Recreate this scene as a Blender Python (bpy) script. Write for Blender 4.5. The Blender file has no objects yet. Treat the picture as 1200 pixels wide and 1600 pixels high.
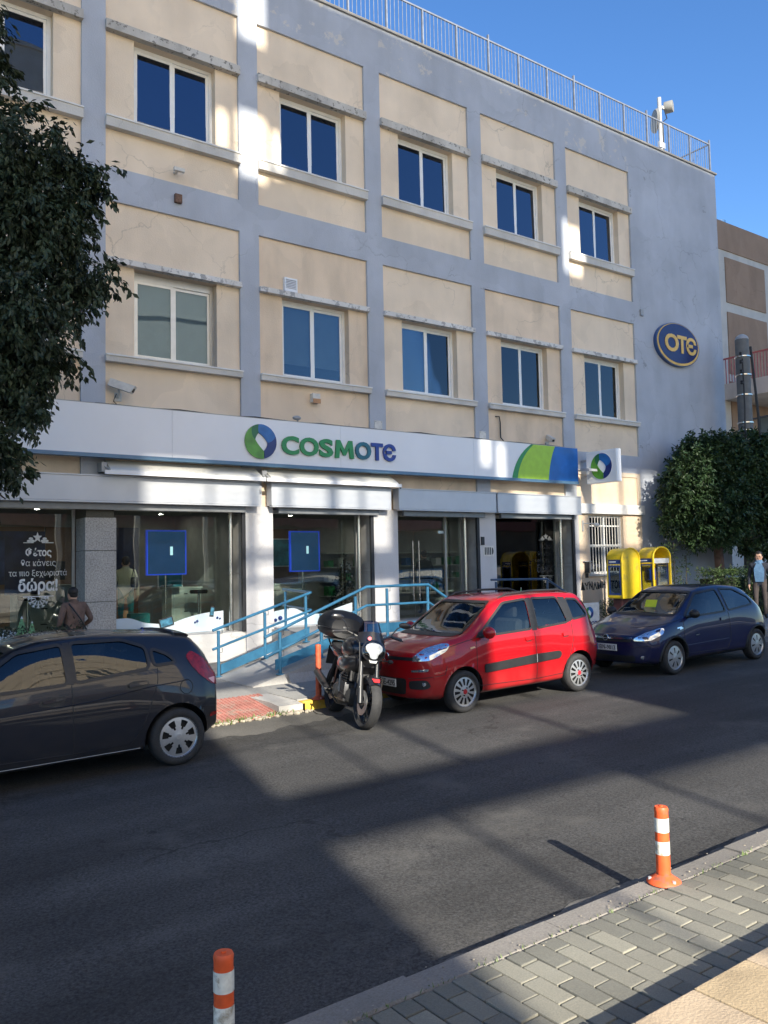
import bpy, bmesh, math, random
from math import sin, cos, pi, radians, sqrt, atan2, hypot
from mathutils import Vector, Matrix, geometry, noise
from mathutils.bvhtree import BVHTree
random.seed(7)
S = bpy.context.scene
COL = S.collection

# ------------------------------------------------------------------ camera
cam_d = bpy.data.cameras.new('camera'); cam = bpy.data.objects.new('camera', cam_d); COL.objects.link(cam)
yaw, pitch, roll = radians(35.617), radians(3.542), radians(-1.159)
fwd = Vector((sin(yaw)*cos(pitch), cos(yaw)*cos(pitch), sin(pitch)))
rgt0 = Vector((cos(yaw), -sin(yaw), 0)); up0 = rgt0.cross(fwd)
rgt = rgt0*cos(roll) + up0*sin(roll); up = up0*cos(roll) - rgt0*sin(roll)
cam.matrix_world = Matrix(((rgt.x, up.x, -fwd.x, 0), (rgt.y, up.y, -fwd.y, 0), (rgt.z, up.z, -fwd.z, 2.2), (0, 0, 0, 1)))
cam_d.sensor_fit = 'VERTICAL'; cam_d.sensor_height = 24; cam_d.lens = 19.5; cam_d.clip_end = 3000; cam_d.clip_start = 0.05
S.camera = cam
# ------------------------------------------------------------------ sky and sun
SUN_AZ, SUN_EL = 13.0, 25.0          # light travels towards +Y, 13 degrees towards +X
W = bpy.data.worlds.new('World'); S.world = W; W.use_nodes = True
wn = W.node_tree.nodes; wl = W.node_tree.links
sky = wn.new('ShaderNodeTexSky'); sky.sky_type = 'NISHITA'; sky.sun_disc = False
sky.sun_elevation = radians(SUN_EL); sky.sun_rotation = radians(180+SUN_AZ)
sky.air_density = 1.0; sky.dust_density = 0.0; sky.ozone_density = 3.0
hs = wn.new('ShaderNodeHueSaturation'); hs.inputs['Saturation'].default_value = 1.2; hs.inputs['Hue'].default_value = .507; hs.inputs['Value'].default_value = 1.12
wl.new(sky.outputs[0], hs.inputs['Color']); wl.new(hs.outputs[0], wn['Background'].inputs[0]); wn['Background'].inputs[1].default_value = 0.082
sd = bpy.data.lights.new('sun', 'SUN'); sd.energy = 4.6; sd.angle = radians(0.53); sd.color = (1.0, 0.93, 0.80)
sun = bpy.data.objects.new('sun', sd); COL.objects.link(sun)
ldir = Vector((sin(radians(SUN_AZ))*cos(radians(SUN_EL)), cos(radians(SUN_AZ))*cos(radians(SUN_EL)), -sin(radians(SUN_EL))))
sun.rotation_euler = ldir.to_track_quat('-Z', 'Y').to_euler(); sun.location = (-5, -20, 30)
S.view_settings.view_transform = 'Standard'; S.view_settings.look = 'None'; S.view_settings.gamma = 1
S.view_settings.exposure = 1.45

# ------------------------------------------------------------------ helpers
SL = 0.02
def gz(x):                       # the street climbs gently to the right
    return SL*max(-40, min(70, x))
ORG = {}
def tag(o, label, cat=None, group=None, kind=None):
    if label: o['label'] = label
    if cat: o['category'] = cat
    if group: o['group'] = group
    if kind: o['kind'] = kind
    return o
def thing(name, loc, label, cat, group=None, rotz=0):
    o = bpy.data.objects.new(name, None); COL.objects.link(o); o.empty_display_size = .2
    o.location = loc; o.rotation_euler = (0, 0, rotz); ORG[o.name] = Vector(loc)
    return tag(o, label, cat, group)
class MB:
    def __init__(s): s.v = []; s.f = []; s.mi = []
    def add(s, vs, fs, m=0):
        b = len(s.v); s.v += [Vector(p) for p in vs]; s.f += [tuple(b+i for i in f) for f in fs]; s.mi += [m]*len(fs); return s
    def box(s, x0, x1, y0, y1, z0, z1, m=0):
        if x0 > x1: x0, x1 = x1, x0
        if y0 > y1: y0, y1 = y1, y0
        if z0 > z1: z0, z1 = z1, z0
        return s.add([(x0,y0,z0),(x1,y0,z0),(x1,y1,z0),(x0,y1,z0),(x0,y0,z1),(x1,y0,z1),(x1,y1,z1),(x0,y1,z1)],
            [(3,2,1,0),(4,5,6,7),(0,1,5,4),(1,2,6,5),(2,3,7,6),(3,0,4,7)], m)
    def bbox(s, x0, x1, y0, y1, z0, z1, b=.01, m=0):     # box with chamfered edges
        if x0 > x1: x0, x1 = x1, x0
        if y0 > y1: y0, y1 = y1, y0
        if z0 > z1: z0, z1 = z1, z0
        bm = bmesh.new(); bmesh.ops.create_cube(bm, size=1)
        for v in bm.verts:
            v.co = Vector(((x0+x1)/2+v.co.x*(x1-x0), (y0+y1)/2+v.co.y*(y1-y0), (z0+z1)/2+v.co.z*(z1-z0)))
        bmesh.ops.bevel(bm, geom=bm.edges[:], offset=b, segments=2, affect='EDGES', profile=.6)
        bm.verts.index_update()
        s.add([v.co.copy() for v in bm.verts], [[v.index for v in f.verts] for f in bm.faces], m); bm.free(); return s
    def quad(s, a, b, c, d, m=0): return s.add([a,b,c,d], [(0,1,2,3)], m)
    def tube(s, pts, r, n=8, cap=True, m=0, closed=False):
        pts = [Vector(p) for p in pts]; rs = r if isinstance(r, (list, tuple)) else [r]*len(pts)
        b = len(s.v); k = len(pts); ref = None
        for i, p in enumerate(pts):
            if closed: d = pts[(i+1) % k]-pts[i-1]
            else: d = pts[min(i+1, k-1)]-pts[max(i-1, 0)]
            if d.length < 1e-9: d = Vector((0,0,1))
            d.normalize()
            if ref is None:
                ref = Vector((0,0,1)) if abs(d.z) < .9 else Vector((1,0,0))
            a = ref - d*ref.dot(d)
            if a.length < 1e-6: a = d.orthogonal()
            a.normalize(); ref = a; c = d.cross(a)
            for j in range(n):
                t = 2*pi*j/n; s.v.append(p+(a*cos(t)+c*sin(t))*rs[i])
        for i in range(k if closed else k-1):
            i2 = (i+1) % k
            for j in range(n):
                j2 = (j+1) % n
                s.f.append((b+i*n+j, b+i*n+j2, b+i2*n+j2, b+i2*n+j)); s.mi.append(m)
        if cap and not closed:
            s.f.append(tuple(b+j for j in reversed(range(n)))); s.mi.append(m)
            s.f.append(tuple(b+(k-1)*n+j for j in range(n))); s.mi.append(m)
        return s
    def lathe(s, prof, n=24, M=None, m=0, cap=False):     # prof: (radius, height) about local Z
        b = len(s.v); k = len(prof)
        for r, z in prof:
            for j in range(n):
                t = 2*pi*j/n; p = Vector((r*cos(t), r*sin(t), z)); s.v.append(M @ p if M else p)
        for i in range(k-1):
            for j in range(n):
                j2 = (j+1) % n; s.f.append((b+i*n+j, b+i*n+j2, b+(i+1)*n+j2, b+(i+1)*n+j)); s.mi.append(m)
        if cap:
            s.f.append(tuple(b+j for j in reversed(range(n)))); s.mi.append(m)
            s.f.append(tuple(b+(k-1)*n+j for j in range(n))); s.mi.append(m)
        return s
    def prism(s, poly, f, d, m=0):        # poly: 2D points; f(u, v, w) -> 3D, w in (0, d)
        n = len(poly); b = len(s.v)
        for w in (0, d):
            for u, v in poly: s.v.append(Vector(f(u, v, w)))
        s.f.append(tuple(b+i for i in range(n))); s.f.append(tuple(b+n+i for i in reversed(range(n)))); s.mi += [m, m]
        for i in range(n):
            j = (i+1) % n; s.f.append((b+j, b+i, b+n+i, b+n+j)); s.mi.append(m)
        return s
    def ellipsoid(s, c, r, nu=12, nv=8, m=0, M=None):
        b = len(s.v); c = Vector(c)
        for i in range(nv+1):
            ph = pi*i/nv
            for j in range(nu):
                t = 2*pi*j/nu; p = Vector((r[0]*sin(ph)*cos(t), r[1]*sin(ph)*sin(t), r[2]*cos(ph)))
                s.v.append(c + (M @ p if M else p))
        for i in range(nv):
            for j in range(nu):
                j2 = (j+1) % nu; s.f.append((b+i*nu+j, b+(i+1)*nu+j, b+(i+1)*nu+j2, b+i*nu+j2)); s.mi.append(m)
        return s
def org_of(p):
    return ORG.get(p.name, Vector((0,0,0))) if p else Vector((0,0,0))
def part(name, mb, mat, parent=None, smooth=False, local=False, fix=True, label=None):
    """links one mesh object; vertices are given in world space and moved into the parent's space"""
    me = bpy.data.meshes.new(name)
    o0 = Vector((0,0,0)) if local else org_of(parent)
    me.from_pydata([tuple(v-o0) for v in mb.v], [], mb.f)
    mats = mat if isinstance(mat, (list, tuple)) else [mat]
    for q in mats: me.materials.append(q)
    if len(mats) > 1: me.polygons.foreach_set('material_index', mb.mi)
    if fix:
        bm = bmesh.new(); bm.from_mesh(me); bmesh.ops.recalc_face_normals(bm, faces=bm.faces[:]); bm.to_mesh(me); bm.free()
    if smooth:
        me.polygons.foreach_set('use_smooth', [True]*len(me.polygons))
        if smooth != 'all':
            try: me.set_sharp_from_angle(angle=radians(smooth if smooth is not True else 40))
            except Exception: pass
    me.update()
    o = bpy.data.objects.new(name, me); COL.objects.link(o)
    if parent is not None:
        o.parent = parent; ORG[o.name] = o0
    else: ORG[o.name] = Vector((0,0,0))
    if label: o['label'] = label
    return o
def base(o, p):           # move a one-mesh thing's origin to p without moving the mesh
    p = Vector(p); o.data.transform(Matrix.Translation(-p)); o.location = p; ORG[o.name] = p; return o
def struct(name, mb, mat, **k):
    o = part(name, mb, mat, None, **k); o['kind'] = 'structure'; return o
def clone(o, parent=None):
    c = o.copy(); COL.objects.link(c); ORG[c.name] = ORG.get(o.name, Vector((0,0,0))); c.parent = parent
    for ch in list(o.children): clone(ch, c)
    return c
def share(name, src, parent, loc=(0,0,0), rot=None):   # one more piece that uses src's mesh
    o = bpy.data.objects.new(name, src if isinstance(src, bpy.types.Mesh) else src.data); COL.objects.link(o)
    o.parent = parent; o.location = loc
    if rot: o.rotation_euler = rot
    return o
def text_mesh(s, size, extrude=0.0, bold=0.0, align='LEFT', width=1.0, shear=0.0, spacing=1.0):
    c = bpy.data.curves.new('txt', 'FONT'); c.body = s; c.size = size; c.extrude = extrude; c.offset = bold
    c.align_x = align; c.shear = shear; c.space_character = spacing; c.resolution_u = 4
    o = bpy.data.objects.new('txt', c); COL.objects.link(o); bpy.context.view_layer.update()
    me = bpy.data.meshes.new_from_object(o.evaluated_get(bpy.context.evaluated_depsgraph_get()))
    bpy.data.objects.remove(o); bpy.data.curves.remove(c)
    if width != 1.0: me.transform(Matrix.Diagonal((width,1,1,1)))
    return me
def text_part(name, s, size, M, mat, parent=None, **k):
    me = text_mesh(s, size, **k)
    me.transform(Matrix.Translation(-org_of(parent)) @ M); me.materials.clear(); me.materials.append(mat)
    o = bpy.data.objects.new(name, me); COL.objects.link(o); o.parent = parent; ORG[o.name] = org_of(parent)
    return o
def face_M(x, y, z, ang=0):      # text plane facing -Y, reading towards +X
    return Matrix.Translation((x,y,z)) @ Matrix.Rotation(ang, 4, 'Z') @ Matrix.Rotation(pi/2, 4, 'X')

# ------------------------------------------------------------------ materials
MATS = {}
def mat(name, col, rough=.6, metal=0., var=.12, scale=6., bump=0., bscale=60., spec=.5, coat=0., dirt=None, dirt_scale=2., dirt_amt=.5, emit=None, estr=1., alpha=1., detail=4):
    if name in MATS: return MATS[name]
    m = bpy.data.materials.new(name); m.use_nodes = True; MATS[name] = m
    nt = m.node_tree; n = nt.nodes; l = nt.links; b = n['Principled BSDF']
    b.inputs['Roughness'].default_value = rough; b.inputs['Metallic'].default_value = metal
    b.inputs['Specular IOR Level'].default_value = spec; b.inputs['Coat Weight'].default_value = coat
    if coat: b.inputs['Coat Roughness'].default_value = .03
    tc = n.new('ShaderNodeTexCoord'); geo = n.new('ShaderNodeNewGeometry')
    c = (*col, 1)
    if var > 0:
        t = n.new('ShaderNodeTexNoise'); t.inputs['Scale'].default_value = scale; t.inputs['Detail'].default_value = detail
        l.new(geo.outputs['Position'], t.inputs['Vector'])
        r = n.new('ShaderNodeMapRange'); r.inputs[1].default_value = .3; r.inputs[2].default_value = .7
        r.inputs[3].default_value = 1-var; r.inputs[4].default_value = 1+var; l.new(t.outputs[0], r.inputs[0])
        mx = n.new('ShaderNodeMix'); mx.data_type = 'RGBA'; mx.blend_type = 'MULTIPLY'; mx.inputs[0].default_value = 1
        mx.inputs[6].default_value = c; l.new(r.outputs[0], mx.inputs[7]); out = mx.outputs[2]
        if dirt:
            t2 = n.new('ShaderNodeTexNoise'); t2.inputs['Scale'].default_value = dirt_scale; t2.inputs['Detail'].default_value = 8
            t2.inputs['Roughness'].default_value = .65; l.new(geo.outputs['Position'], t2.inputs['Vector'])
            r2 = n.new('ShaderNodeMapRange'); r2.inputs[1].default_value = .62-dirt_amt*.25; r2.inputs[2].default_value = .70-dirt_amt*.2
            l.new(t2.outputs[0], r2.inputs[0])
            m2 = n.new('ShaderNodeMix'); m2.data_type = 'RGBA'; l.new(r2.outputs[0], m2.inputs[0])
            l.new(out, m2.inputs[6]); m2.inputs[7].default_value = (*dirt, 1); out = m2.outputs[2]
        l.new(out, b.inputs['Base Color'])
    else: b.inputs['Base Color'].default_value = c
    if bump:
        t3 = n.new('ShaderNodeTexNoise'); t3.inputs['Scale'].default_value = bscale; t3.inputs['Detail'].default_value = 4
        l.new(geo.outputs['Position'], t3.inputs['Vector'])
        bp = n.new('ShaderNodeBump'); bp.inputs['Strength'].default_value = bump; bp.inputs['Distance'].default_value = .02
        l.new(t3.outputs[0], bp.inputs['Height']); l.new(bp.outputs[0], b.inputs['Normal'])
    if emit:
        b.inputs['Emission Color'].default_value = (*emit, 1); b.inputs['Emission Strength'].default_value = estr
    return m
def glass_mat(name, tint=(.8,.88,.9), refl=1.0, rough=.0, ior=1.5, gcol=(1,1,1)):
    if name in MATS: return MATS[name]
    m = bpy.data.materials.new(name); m.use_nodes = True; MATS[name] = m
    nt = m.node_tree; n = nt.nodes; l = nt.links; n.clear()
    o = n.new('ShaderNodeOutputMaterial'); mx = n.new('ShaderNodeMixShader'); tr = n.new('ShaderNodeBsdfTransparent')
    gl = n.new('ShaderNodeBsdfGlossy'); fr = n.new('ShaderNodeFresnel'); fr.inputs[0].default_value = ior
    tr.inputs[0].default_value = (*tint, 1); gl.inputs['Roughness'].default_value = rough; gl.inputs[0].default_value = (*gcol, 1)
    geo = n.new('ShaderNodeNewGeometry')
    t = n.new('ShaderNodeTexNoise'); t.inputs['Scale'].default_value = .9; t.inputs['Detail'].default_value = 1
    l.new(geo.outputs['Position'], t.inputs['Vector'])
    bp = n.new('ShaderNodeBump'); bp.inputs['Strength'].default_value = .06; bp.inputs['Distance'].default_value = .05
    l.new(t.outputs[0], bp.inputs['Height']); l.new(bp.outputs[0], gl.inputs['Normal'])
    mm = n.new('ShaderNodeMath'); mm.operation = 'MULTIPLY'; mm.inputs[1].default_value = refl; mm.use_clamp = True
    l.new(fr.outputs[0], mm.inputs[0]); l.new(mm.outputs[0], mx.inputs[0]); l.new(tr.outputs[0], mx.inputs[1]); l.new(gl.outputs[0], mx.inputs[2])
    l.new(mx.outputs[0], o.inputs[0]); return m
S.cycles.max_bounces = 7; S.cycles.diffuse_bounces = 3; S.cycles.glossy_bounces = 4; S.cycles.transmission_bounces = 4; S.cycles.transparent_max_bounces = 12
S.cycles.caustics_reflective = False; S.cycles.caustics_refractive = False; S.cycles.use_denoising = True
S.cycles.sample_clamp_indirect = 6
# ------------------------------------------------------------------ surface materials
def facade_mat(name, col, peel, amt=.3, streak=.25, scale=1.6, zlo=None):
    m = mat(name, col, rough=.85, var=.07, scale=1.1, bump=.25, bscale=35., spec=.25)
    nt = m.node_tree; n = nt.nodes; l = nt.links; b = n['Principled BSDF']
    src = b.inputs['Base Color'].links[0].from_socket
    geo = n.new('ShaderNodeNewGeometry'); mp = n.new('ShaderNodeMapping'); mp.inputs['Scale'].default_value = (1.1, 1.1, .3)
    l.new(geo.outputs['Position'], mp.inputs['Vector'])
    st = n.new('ShaderNodeTexNoise'); st.inputs['Scale'].default_value = 1.3; st.inputs['Detail'].default_value = 6; l.new(mp.outputs[0], st.inputs['Vector'])
    r = n.new('ShaderNodeMapRange'); r.inputs[1].default_value = .45; r.inputs[2].default_value = .75; r.inputs[3].default_value = 1; r.inputs[4].default_value = 1-streak
    l.new(st.outputs[0], r.inputs[0])
    mx = n.new('ShaderNodeMix'); mx.data_type = 'RGBA'; mx.blend_type = 'MULTIPLY'; mx.inputs[0].default_value = 1
    l.new(src, mx.inputs[6]); l.new(r.outputs[0], mx.inputs[7])
    p = n.new('ShaderNodeTexNoise'); p.inputs['Scale'].default_value = scale; p.inputs['Detail'].default_value = 9; p.inputs['Roughness'].default_value = .7
    l.new(geo.outputs['Position'], p.inputs['Vector'])
    r2 = n.new('ShaderNodeMapRange'); t = .74-amt*.25; r2.inputs[1].default_value = t; r2.inputs[2].default_value = t+.012; l.new(p.outputs[0], r2.inputs[0])
    m2 = n.new('ShaderNodeMix'); m2.data_type = 'RGBA'; l.new(r2.outputs[0], m2.inputs[0]); l.new(mx.outputs[2], m2.inputs[6]); m2.inputs[7].default_value = (*peel, 1)
    # hairline cracks and filled repairs
    w1 = n.new('ShaderNodeTexNoise'); w1.inputs['Scale'].default_value = 1.7; w1.inputs['Detail'].default_value = 5; l.new(geo.outputs['Position'], w1.inputs['Vector'])
    ad = n.new('ShaderNodeVectorMath'); ad.operation = 'MULTIPLY_ADD'; l.new(w1.outputs['Color'], ad.inputs[0]); ad.inputs[1].default_value = (.9,.9,.9); l.new(geo.outputs['Position'], ad.inputs[2])
    vo = n.new('ShaderNodeTexVoronoi'); vo.feature = 'DISTANCE_TO_EDGE'; vo.inputs['Scale'].default_value = .55; l.new(ad.outputs[0], vo.inputs['Vector'])
    cr = n.new('ShaderNodeMapRange'); cr.inputs[1].default_value = .002; cr.inputs[2].default_value = .008; cr.inputs[3].default_value = .38; cr.inputs[4].default_value = 0; l.new(vo.outputs['Distance'], cr.inputs[0])
    kk = n.new('ShaderNodeTexNoise'); kk.inputs['Scale'].default_value = .45; l.new(geo.outputs['Position'], kk.inputs['Vector'])
    kr = n.new('ShaderNodeMapRange'); kr.inputs[1].default_value = .5; kr.inputs[2].default_value = .6; l.new(kk.outputs[0], kr.inputs[0])
    mu = n.new('ShaderNodeMath'); mu.operation = 'MULTIPLY'; l.new(cr.outputs[0], mu.inputs[0]); l.new(kr.outputs[0], mu.inputs[1])
    m3 = n.new('ShaderNodeMix'); m3.data_type = 'RGBA'; l.new(mu.outputs[0], m3.inputs[0]); l.new(m2.outputs[2], m3.inputs[6]); m3.inputs[7].default_value = (col[0]*.4, col[1]*.4, col[2]*.4, 1)
    rp = n.new('ShaderNodeTexVoronoi'); rp.inputs['Scale'].default_value = .8; l.new(ad.outputs[0], rp.inputs['Vector'])
    rr_ = n.new('ShaderNodeMapRange'); rr_.inputs[1].default_value = .0; rr_.inputs[2].default_value = 1.0; rr_.inputs[3].default_value = .94; rr_.inputs[4].default_value = 1.05; l.new(rp.outputs['Color'], rr_.inputs[0])
    m4 = n.new('ShaderNodeMix'); m4.data_type = 'RGBA'; m4.blend_type = 'MULTIPLY'; m4.inputs[0].default_value = 1; l.new(m3.outputs[2], m4.inputs[6]); l.new(rr_.outputs[0], m4.inputs[7])
    l.new(m4.outputs[2], b.inputs['Base Color']); return m
M_CREAM = facade_mat('cream_render', (.80,.66,.50), (.60,.51,.40), amt=.12, streak=.10)
M_CREAM2 = facade_mat('cream_render_weathered', (.78,.62,.455), (.56,.47,.36), amt=.22, streak=.26, scale=1.2)
M_BLUE = facade_mat('blue_grey_paint', (.44,.468,.52), (.30,.315,.335), amt=.32, streak=.14, scale=1.4)
M_BLUEP = facade_mat('blue_grey_paint_peeling', (.44,.468,.52), (.55,.53,.50), amt=.62, streak=.16, scale=1.9)
M_LINTEL = facade_mat('stained_lintel', (.58,.55,.50), (.20,.19,.17), amt=.66, streak=.45, scale=9.)
M_LINTEL2 = facade_mat('peeling_lintel', (.70,.68,.65), (.38,.375,.37), amt=.80, streak=.2, scale=5.)
M_SILL = facade_mat('sill_concrete', (.60,.58,.54), (.35,.34,.32), amt=.25, streak=.22, scale=3.)
M_MARBLE = mat('sill_marble', (.70,.69,.66), .5, var=.08)
M_WHITEALU = mat('white_window_frame', (.80,.80,.78), .35, var=.04)
M_ALU = mat('anodised_aluminium', (.55,.55,.53), .35, metal=.6, var=.06)
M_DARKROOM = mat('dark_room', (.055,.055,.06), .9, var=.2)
M_WPANE = glass_mat('office_glass', (.07,.13,.24), refl=4.2, gcol=(.50,.56,.70))
M_WPANE2 = glass_mat('office_glass_clear', (.58,.66,.72), refl=1.8, gcol=(.6,.8,1.))
M_WPANE3 = glass_mat('office_glass_grey', (.55,.62,.66), refl=2.2, gcol=(.62,.68,.76))
M_SHOPGLASS = glass_mat('shop_glass', (.80,.85,.83), refl=1.35)
M_BLIND = mat('roller_blind', (.62,.65,.66), .8, var=.05)
M_PAINTW = facade_mat('shop_pillar_paint', (.58,.57,.57), (.5,.5,.5), amt=.1, streak=.15)
M_PLINTH = facade_mat('white_plinth_paint', (.60,.59,.57), (.5,.48,.45), amt=.2, streak=.2)
M_SHUT = mat('painted_shutter_box', (.52,.54,.57), .4, metal=.2, var=.05, scale=2)
M_SHUTD = mat('shutter_guide_grey', (.22,.23,.24), .45, metal=.3, var=.1)
M_BLACKRAIL = mat('black_guide', (.02,.02,.022), .5, var=.1)
M_STEEL = mat('brushed_steel', (.62,.60,.56), .25, metal=1., var=.06, scale=20)
M_REVEAL = mat('reveal_marble', (.34,.33,.31), .5, var=.16, scale=5)
M_WHITE = mat('white_plastic', (.80,.81,.82), .35, var=.03)
M_BLACK = mat('black_plastic', (.018,.018,.02), .45, var=.15)
M_GREYP = mat('grey_plastic', (.35,.36,.37), .5, var=.1)
M_DIRTYW = mat('dirty_white_plastic', (.62,.60,.55), .55, var=.12, scale=10)
M_RAILGREY = mat('painted_railing', (.17,.19,.23), .5, metal=.3, var=.2, scale=8)
M_CABLE = mat('black_cable', (.015,.015,.017), .6, var=.1)
def granite_mat():
    m = mat('speckled_granite', (.42,.40,.37), .55, var=.1, scale=3)
    n = m.node_tree.nodes; l = m.node_tree.links; b = n['Principled BSDF']; src = b.inputs['Base Color'].links[0].from_socket
    v = n.new('ShaderNodeTexNoise'); v.inputs['Scale'].default_value = 38; v.inputs['Detail'].default_value = 3
    g = n.new('ShaderNodeNewGeometry'); l.new(g.outputs['Position'], v.inputs['Vector'])
    r = n.new('ShaderNodeMapRange'); r.inputs[1].default_value = .3; r.inputs[2].default_value = .62; r.inputs[3].default_value = .55; r.inputs[4].default_value = 1.12; l.new(v.outputs[0], r.inputs[0])
    x = n.new('ShaderNodeMix'); x.data_type = 'RGBA'; x.blend_type = 'MULTIPLY'; x.inputs[0].default_value = 1
    l.new(src, x.inputs[6]); l.new(r.outputs[0], x.inputs[7]); l.new(x.outputs[2], b.inputs['Base Color']); return m
M_GRANITE = granite_mat()
def ground_mat(name, col, speck=.35, sscale=90., stain=(.03,.03,.03), stain_amt=.5, big=.25, rough=.9, bump=.35):
    m = mat(name, col, rough, var=big, scale=.55, spec=.3, detail=7)
    n = m.node_tree.nodes; l = m.node_tree.links; b = n['Principled BSDF']; src = b.inputs['Base Color'].links[0].from_socket
    g = n.new('ShaderNodeNewGeometry')
    v = n.new('ShaderNodeTexNoise'); v.inputs['Scale'].default_value = sscale; v.inputs['Detail'].default_value = 4; v.inputs['Roughness'].default_value = .8
    l.new(g.outputs['Position'], v.inputs['Vector'])
    r = n.new('ShaderNodeMapRange'); r.inputs[1].default_value = .3; r.inputs[2].default_value = .7; r.inputs[3].default_value = 1-speck; r.inputs[4].default_value = 1+speck; l.new(v.outputs[0], r.inputs[0])
    x = n.new('ShaderNodeMix'); x.data_type = 'RGBA'; x.blend_type = 'MULTIPLY'; x.inputs[0].default_value = 1
    l.new(src, x.inputs[6]); l.new(r.outputs[0], x.inputs[7])
    w = n.new('ShaderNodeTexVoronoi'); w.inputs['Scale'].default_value = 3.0; w.inputs['Randomness'].default_value = 1
    ns = n.new('ShaderNodeTexNoise'); ns.inputs['Scale'].default_value = 9; l.new(g.outputs['Position'], ns.inputs['Vector'])
    ad = n.new('ShaderNodeVectorMath'); ad.operation = 'MULTIPLY_ADD'; l.new(ns.outputs['Color'], ad.inputs[0]); ad.inputs[1].default_value = (.22,.22,.22); l.new(g.outputs['Position'], ad.inputs[2])
    l.new(ad.outputs[0], w.inputs['Vector'])
    r3 = n.new('ShaderNodeMapRange'); r3.inputs[1].default_value = .06; r3.inputs[2].default_value = .10; r3.inputs[3].default_value = stain_amt; r3.inputs[4].default_value = 0; l.new(w.outputs['Distance'], r3.inputs[0])
    y = n.new('ShaderNodeMix'); y.data_type = 'RGBA'; l.new(r3.outputs[0], y.inputs[0]); l.new(x.outputs[2], y.inputs[6]); y.inputs[7].default_value = (*stain, 1)
    l.new(y.outputs[2], b.inputs['Base Color'])
    bp = n.new('ShaderNodeBump'); bp.inputs['Strength'].default_value = bump; bp.inputs['Distance'].default_value = .01
    l.new(v.outputs[0], bp.inputs['Height']); l.new(bp.outputs[0], b.inputs['Normal']); return m
M_ASPHALT = ground_mat('asphalt', (.049,.048,.0465), speck=.75, sscale=48., stain=(.02,.02,.02), stain_amt=.75, big=.22)
def road_wear(m):
    n = m.node_tree.nodes; l = m.node_tree.links; b = n['Principled BSDF']; src = b.inputs['Base Color'].links[0].from_socket
    g = n.new('ShaderNodeNewGeometry'); mp = n.new('ShaderNodeMapping'); mp.inputs['Scale'].default_value = (.10, 1.3, 1); l.new(g.outputs['Position'], mp.inputs['Vector'])
    t = n.new('ShaderNodeTexNoise'); t.inputs['Scale'].default_value = 1; t.inputs['Detail'].default_value = 5; l.new(mp.outputs[0], t.inputs['Vector'])
    r = n.new('ShaderNodeMapRange'); r.inputs[1].default_value = .3; r.inputs[2].default_value = .7; r.inputs[3].default_value = .62; r.inputs[4].default_value = 1.4; l.new(t.outputs[0], r.inputs[0])
    x = n.new('ShaderNodeMix'); x.data_type = 'RGBA'; x.blend_type = 'MULTIPLY'; x.inputs[0].default_value = 1; l.new(src, x.inputs[6]); l.new(r.outputs[0], x.inputs[7])
    # hairline cracks, only here and there
    ns = n.new('ShaderNodeTexNoise'); ns.inputs['Scale'].default_value = 2.2; ns.inputs['Detail'].default_value = 4; l.new(g.outputs['Position'], ns.inputs['Vector'])
    ad = n.new('ShaderNodeVectorMath'); ad.operation = 'MULTIPLY_ADD'; l.new(ns.outputs['Color'], ad.inputs[0]); ad.inputs[1].default_value = (.7,.7,.7); l.new(g.outputs['Position'], ad.inputs[2])
    v = n.new('ShaderNodeTexVoronoi'); v.feature = 'DISTANCE_TO_EDGE'; v.inputs['Scale'].default_value = .42; l.new(ad.outputs[0], v.inputs['Vector'])
    c = n.new('ShaderNodeMapRange'); c.inputs[1].default_value = .003; c.inputs[2].default_value = .010; c.inputs[3].default_value = .65; c.inputs[4].default_value = 0; l.new(v.outputs['Distance'], c.inputs[0])
    k = n.new('ShaderNodeTexNoise'); k.inputs['Scale'].default_value = .5; l.new(g.outputs['Position'], k.inputs['Vector'])
    kr = n.new('ShaderNodeMapRange'); kr.inputs[1].default_value = .48; kr.inputs[2].default_value = .62; l.new(k.outputs[0], kr.inputs[0])
    mm = n.new('ShaderNodeMath'); mm.operation = 'MULTIPLY'; l.new(c.outputs[0], mm.inputs[0]); l.new(kr.outputs[0], mm.inputs[1])
    y = n.new('ShaderNodeMix'); y.data_type = 'RGBA'; l.new(mm.outputs[0], y.inputs[0]); l.new(x.outputs[2], y.inputs[6]); y.inputs[7].default_value = (.018,.017,.016,1)
    # pale dusty patches and oil spots
    p = n.new('ShaderNodeTexNoise'); p.inputs['Scale'].default_value = 1.1; p.inputs['Detail'].default_value = 8; p.inputs['Roughness'].default_value = .65; l.new(g.outputs['Position'], p.inputs['Vector'])
    pr = n.new('ShaderNodeMapRange'); pr.inputs[1].default_value = .56; pr.inputs[2].default_value = .72; pr.inputs[3].default_value = 0; pr.inputs[4].default_value = .6; l.new(p.outputs[0], pr.inputs[0])
    z = n.new('ShaderNodeMix'); z.data_type = 'RGBA'; l.new(pr.outputs[0], z.inputs[0]); l.new(y.outputs[2], z.inputs[6]); z.inputs[7].default_value = (.105,.10,.09,1)
    l.new(z.outputs[2], b.inputs['Base Color'])
road_wear(M_ASPHALT)
M_GUTTER = ground_mat('dusty_gutter', (.115,.11,.10), speck=.35, sscale=50., stain=(.06,.06,.055), stain_amt=.6, big=.35)
M_SLAB = ground_mat('pavement_concrete', (.26,.255,.24), speck=.2, sscale=60., stain=(.12,.115,.105), stain_amt=.5, big=.25)
M_RAMPC = ground_mat('ramp_concrete', (.36,.35,.33), speck=.15, sscale=40., stain=(.2,.2,.19), stain_amt=.4, big=.22)
M_EARTH = ground_mat('bare_ground', (.16,.145,.12), speck=.3, sscale=8.)
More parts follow.
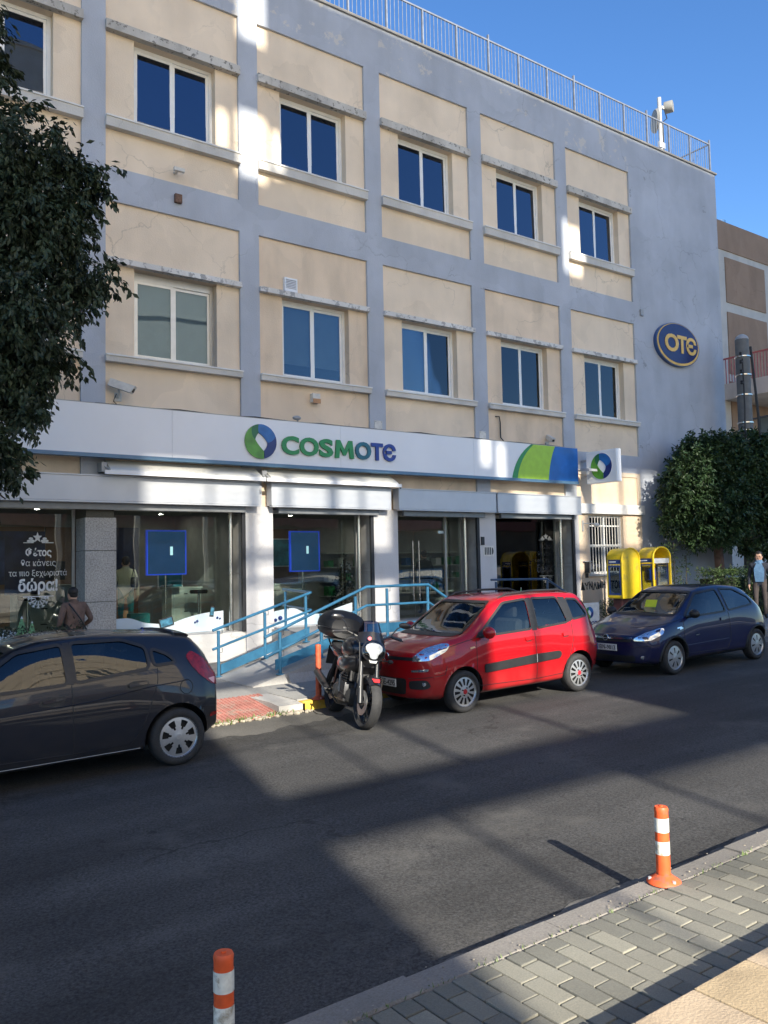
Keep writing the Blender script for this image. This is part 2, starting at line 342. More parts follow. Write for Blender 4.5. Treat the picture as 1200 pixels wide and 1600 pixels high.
M_KERB = ground_mat('kerb_stone', (.21,.195,.175), speck=.25, sscale=70., stain=(.14,.13,.12), stain_amt=.6, big=.3)
M_KERBY = mat('yellow_kerb_paint', (.62,.40,.05), .8, var=.25, scale=7, bump=.3, dirt=(.33,.30,.24), dirt_scale=5, dirt_amt=.35)
M_PAVER = [ground_mat('grey_paver_%s' % k, c, speck=.22, sscale=110., stain=(.12,.125,.115), stain_amt=.3, big=.3) for k, c in (('a',(.195,.188,.155)),('b',(.155,.152,.128)),('c',(.235,.225,.182)))]
M_JOINT = ground_mat('joint_dirt', (.13,.12,.095), speck=.5, sscale=60.)
M_YTILE = [mat('yellow_paver_'+k, c, .8, var=.2, scale=4, bump=.25, bscale=80, dirt=(.40,.34,.26), dirt_scale=1.5, dirt_amt=.25) for k, c in (('a',(.40,.31,.21)),('b',(.40,.305,.185)),('c',(.38,.30,.215)))]
M_REDTILE = mat('red_ribbed_tile', (.36,.15,.12), .75, var=.2, scale=4, bump=.2, dirt=(.30,.22,.18), dirt_scale=3, dirt_amt=.4)

# ------------------------------------------------------------------ ground, road, pavements
def strip(y0, y1, up, x0=-60, x1=110, nx=60, drop=None):
    mb = MB(); xs = [x0+(x1-x0)*i/nx for i in range(nx+1)]
    vs = [(x, y, gz(x)+up) for x in xs for y in (y0, y1)]
    mb.add(vs, [(2*i, 2*i+2, 2*i+3, 2*i+1) for i in range(nx)])
    if drop:
        for yy in (y0, y1):
            vs = [(x, yy, gz(x)+up-d) for x in xs for d in (0, drop)]
            mb.add(vs, [(2*i, 2*i+1, 2*i+3, 2*i+2) for i in range(nx)])
    return mb
gmb = MB(); xs = [-600,-40,70,600]
gmb.add([(x, y, gz(x)-.25) for x in xs for y in (-500, 600)], [(2*i, 2*i+2, 2*i+3, 2*i+1) for i in range(3)])
struct('ground', gmb, M_EARTH)
struct('road', strip(3.40, 10.45, 0), M_ASPHALT)
def ragged(y0, y1, amp, inner):
    mb = MB(); n = 700; vs = []
    for i in range(n+1):
        x = -12+52*i/n; e = amp*(noise.noise(Vector((x*.8, y0, 0)))+.5*noise.noise(Vector((x*3.1, y0, 2)))+.3*noise.noise(Vector((x*9, y0, 4))))
        vs += [(x, y0+(e if inner else 0), gz(x)+.004), (x, y1+(0 if inner else e), gz(x)+.004)]
    return mb.add(vs, [(2*i, 2*i+2, 2*i+3, 2*i+1) for i in range(n)])
struct('gutter', ragged(3.42, 3.60, .11, False), M_GUTTER)
struct('far_gutter', ragged(9.75, 10.455, .34, True), M_GUTTER)
FK = 10.46                     # far kerb line
fpm = strip(FK+.13, 15.9, .13, -60, 4.25, 20, drop=.3)
for q_ in (strip(FK+.13, 15.9, .13, 5.85, 110, 30, drop=.3), strip(FK+1.04, 15.9, .13, 4.25, 5.85, 2, drop=.3)): fpm.add(q_.v, q_.f)
for xx in (4.25, 5.85): fpm.add([(xx,FK+.13,gz(xx)+.13),(xx,FK+1.04,gz(xx)+.13),(xx,FK+1.04,gz(xx)-.17),(xx,FK+.13,gz(xx)-.17)], [(0,1,2,3)])
struct('far_pavement', fpm, M_SLAB)
nearp = struct('near_pavement', strip(2.0, 3.24, .095, drop=.3), M_JOINT)
# ------------------------------------------------------------------ office building
FY = 15.853; PITCH = 3.3; PW = 2.844
B = thing('office_building', (9, FY, 0), 'three storey cream and blue-grey office building with peeling lintels and shops below', 'building')
def bay_x(k): return 4.867+PITCH*k
def wallp(x0, x1, z0, z1, ox0, ox1, oz0, oz1, y0=FY+.06, y1=FY+.30):
    mb = MB(); mb.box(x0, x1, y0, y1, z0, oz0); mb.box(x0, x1, y0, y1, oz1, z1); mb.box(x0, ox0, y0, y1, oz0, oz1); mb.box(ox1, x1, y0, y1, oz0, oz1); return mb
KS = range(-4, 5)
XL = bay_x(-4)-.456
for k in KS:
    x0 = bay_x(k); x1 = x0+PW
    for row, (z0, z1, s0, s1, l0, l1, ml, mw) in enumerate(((10.04, 14.14, 10.82, 11.03, 12.79, 12.975, M_LINTEL, M_CREAM), (5.27, 9.364, 6.175, 6.305, 8.11, 8.22, M_LINTEL2, M_CREAM2))):
        ox0, ox1 = x0+.58, x0+2.33
        part('wall_panel', wallp(x0, x1, z0, z1, ox0, ox1, s1, l0), mw if k % 2 else M_CREAM, B)
        part('lintel', MB().box(x0-.01, x1+.01, FY-.085, FY+.058, l0+.002, l1), ml, B)
        si = part('sill', MB().box(x0-.01, x1+.012, FY-.085, FY+.058, s0, s1-.02), M_SILL, B)
        part('sill_cap', MB().box(x0-.01, x1+.02, FY-.105, FY+.059, s1-.019, s1+.012), M_MARBLE, si)
        # window: frame, two sashes, panes
        fy0, fy1 = FY+.235, FY+.29
        old = (row == 1 and k == 0)
        fm = M_ALU if old else M_WHITEALU
        w = MB(); b = .07; zt, zb = l0-.002, s1+.013
        w.box(ox0+.002, ox0+b, fy0, fy1, zb, zt); w.box(ox1-b, ox1-.002, fy0, fy1, zb, zt)
        w.box(ox0+b, ox1-b, fy0, fy1, zb, zb+b); w.box(ox0+b, ox1-b, fy0, fy1, zt-(.16 if old else b), zt)
        win = part('window', w, fm, B)
        xm = (ox0+ox1)/2; tz = zt-(.16 if old else b); sb = .06
        for q, (a, c) in enumerate(((ox0+b, xm+.002), (xm-.002, ox1-b))):
            yy0 = fy0+.006+.022*q; yy1 = yy0+.02
            s = MB(); s.box(a+.001, a+sb, yy0, yy1, zb+b, tz); s.box(c-sb, c-.001, yy0, yy1, zb+b, tz); s.box(a+sb, c-sb, yy0, yy1, zb+b+.001, zb+b+sb); s.box(a+sb, c-sb, yy0, yy1, tz-sb, tz-.001)
            part('sash', s, fm, win)
            pn = MB().box(a+sb-.004, c-sb+.004, yy0+.006, yy0+.012, zb+b+sb-.004, tz-sb+.004)
            tl_ = random.uniform(.009,.013) if row == 0 else random.uniform(-.004,.006)      # top row leaned back to mirror more sky; lower panes vary at random
            for q_, v_ in enumerate(pn.v): v_.y += tl_ if q_ >= 4 else -tl_
            part('pane', pn, M_WPANE if row == 0 else (M_WPANE2 if k == 0 else M_WPANE3), win)
        if row == 1:
            drop = {0: .97, 1: .78, 2: .95, 3: .45, 4: .62}.get(k, .7)
            part('blind', MB().box(ox0+.06, ox1-.06, FY+.36, FY+.37, zt-(zt-zb)*drop, zt), M_BLIND, win)
        elif k in (1, 3, 4):
            part('blind', MB().box(ox1-.42, ox1-.1, FY+.5, FY+.51, zb, zt), M_BLIND, win)
    # beams over this bay
    part('beam', MB().box(x0, x1, FY, FY+.30, 9.364, 10.04), M_BLUE, B)
    part('beam', MB().box(x0, x1, FY, FY+.30, 14.14, 15.27), M_BLUEP, B)
    part('beam', MB().box(x0, x1, FY, FY+.30, 4.75, 5.27), M_BLUE, B)
    part('pillar', MB().box(x0-.456, x0, FY-.0, FY+.30, 3.46, 15.27), M_BLUE, B)
    if k < 4: part('fascia_panel', MB().box(x0, x1, FY+.06, FY+.30, 3.46, 4.75), M_CREAM2, B)
part('end_wall', MB().box(20.911, 25.6, FY, FY+.30, -.4, 15.27), M_BLUE, B)
part('side_wall', MB().box(25.3, 25.6, FY+.301, FY+12, -.4, 15.27), M_BLUE, B)
part('roof', MB().box(XL, 25.6, FY+.301, FY+12, 14.9, 15.2), M_SILL, B)
part('coping', MB().box(XL, 25.66, FY-.05, FY+.36, 15.272, 15.33), mat('coping_stone', (.26,.25,.235), .85, var=.25, scale=2), B)
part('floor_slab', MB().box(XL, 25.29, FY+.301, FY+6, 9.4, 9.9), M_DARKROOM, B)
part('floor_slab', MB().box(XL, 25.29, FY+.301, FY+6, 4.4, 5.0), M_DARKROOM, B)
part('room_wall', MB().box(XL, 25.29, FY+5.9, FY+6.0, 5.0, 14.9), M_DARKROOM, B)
# roof railing: rails, posts and one set of balusters per field
rail = part('roof_railing', MB().box(XL, 25.5, FY+.06, FY+.10, 16.33, 16.37).box(XL, 25.5, FY+.07, FY+.09, 15.41, 15.43), M_RAILGREY, B)
px = 25.47; i = 0
while px > 2:
    part('railing_post', MB().box(px-.02, px+.02, FY+.05, FY+.11, 15.331, 16.33 if i % 3 else 16.5), M_RAILGREY, rail)
    mb = MB()
    for j in range(1, 9): mb.box(px-j*1.14/9-.007, px-j*1.14/9+.007, FY+.075, FY+.085, 15.431, 16.33)
    part('baluster_set', mb, M_RAILGREY, rail)
    px -= 1.14; i += 1
side = MB().box(25.46, 25.49, FY+.1, FY+9, 16.33, 16.37)
for j in range(1, 60): side.box(25.468, 25.482, FY+.1+j*.15, FY+.115+j*.15, 15.34, 16.33)
part('side_railing', side, M_RAILGREY, rail)
# ---- ground floor: shop pillars, shutter boxes, glazing
def gp(x0, x1, m=M_PAINTW, y0=FY-.03, y1=FY+.78, z1=3.458):
    return part('shop_pillar', MB().box(x0, x1, y0, y1, -.2, z1), m, B)
for a, b_ in ((7.77,8.41),(11.04,11.73),(14.33,14.88),(17.9,18.06)): gp(a, b_)
gp(1.1, 1.6)
gran = part('granite_pillar', MB().box(4.52, 5.04, FY+.03, FY+.75, -.2, 3.458), M_JOINT, B)
for z0, z1 in ((-.1,.62),(.63,1.585),(1.595,2.545),(2.555,3.17)):
    part('granite_slab', MB().bbox(4.49, 5.07, FY-.01, FY+.6, z0, z1, .004), M_GRANITE, gran)
for (a, b_) in ((1.5,7.98),(8.26,11.38),(11.6,14.70),(14.76,17.93)):
    sb = part('shutter_box', MB().bbox(a, b_, FY-.27, FY-.031, 3.47, 3.93, .008), M_SHUT, B)
    part('shutter_lid', MB().box(a-.01, b_+.01, FY-.285, FY-.02, 3.932, 3.955), M_SHUT, sb)
    part('bottom_rail', MB().box(a+.01, b_-.01, FY-.28, FY-.15, 3.44, 3.468), M_SHUT, sb)
    part('shutter_slot', MB().box(a+.25, b_-.25, FY-.12, FY-.032, 3.32, 3.46), M_SHUTD, sb)
part('lintel_band', MB().box(18.0, 20.95, FY-.10, FY-.001, 3.50, 3.78), M_MARBLE, B)
# barred window bay
part('wall_panel', wallp(18.06, 20.91, -.3, 3.499, 18.52, 20.03, 1.78, 3.46, FY+.0, FY+.3), M_CREAM2, B)
part('wall_panel', MB().box(18.067, 20.78, FY+.03, FY+.30, 3.78, 4.62), M_CREAM2, B)
part('panel_rim', MB().box(20.781, 20.91, FY, FY+.3, 3.78, 4.75), M_CREAM, B)
part('panel_rim', MB().box(18.067, 20.78, FY, FY+.3, 4.621, 4.75), M_CREAM, B)
bw = part('barred_window', MB().box(18.521, 18.58, FY+.1, FY+.15, 1.78, 3.46).box(19.97, 20.029, FY+.1, FY+.15, 1.78, 3.46).box(18.58, 19.97, FY+.1, FY+.15, 3.40, 3.459).box(18.58, 19.97, FY+.1, FY+.15, 1.78, 1.84).box(19.24, 19.31, FY+.1, FY+.15, 1.84, 3.40).box(18.58, 19.24, FY+.1, FY+.15, 2.55, 2.62).box(19.31, 19.97, FY+.1, FY+.15, 2.55, 2.62).box(18.58, 19.24, FY+.1, FY+.15, 3.14, 3.18).box(19.31, 19.97, FY+.1, FY+.15, 3.14, 3.18), M_WHITEALU, B)
for j in range(12):
    xx = 18.60+j*.125
    part('bar', MB().tube([(xx, FY+.06, 1.79), (xx, FY+.06, 3.45)], .011, 6), M_DIRTYW, bw)
part('pane', MB().box(18.58, 19.97, FY+.17, FY+.18, 1.84, 3.40), M_WPANE, bw)
part('sill', MB().box(18.45, 20.1, FY-.05, FY-.001, 1.72, 1.78), M_SILL, bw)
part('cross_rail', MB().box(18.55, 20.0, FY+.045, FY+.055, 2.585, 2.61), M_DIRTYW, bw)
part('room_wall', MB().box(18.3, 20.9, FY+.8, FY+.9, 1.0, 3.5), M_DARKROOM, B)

# glazing of the four shop openings
GY = FY+.70; FL = .83
def bars(lst, y0=GY-.03, y1=GY+.03):
    mb = MB()
    for a, b_, c, d in lst: mb.box(a, b_, y0, y1, c, d)
    return mb
shopw = {}
for nm, a, b_, z0 in (('left', 1.6, 4.49, .85), ('a', 5.04, 7.77, .85), ('b', 8.41, 11.04, .85), ('d', 14.88, 17.9, .85)):
    f = .05
    sw = part('shop_window', bars(((a+.001,a+f,z0,3.44),(b_-f,b_-.001,z0,3.44),(a+f,b_-f,z0,z0+f),(a+f,b_-f,3.36,3.44))), M_ALU, B); shopw[nm] = sw
    part('pane', MB().box(a+f, b_-f-.0, GY-.006, GY+.006, z0+f, 3.36), M_SHOPGLASS, sw)
    part('plinth', MB().box(a+.001, b_-.001, FY+.02, FY+.72, -.2, z0-.002), M_PLINTH, B)
    if nm != 'left':
        part('steel_column', MB().tube([(b_-.16, FY+.36, z0), (b_-.16, FY+.36, 3.44)], .05, 12), M_STEEL, sw, smooth=True)
        part('guide_rail', MB().box(b_-.075, b_-.002, FY-.02, FY+.05, z0, 3.32), M_BLACKRAIL, sw)
        for zz in ((.86, 2.05), (2.06, 3.3)): part('reveal_slab', MB().box(b_-.025, b_-.003, FY+.06, FY+.66, *zz), M_REVEAL, sw)
# the entrance: transom, side light and two glass leaves
dw = part('shop_entrance', bars(((11.731,11.78,FL,3.44),(14.28,14.329,FL,3.44),(11.78,14.28,3.36,3.44),(13.75,13.80,FL,3.36))), M_ALU, B)
part('transom_pane', MB().box(11.78, 13.75, GY-.006, GY+.006, 3.02, 3.36), M_SHOPGLASS, dw)
part('side_pane', MB().box(13.80, 14.28, GY-.006, GY+.006, FL, 3.36), M_SHOPGLASS, dw)
for a, b_, hx in ((11.79,12.755,12.67),(12.775,13.74,12.86)):
    lf = part('door_leaf', MB().box(a, b_, GY-.006, GY+.006, FL+.02, 3.0), M_SHOPGLASS, dw)
    part('door_handle', MB().tube([(hx, GY-.07, 1.2), (hx, GY-.07, 2.75)], .016, 8).tube([(hx, GY-.07, 1.4), (hx, GY, 1.4)], .01, 6).tube([(hx, GY-.07, 2.55), (hx, GY, 2.55)], .01, 6), M_STEEL, lf, smooth=True)
    for (c, d) in ((a, a+.17), (b_-.05, b_)): pass
    part('patch_fitting', MB().box(a, a+.2, GY-.02, GY+.02, 2.94, 3.01) if hx < 12.7 else MB().box(b_-.2, b_, GY-.02, GY+.02, 2.94, 3.01), M_STEEL, lf)
part('steel_column', MB().tube([(14.17, FY+.36, FL), (14.17, FY+.36, 3.44)], .05, 12), M_STEEL, dw, smooth=True)
part('guide_rail', MB().box(14.255, 14.328, FY-.02, FY+.05, FL, 3.32), M_BLACKRAIL, dw)
part('reveal_slab', MB().box(14.305, 14.327, FY+.06, FY+.66, FL, 3.3), M_REVEAL, dw)
# shop room
part('shop_floor', MB().box(-6, 18.2, FY+.781, FY+7, FL-.1, FL-.004), mat('shop_floor_tile', (.24,.23,.21), .35, var=.1), B)
part('shop_ceiling', MB().box(-6, 18.2, FY+.781, FY+7, 3.5, 3.6), mat('shop_ceiling_board', (.30,.30,.29), .8, var=.05), B)
M_WOODWALL = mat('shop_wood_panel', (.24,.13,.075), .5, var=.2, scale=3)
M_SHOPWALL = mat('shop_grey_wall', (.33,.33,.31), .7, var=.1)
part('shop_back_wall', MB().box(-6, 18.2, FY+4.4, FY+4.5, FL, 3.5), M_SHOPWALL, B)
for a, b_ in ((-1.0,1.9),(1.93,4.8),(4.83,7.0),(9.5,11.5)):
    part('wood_panel', MB().box(a, b_, FY+4.34, FY+4.399, FL+.05, 3.2), M_WOODWALL, B)
part('shop_partition', MB().box(7.95, 8.1, FY+.8, FY+4.4, FL, 3.5), M_SHOPWALL, B)
part('shop_partition', MB().box(18.0, 18.2, FY+.79, FY+4.4, FL, 3.5), M_SHOPWALL, B)

# ------------------------------------------------------------------ unseen frame added behind the camera to shape the light
OB = thing('light_shaping_frame', (5, -15, 0), 'unseen frame of translucent sheeting and gaps added to shape and soften the light', 'building')
M_HELPER = mat('helper_render', (.80,.74,.64), .85, var=.1, scale=.8)
def holes_wall(x0, x1, z0, z1, holes, y0, y1):
    xs = sorted({x0, x1, *[h[0] for h in holes], *[h[1] for h in holes]}); zs = sorted({z0, z1, *[h[2] for h in holes], *[h[3] for h in holes]})
    xs = [x for x in xs if x0 <= x <= x1]; zs = [z for z in zs if z0 <= z <= z1]
    mb = MB()
    for i in range(len(zs)-1):
        run = None
        for j in range(len(xs)):
            solid = j < len(xs)-1 and not any(h[0] <= (xs[j]+xs[j+1])/2 <= h[1] and h[2] <= (zs[i]+zs[i+1])/2 <= h[3] for h in holes)
            if solid and run is None: run = xs[j]
            if not solid and run is not None: mb.box(run, xs[j], y0, y1, zs[i], zs[i+1]); run = None
    return mb
DB = 15.0                        # how far behind the camera the added frame stands
HOLES = []  # gaps in the added frame, placed to cast the wanted sun patches
LOUV = []
def hole(a, b_, c, d):           # given where the sun ray crosses 6 m behind; carried back along the ray
    k = DB-6; h = (a-k*.2309, b_-k*.2309, c+k*.4786, d+k*.4786); HOLES.append(h)
    if 9.3 < c < 20: LOUV.append(h)
for a, b_ in ((.72,1.84),(1.92,3.98),(4.06,6.16),(6.24,8.6),(8.8,11.5)): hole(a, b_, 2.4, 5.55 if a < 2 else (5.62 if a < 4 else 5.4))
for a, b_ in ((.72,1.84),(1.91,2.80),(2.92,4.70),(4.80,6.57)):
    hole(a, b_, 6.27, 7.25); hole(a, b_, 9.47, 12.2)
for a, b_ in ((.72,1.84),(1.91,2.80),(4.66,5.50),(5.62,6.57)): hole(a, b_, 7.3, 9.35)
hole(.55, 1.84, 12.35, 14.55); hole(1.95, 2.75, 12.35, 14.3); hole(2.98, 3.55, 12.35, 14.5); hole(3.75, 4.65, 12.9, 14.4); hole(4.95, 5.5, 13.3, 14.35); hole(5.65, 6.45, 12.8, 14.5)
hole(9.2, 9.5, 14.9, 15.7); hole(9.75, 10.0, 14.55, 15.5)
for a, b_ in ((10.5,11.6),(12.0,12.75)): hole(a, b_, 13.5, 14.6)
hole(11.75, 12.3, 11.2, 12.6)
for a, b_ in ((12.95,13.3),(13.65,14.9),(15.05,15.75),(15.95,17.15)): hole(a, b_, 9.4, 12.0); hole(a, b_, 12.25, 15.2)
hole(2.7, 3.3, 24.2, 25.55); hole(2.66, 3.32, 21.1, 22.5); hole(3.5, 3.7, 21.3, 22.3); hole(2.2, 2.38, 21.6, 22.4)
hole(12.85, 13.0, 20.9, 22.4); hole(13.1, 13.6, 20.95, 22.3)
M_DIFFUSER = bpy.data.materials.new('light_diffuser_sheet'); M_DIFFUSER.use_nodes = True; n_ = M_DIFFUSER.node_tree.nodes; l_ = M_DIFFUSER.node_tree.links; n_.clear()
so, sa, sdif, stl = n_.new('ShaderNodeOutputMaterial'), n_.new('ShaderNodeAddShader'), n_.new('ShaderNodeBsdfDiffuse'), n_.new('ShaderNodeBsdfTranslucent')
sdif.inputs[0].default_value = (.36,.33,.28,1); stl.inputs[0].default_value = (.48,.405,.31,1); l_.new(sdif.outputs[0], sa.inputs[0]); l_.new(stl.outputs[0], sa.inputs[1]); l_.new(sa.outputs[0], so.inputs[0])
sheet = holes_wall(-14, 21, 6.6, 30.1, HOLES, -DB, -DB); sheet.f = [f for q, f in enumerate(sheet.f) if q % 6 == 2]; sheet.mi = [0]*len(sheet.f)
part('sheeting', sheet, M_DIFFUSER, OB, fix=False)  # translucent sheet added to spread warm soft light onto the facade
lv = MB()
for (a, b_, c, d) in LOUV:
    z = c
    while z < d: lv.box(a, b_, -DB-.03, -DB-.02, z, min(d, z+.075)); z += .15
part('dimming_louvres', lv, M_HELPER, OB)  # slats added in the gaps to dim sun on the lower facade
for z in (6.45, 10.2, 13.6, 17.3, 20.4, 24.2): part('floor_edge', MB().box(-14, 21, -DB-.4, -DB-.05, z-.06, z+.06), M_HELPER, OB)
for i in range(9): part('column', MB().box(-14+i*4.35, -13.75+i*4.35, -DB-.15, -DB, -.5, 6.6), M_HELPER, OB)
M_BOUNCE = mat('bounce_paving', (.62,.56,.47), .8, var=.08, scale=.7)
struct('bounce_plaza', strip(-44, -5.901, .25, drop=.3), M_BOUNCE)  # unseen pale ground added to bounce warm light onto the facade
M_OCHRE = mat('ochre_render', (.20,.15,.11), .9, var=.25, scale=.6)
M_TILEROOF = mat('red_roof_tile', (.36,.10,.05), .8, var=.25, scale=4)
for i in range(11):  # unseen row added to block horizon glow; red roofs echo shop-glass reflections
    x0 = -45+i*14.2; hh = thing('added_house', (x0+6.8, -50, 0), 'unseen low house with a red tiled roof, added against horizon glow beyond the plaza', 'house', 'added low houses beyond the plaza')
    part('wall', MB().box(x0, x0+13.6, -56, -46, -.5, 6.2), M_OCHRE, hh); part('roof', MB().prism([(-56.4,6.2),(-45.6,6.2),(-51,8.6)], lambda u,v,w: (x0-.3+w, u, v), 14.1), M_TILEROOF, hh)
OB2 = thing('shade_tower', (22, -60, 0), 'unseen plain tower added on the near side to shade the brown building', 'building')  # added out of view only to keep sun off the brown building
part('wall', MB().box(16, 29, -70, -60, -.3, 62), M_HELPER, OB2); part('roof', MB().box(15.8, 29.2, -70.2, -59.8, 62.001, 62.4), M_HELPER, OB2)
# ------------------------------------------------------------------ shop sign fascia
M_SIGNW = mat('sign_white_panel', (.80,.81,.83), .35, var=.03, scale=1)
M_SIGNSTRIP = mat('sign_blue_strip', (.10,.20,.31), .4, var=.08)
M_GREEN1 = mat('logo_dark_green', (.02,.14,.05), .3, var=.1); M_GREEN2 = mat('logo_green', (.10,.30,.035), .3, var=.25, scale=5)
M_LIME = mat('swoosh_lime', (.36,.60,.03), .35, var=.08); M_BLU1 = mat('logo_blue', (.02,.12,.36), .3, var=.25, scale=5); M_BLU2 = mat('logo_navy', (.012,.025,.15), .3, var=.2, scale=5)
M_LGREEN = mat('letter_green', (.02,.24,.06), .3, var=.08); M_LBLUE = mat('letter_blue', (.015,.04,.27), .3, var=.08); M_LTEAL = mat('letter_teal', (.015,.12,.17), .3, var=.3, scale=4)
SY = 15.50; SZ0, SZ1 = 4.345, 5.275
SG = thing('shop_sign', (10, SY, SZ0), 'long white fascia sign reading COSMOTE with green and blue logo above the shopfront', 'sign')
for a, b in ((2.2,6.05),(6.055,9.95),(9.955,13.9),(13.905,17.74)):
    part('sign_panel', MB().box(a, b, SY, FY-.002, SZ0, SZ1), M_SIGNW, SG)
part('bottom_strip', MB().box(2.2, 17.75, SY-.02, FY-.2, SZ0-.07, SZ0-.001), M_SIGNSTRIP, SG)
part('top_edge', MB().box(2.2, 17.74, SY-.006, FY-.003, SZ1+.001, SZ1+.012), M_GREYP, SG)
def arc(a0, a1, n=14): return [(cos(radians(a0+(a1-a0)*i/n)), sin(radians(a0+(a1-a0)*i/n))) for i in range(n+1)]
def bez(p, c, q, n=8): return [((1-t)**2*p[0]+2*t*(1-t)*c[0]+t*t*q[0], (1-t)**2*p[1]+2*t*(1-t)*c[1]+t*t*q[1]) for t in [i/n for i in range(n+1)]]
T_, L_, R_, Bt_ = (-.14,.5), (-.36,.09), (.43,-.05), (.18,-.55)
LOGO = [
    ('logo_leaf', M_GREEN2, arc(-79.6, -235, 24)+bez((-.57,.82), (-.66,.3), L_)[1:]+bez(L_, (-.2,-.2), Bt_)[1:]),
    ('logo_leaf', M_GREEN1, arc(125, 98, 6)+bez((-.14,.99), (-.2,.7), T_)[1:]+bez(T_, (-.32,.3), L_)[1:]+bez(L_, (-.66,.3), (-.57,.82))[1:-1]),
    ('logo_leaf', M_BLU1, arc(98, 20, 14)+bez((.94,.34), (.75,.0), R_)[1:]+bez(R_, (.2,.35), T_)[1:]+bez(T_, (-.2,.7), (-.14,.99))[1:-1]),
    ('logo_leaf', M_BLU2, arc(20, -79.6, 16)+bez((.18,-.98), (.24,-.75), Bt_)[1:]+bez(Bt_, (.45,-.3), R_)[1:]+bez(R_, (.75,.0), (.94,.34))[1:-1])]
def logo(parent, f, d):      # f(u, v, w) in a unit circle
    p0 = None
    for nm, m, poly in LOGO:
        part(nm, MB().prism(poly, f, d), m, parent)
lg = part('logo', MB().prism(arc(0, 345, 23), lambda u,v,w: (7.96+.375*u, SY-.001-w, 4.79+.372*v), .012), M_SIGNW, SG)
logo(lg, lambda u,v,w: (7.96+.365*u, SY-.014-w, 4.79+.362*v), .03)
def letter(ch, x0, x1, z0, z1, y, m, parent, ext=.02, bold=.035, name='letter'):
    me = text_mesh(ch, 1.0, extrude=.5, bold=bold)
    xs = [v.co.x for v in me.vertices]; ys = [v.co.y for v in me.vertices]
    a, b, c, d = min(xs), max(xs), min(ys), max(ys); o = org_of(parent)
    for v in me.vertices:
        u, w, e = (v.co.x-a)/(b-a), (v.co.y-c)/(d-c), v.co.z
        v.co = Vector((x0+(x1-x0)*u, y-ext*e*2, z0+(z1-z0)*w))-o
    me.materials.clear(); me.materials.append(m); ob = bpy.data.objects.new(name, me); COL.objects.link(ob); ob.parent = parent; ORG[ob.name] = o; return ob
for ch, x0, x1, m in (('C',8.45,8.87,M_LGREEN),('O',8.89,9.36,M_LGREEN),('S',9.38,9.73,M_LGREEN),('M',9.78,10.28,M_LGREEN),('O',10.32,10.75,M_LTEAL),('T',10.76,11.08,M_LBLUE),('\u0404',11.09,11.45,M_LBLUE)):
    dz = .0
    if ch == 'M':
        mp_ = [(0,0),(.08,1),(.27,1),(.5,.45),(.73,1),(.92,1),(1,0),(.79,0),(.735,.60),(.56,.16),(.44,.16),(.265,.60),(.21,0)]
        part('letter', MB().prism(mp_, lambda u,v,w: (x0+(x1-x0)*u, SY-.01-w, 4.555+.40*v), .04), m, SG); continue
    letter(ch, x0, x1, 4.555+dz, 4.955+dz, SY-.03, m, SG, bold=.035 if ch != 'M' else .018)
# coloured end panel of the sign
def signp(poly, m, d=.006): return part('colour_panel', MB().prism(poly, lambda u,v,w: (u, SY-.003-w, v), d), m, SG)
signp(bez((15.21,4.35),(15.36,4.95),(15.93,5.27))+[(16.02,5.27)]+bez((16.02,5.27),(15.5,4.9),(15.40,4.35)), M_LGREEN)
signp(bez((15.405,4.35),(15.5,4.9),(16.025,5.27))+[(16.84,5.27)]+bez((16.84,5.27),(16.62,4.9),(16.56,4.35)), M_LIME)
signp(bez((16.565,4.35),(16.625,4.9),(16.845,5.27))+[(17.735,5.27),(17.735,4.35)], mat('swoosh_blue', (.01,.13,.45), .35, var=.35, scale=1.5))
# projecting light box
PS = thing('projecting_sign', (18.3, 15.1, 4.3), 'square white projecting light box with round green and blue emblem', 'sign')
part('box', MB().bbox(18.2, 18.41, 14.55, 15.6, 4.30, 5.2, .02), M_SIGNW, PS)
part('bracket', MB().box(18.27, 18.34, 15.6, FY-.001, 4.5, 4.56).box(18.27, 18.34, 15.6, FY-.001, 4.95, 5.01), M_GREYP, PS)
logo(part('logo', MB().prism(arc(0, 345, 23), lambda u,v,w: (18.199-w, 15.06-.37*u, 4.76+.37*v), .006), M_SIGNW, PS), lambda u,v,w: (18.192-w, 15.06-.36*u, 4.76+.36*v), .008)
# oval sign
OV = thing('oval_sign', (22.97, FY, 8.97), 'navy oval wall sign with golden letters OTE on the plain blue-grey wall', 'sign')
M_GOLD = mat('sign_gold', (.78,.48,.11), .4, var=.1); M_NAVY = mat('sign_navy', (.014,.016,.10), .25, var=.1)
el = lambda r, n=48: [(r*cos(2*pi*i/n)*1.13, r*sin(2*pi*i/n)*.70) for i in range(n)]
of = lambda y: (lambda u,v,w: (22.95+u, FY-.002-y-w, 8.97+v))
part('rim', MB().prism(el(1.0), of(0), .11), mat('sign_rim', (.03,.08,.22), .3), OV)
part('gold_ring', MB().prism(el(.965), of(.111), .012), M_GOLD, OV)
part('face', MB().prism(el(.915), lambda u,v,w: (22.95+u*.995, FY-.126-w, 9.0+v*.985), .008), M_NAVY, OV)
for ch, x0, x1 in (('O',22.22,22.92),('T',22.86,23.36),('\u0404',23.32,23.86)):
    letter(ch, x0, x1, 8.70, 9.27, FY-.145, M_GOLD, OV, ext=.006, bold=.03)
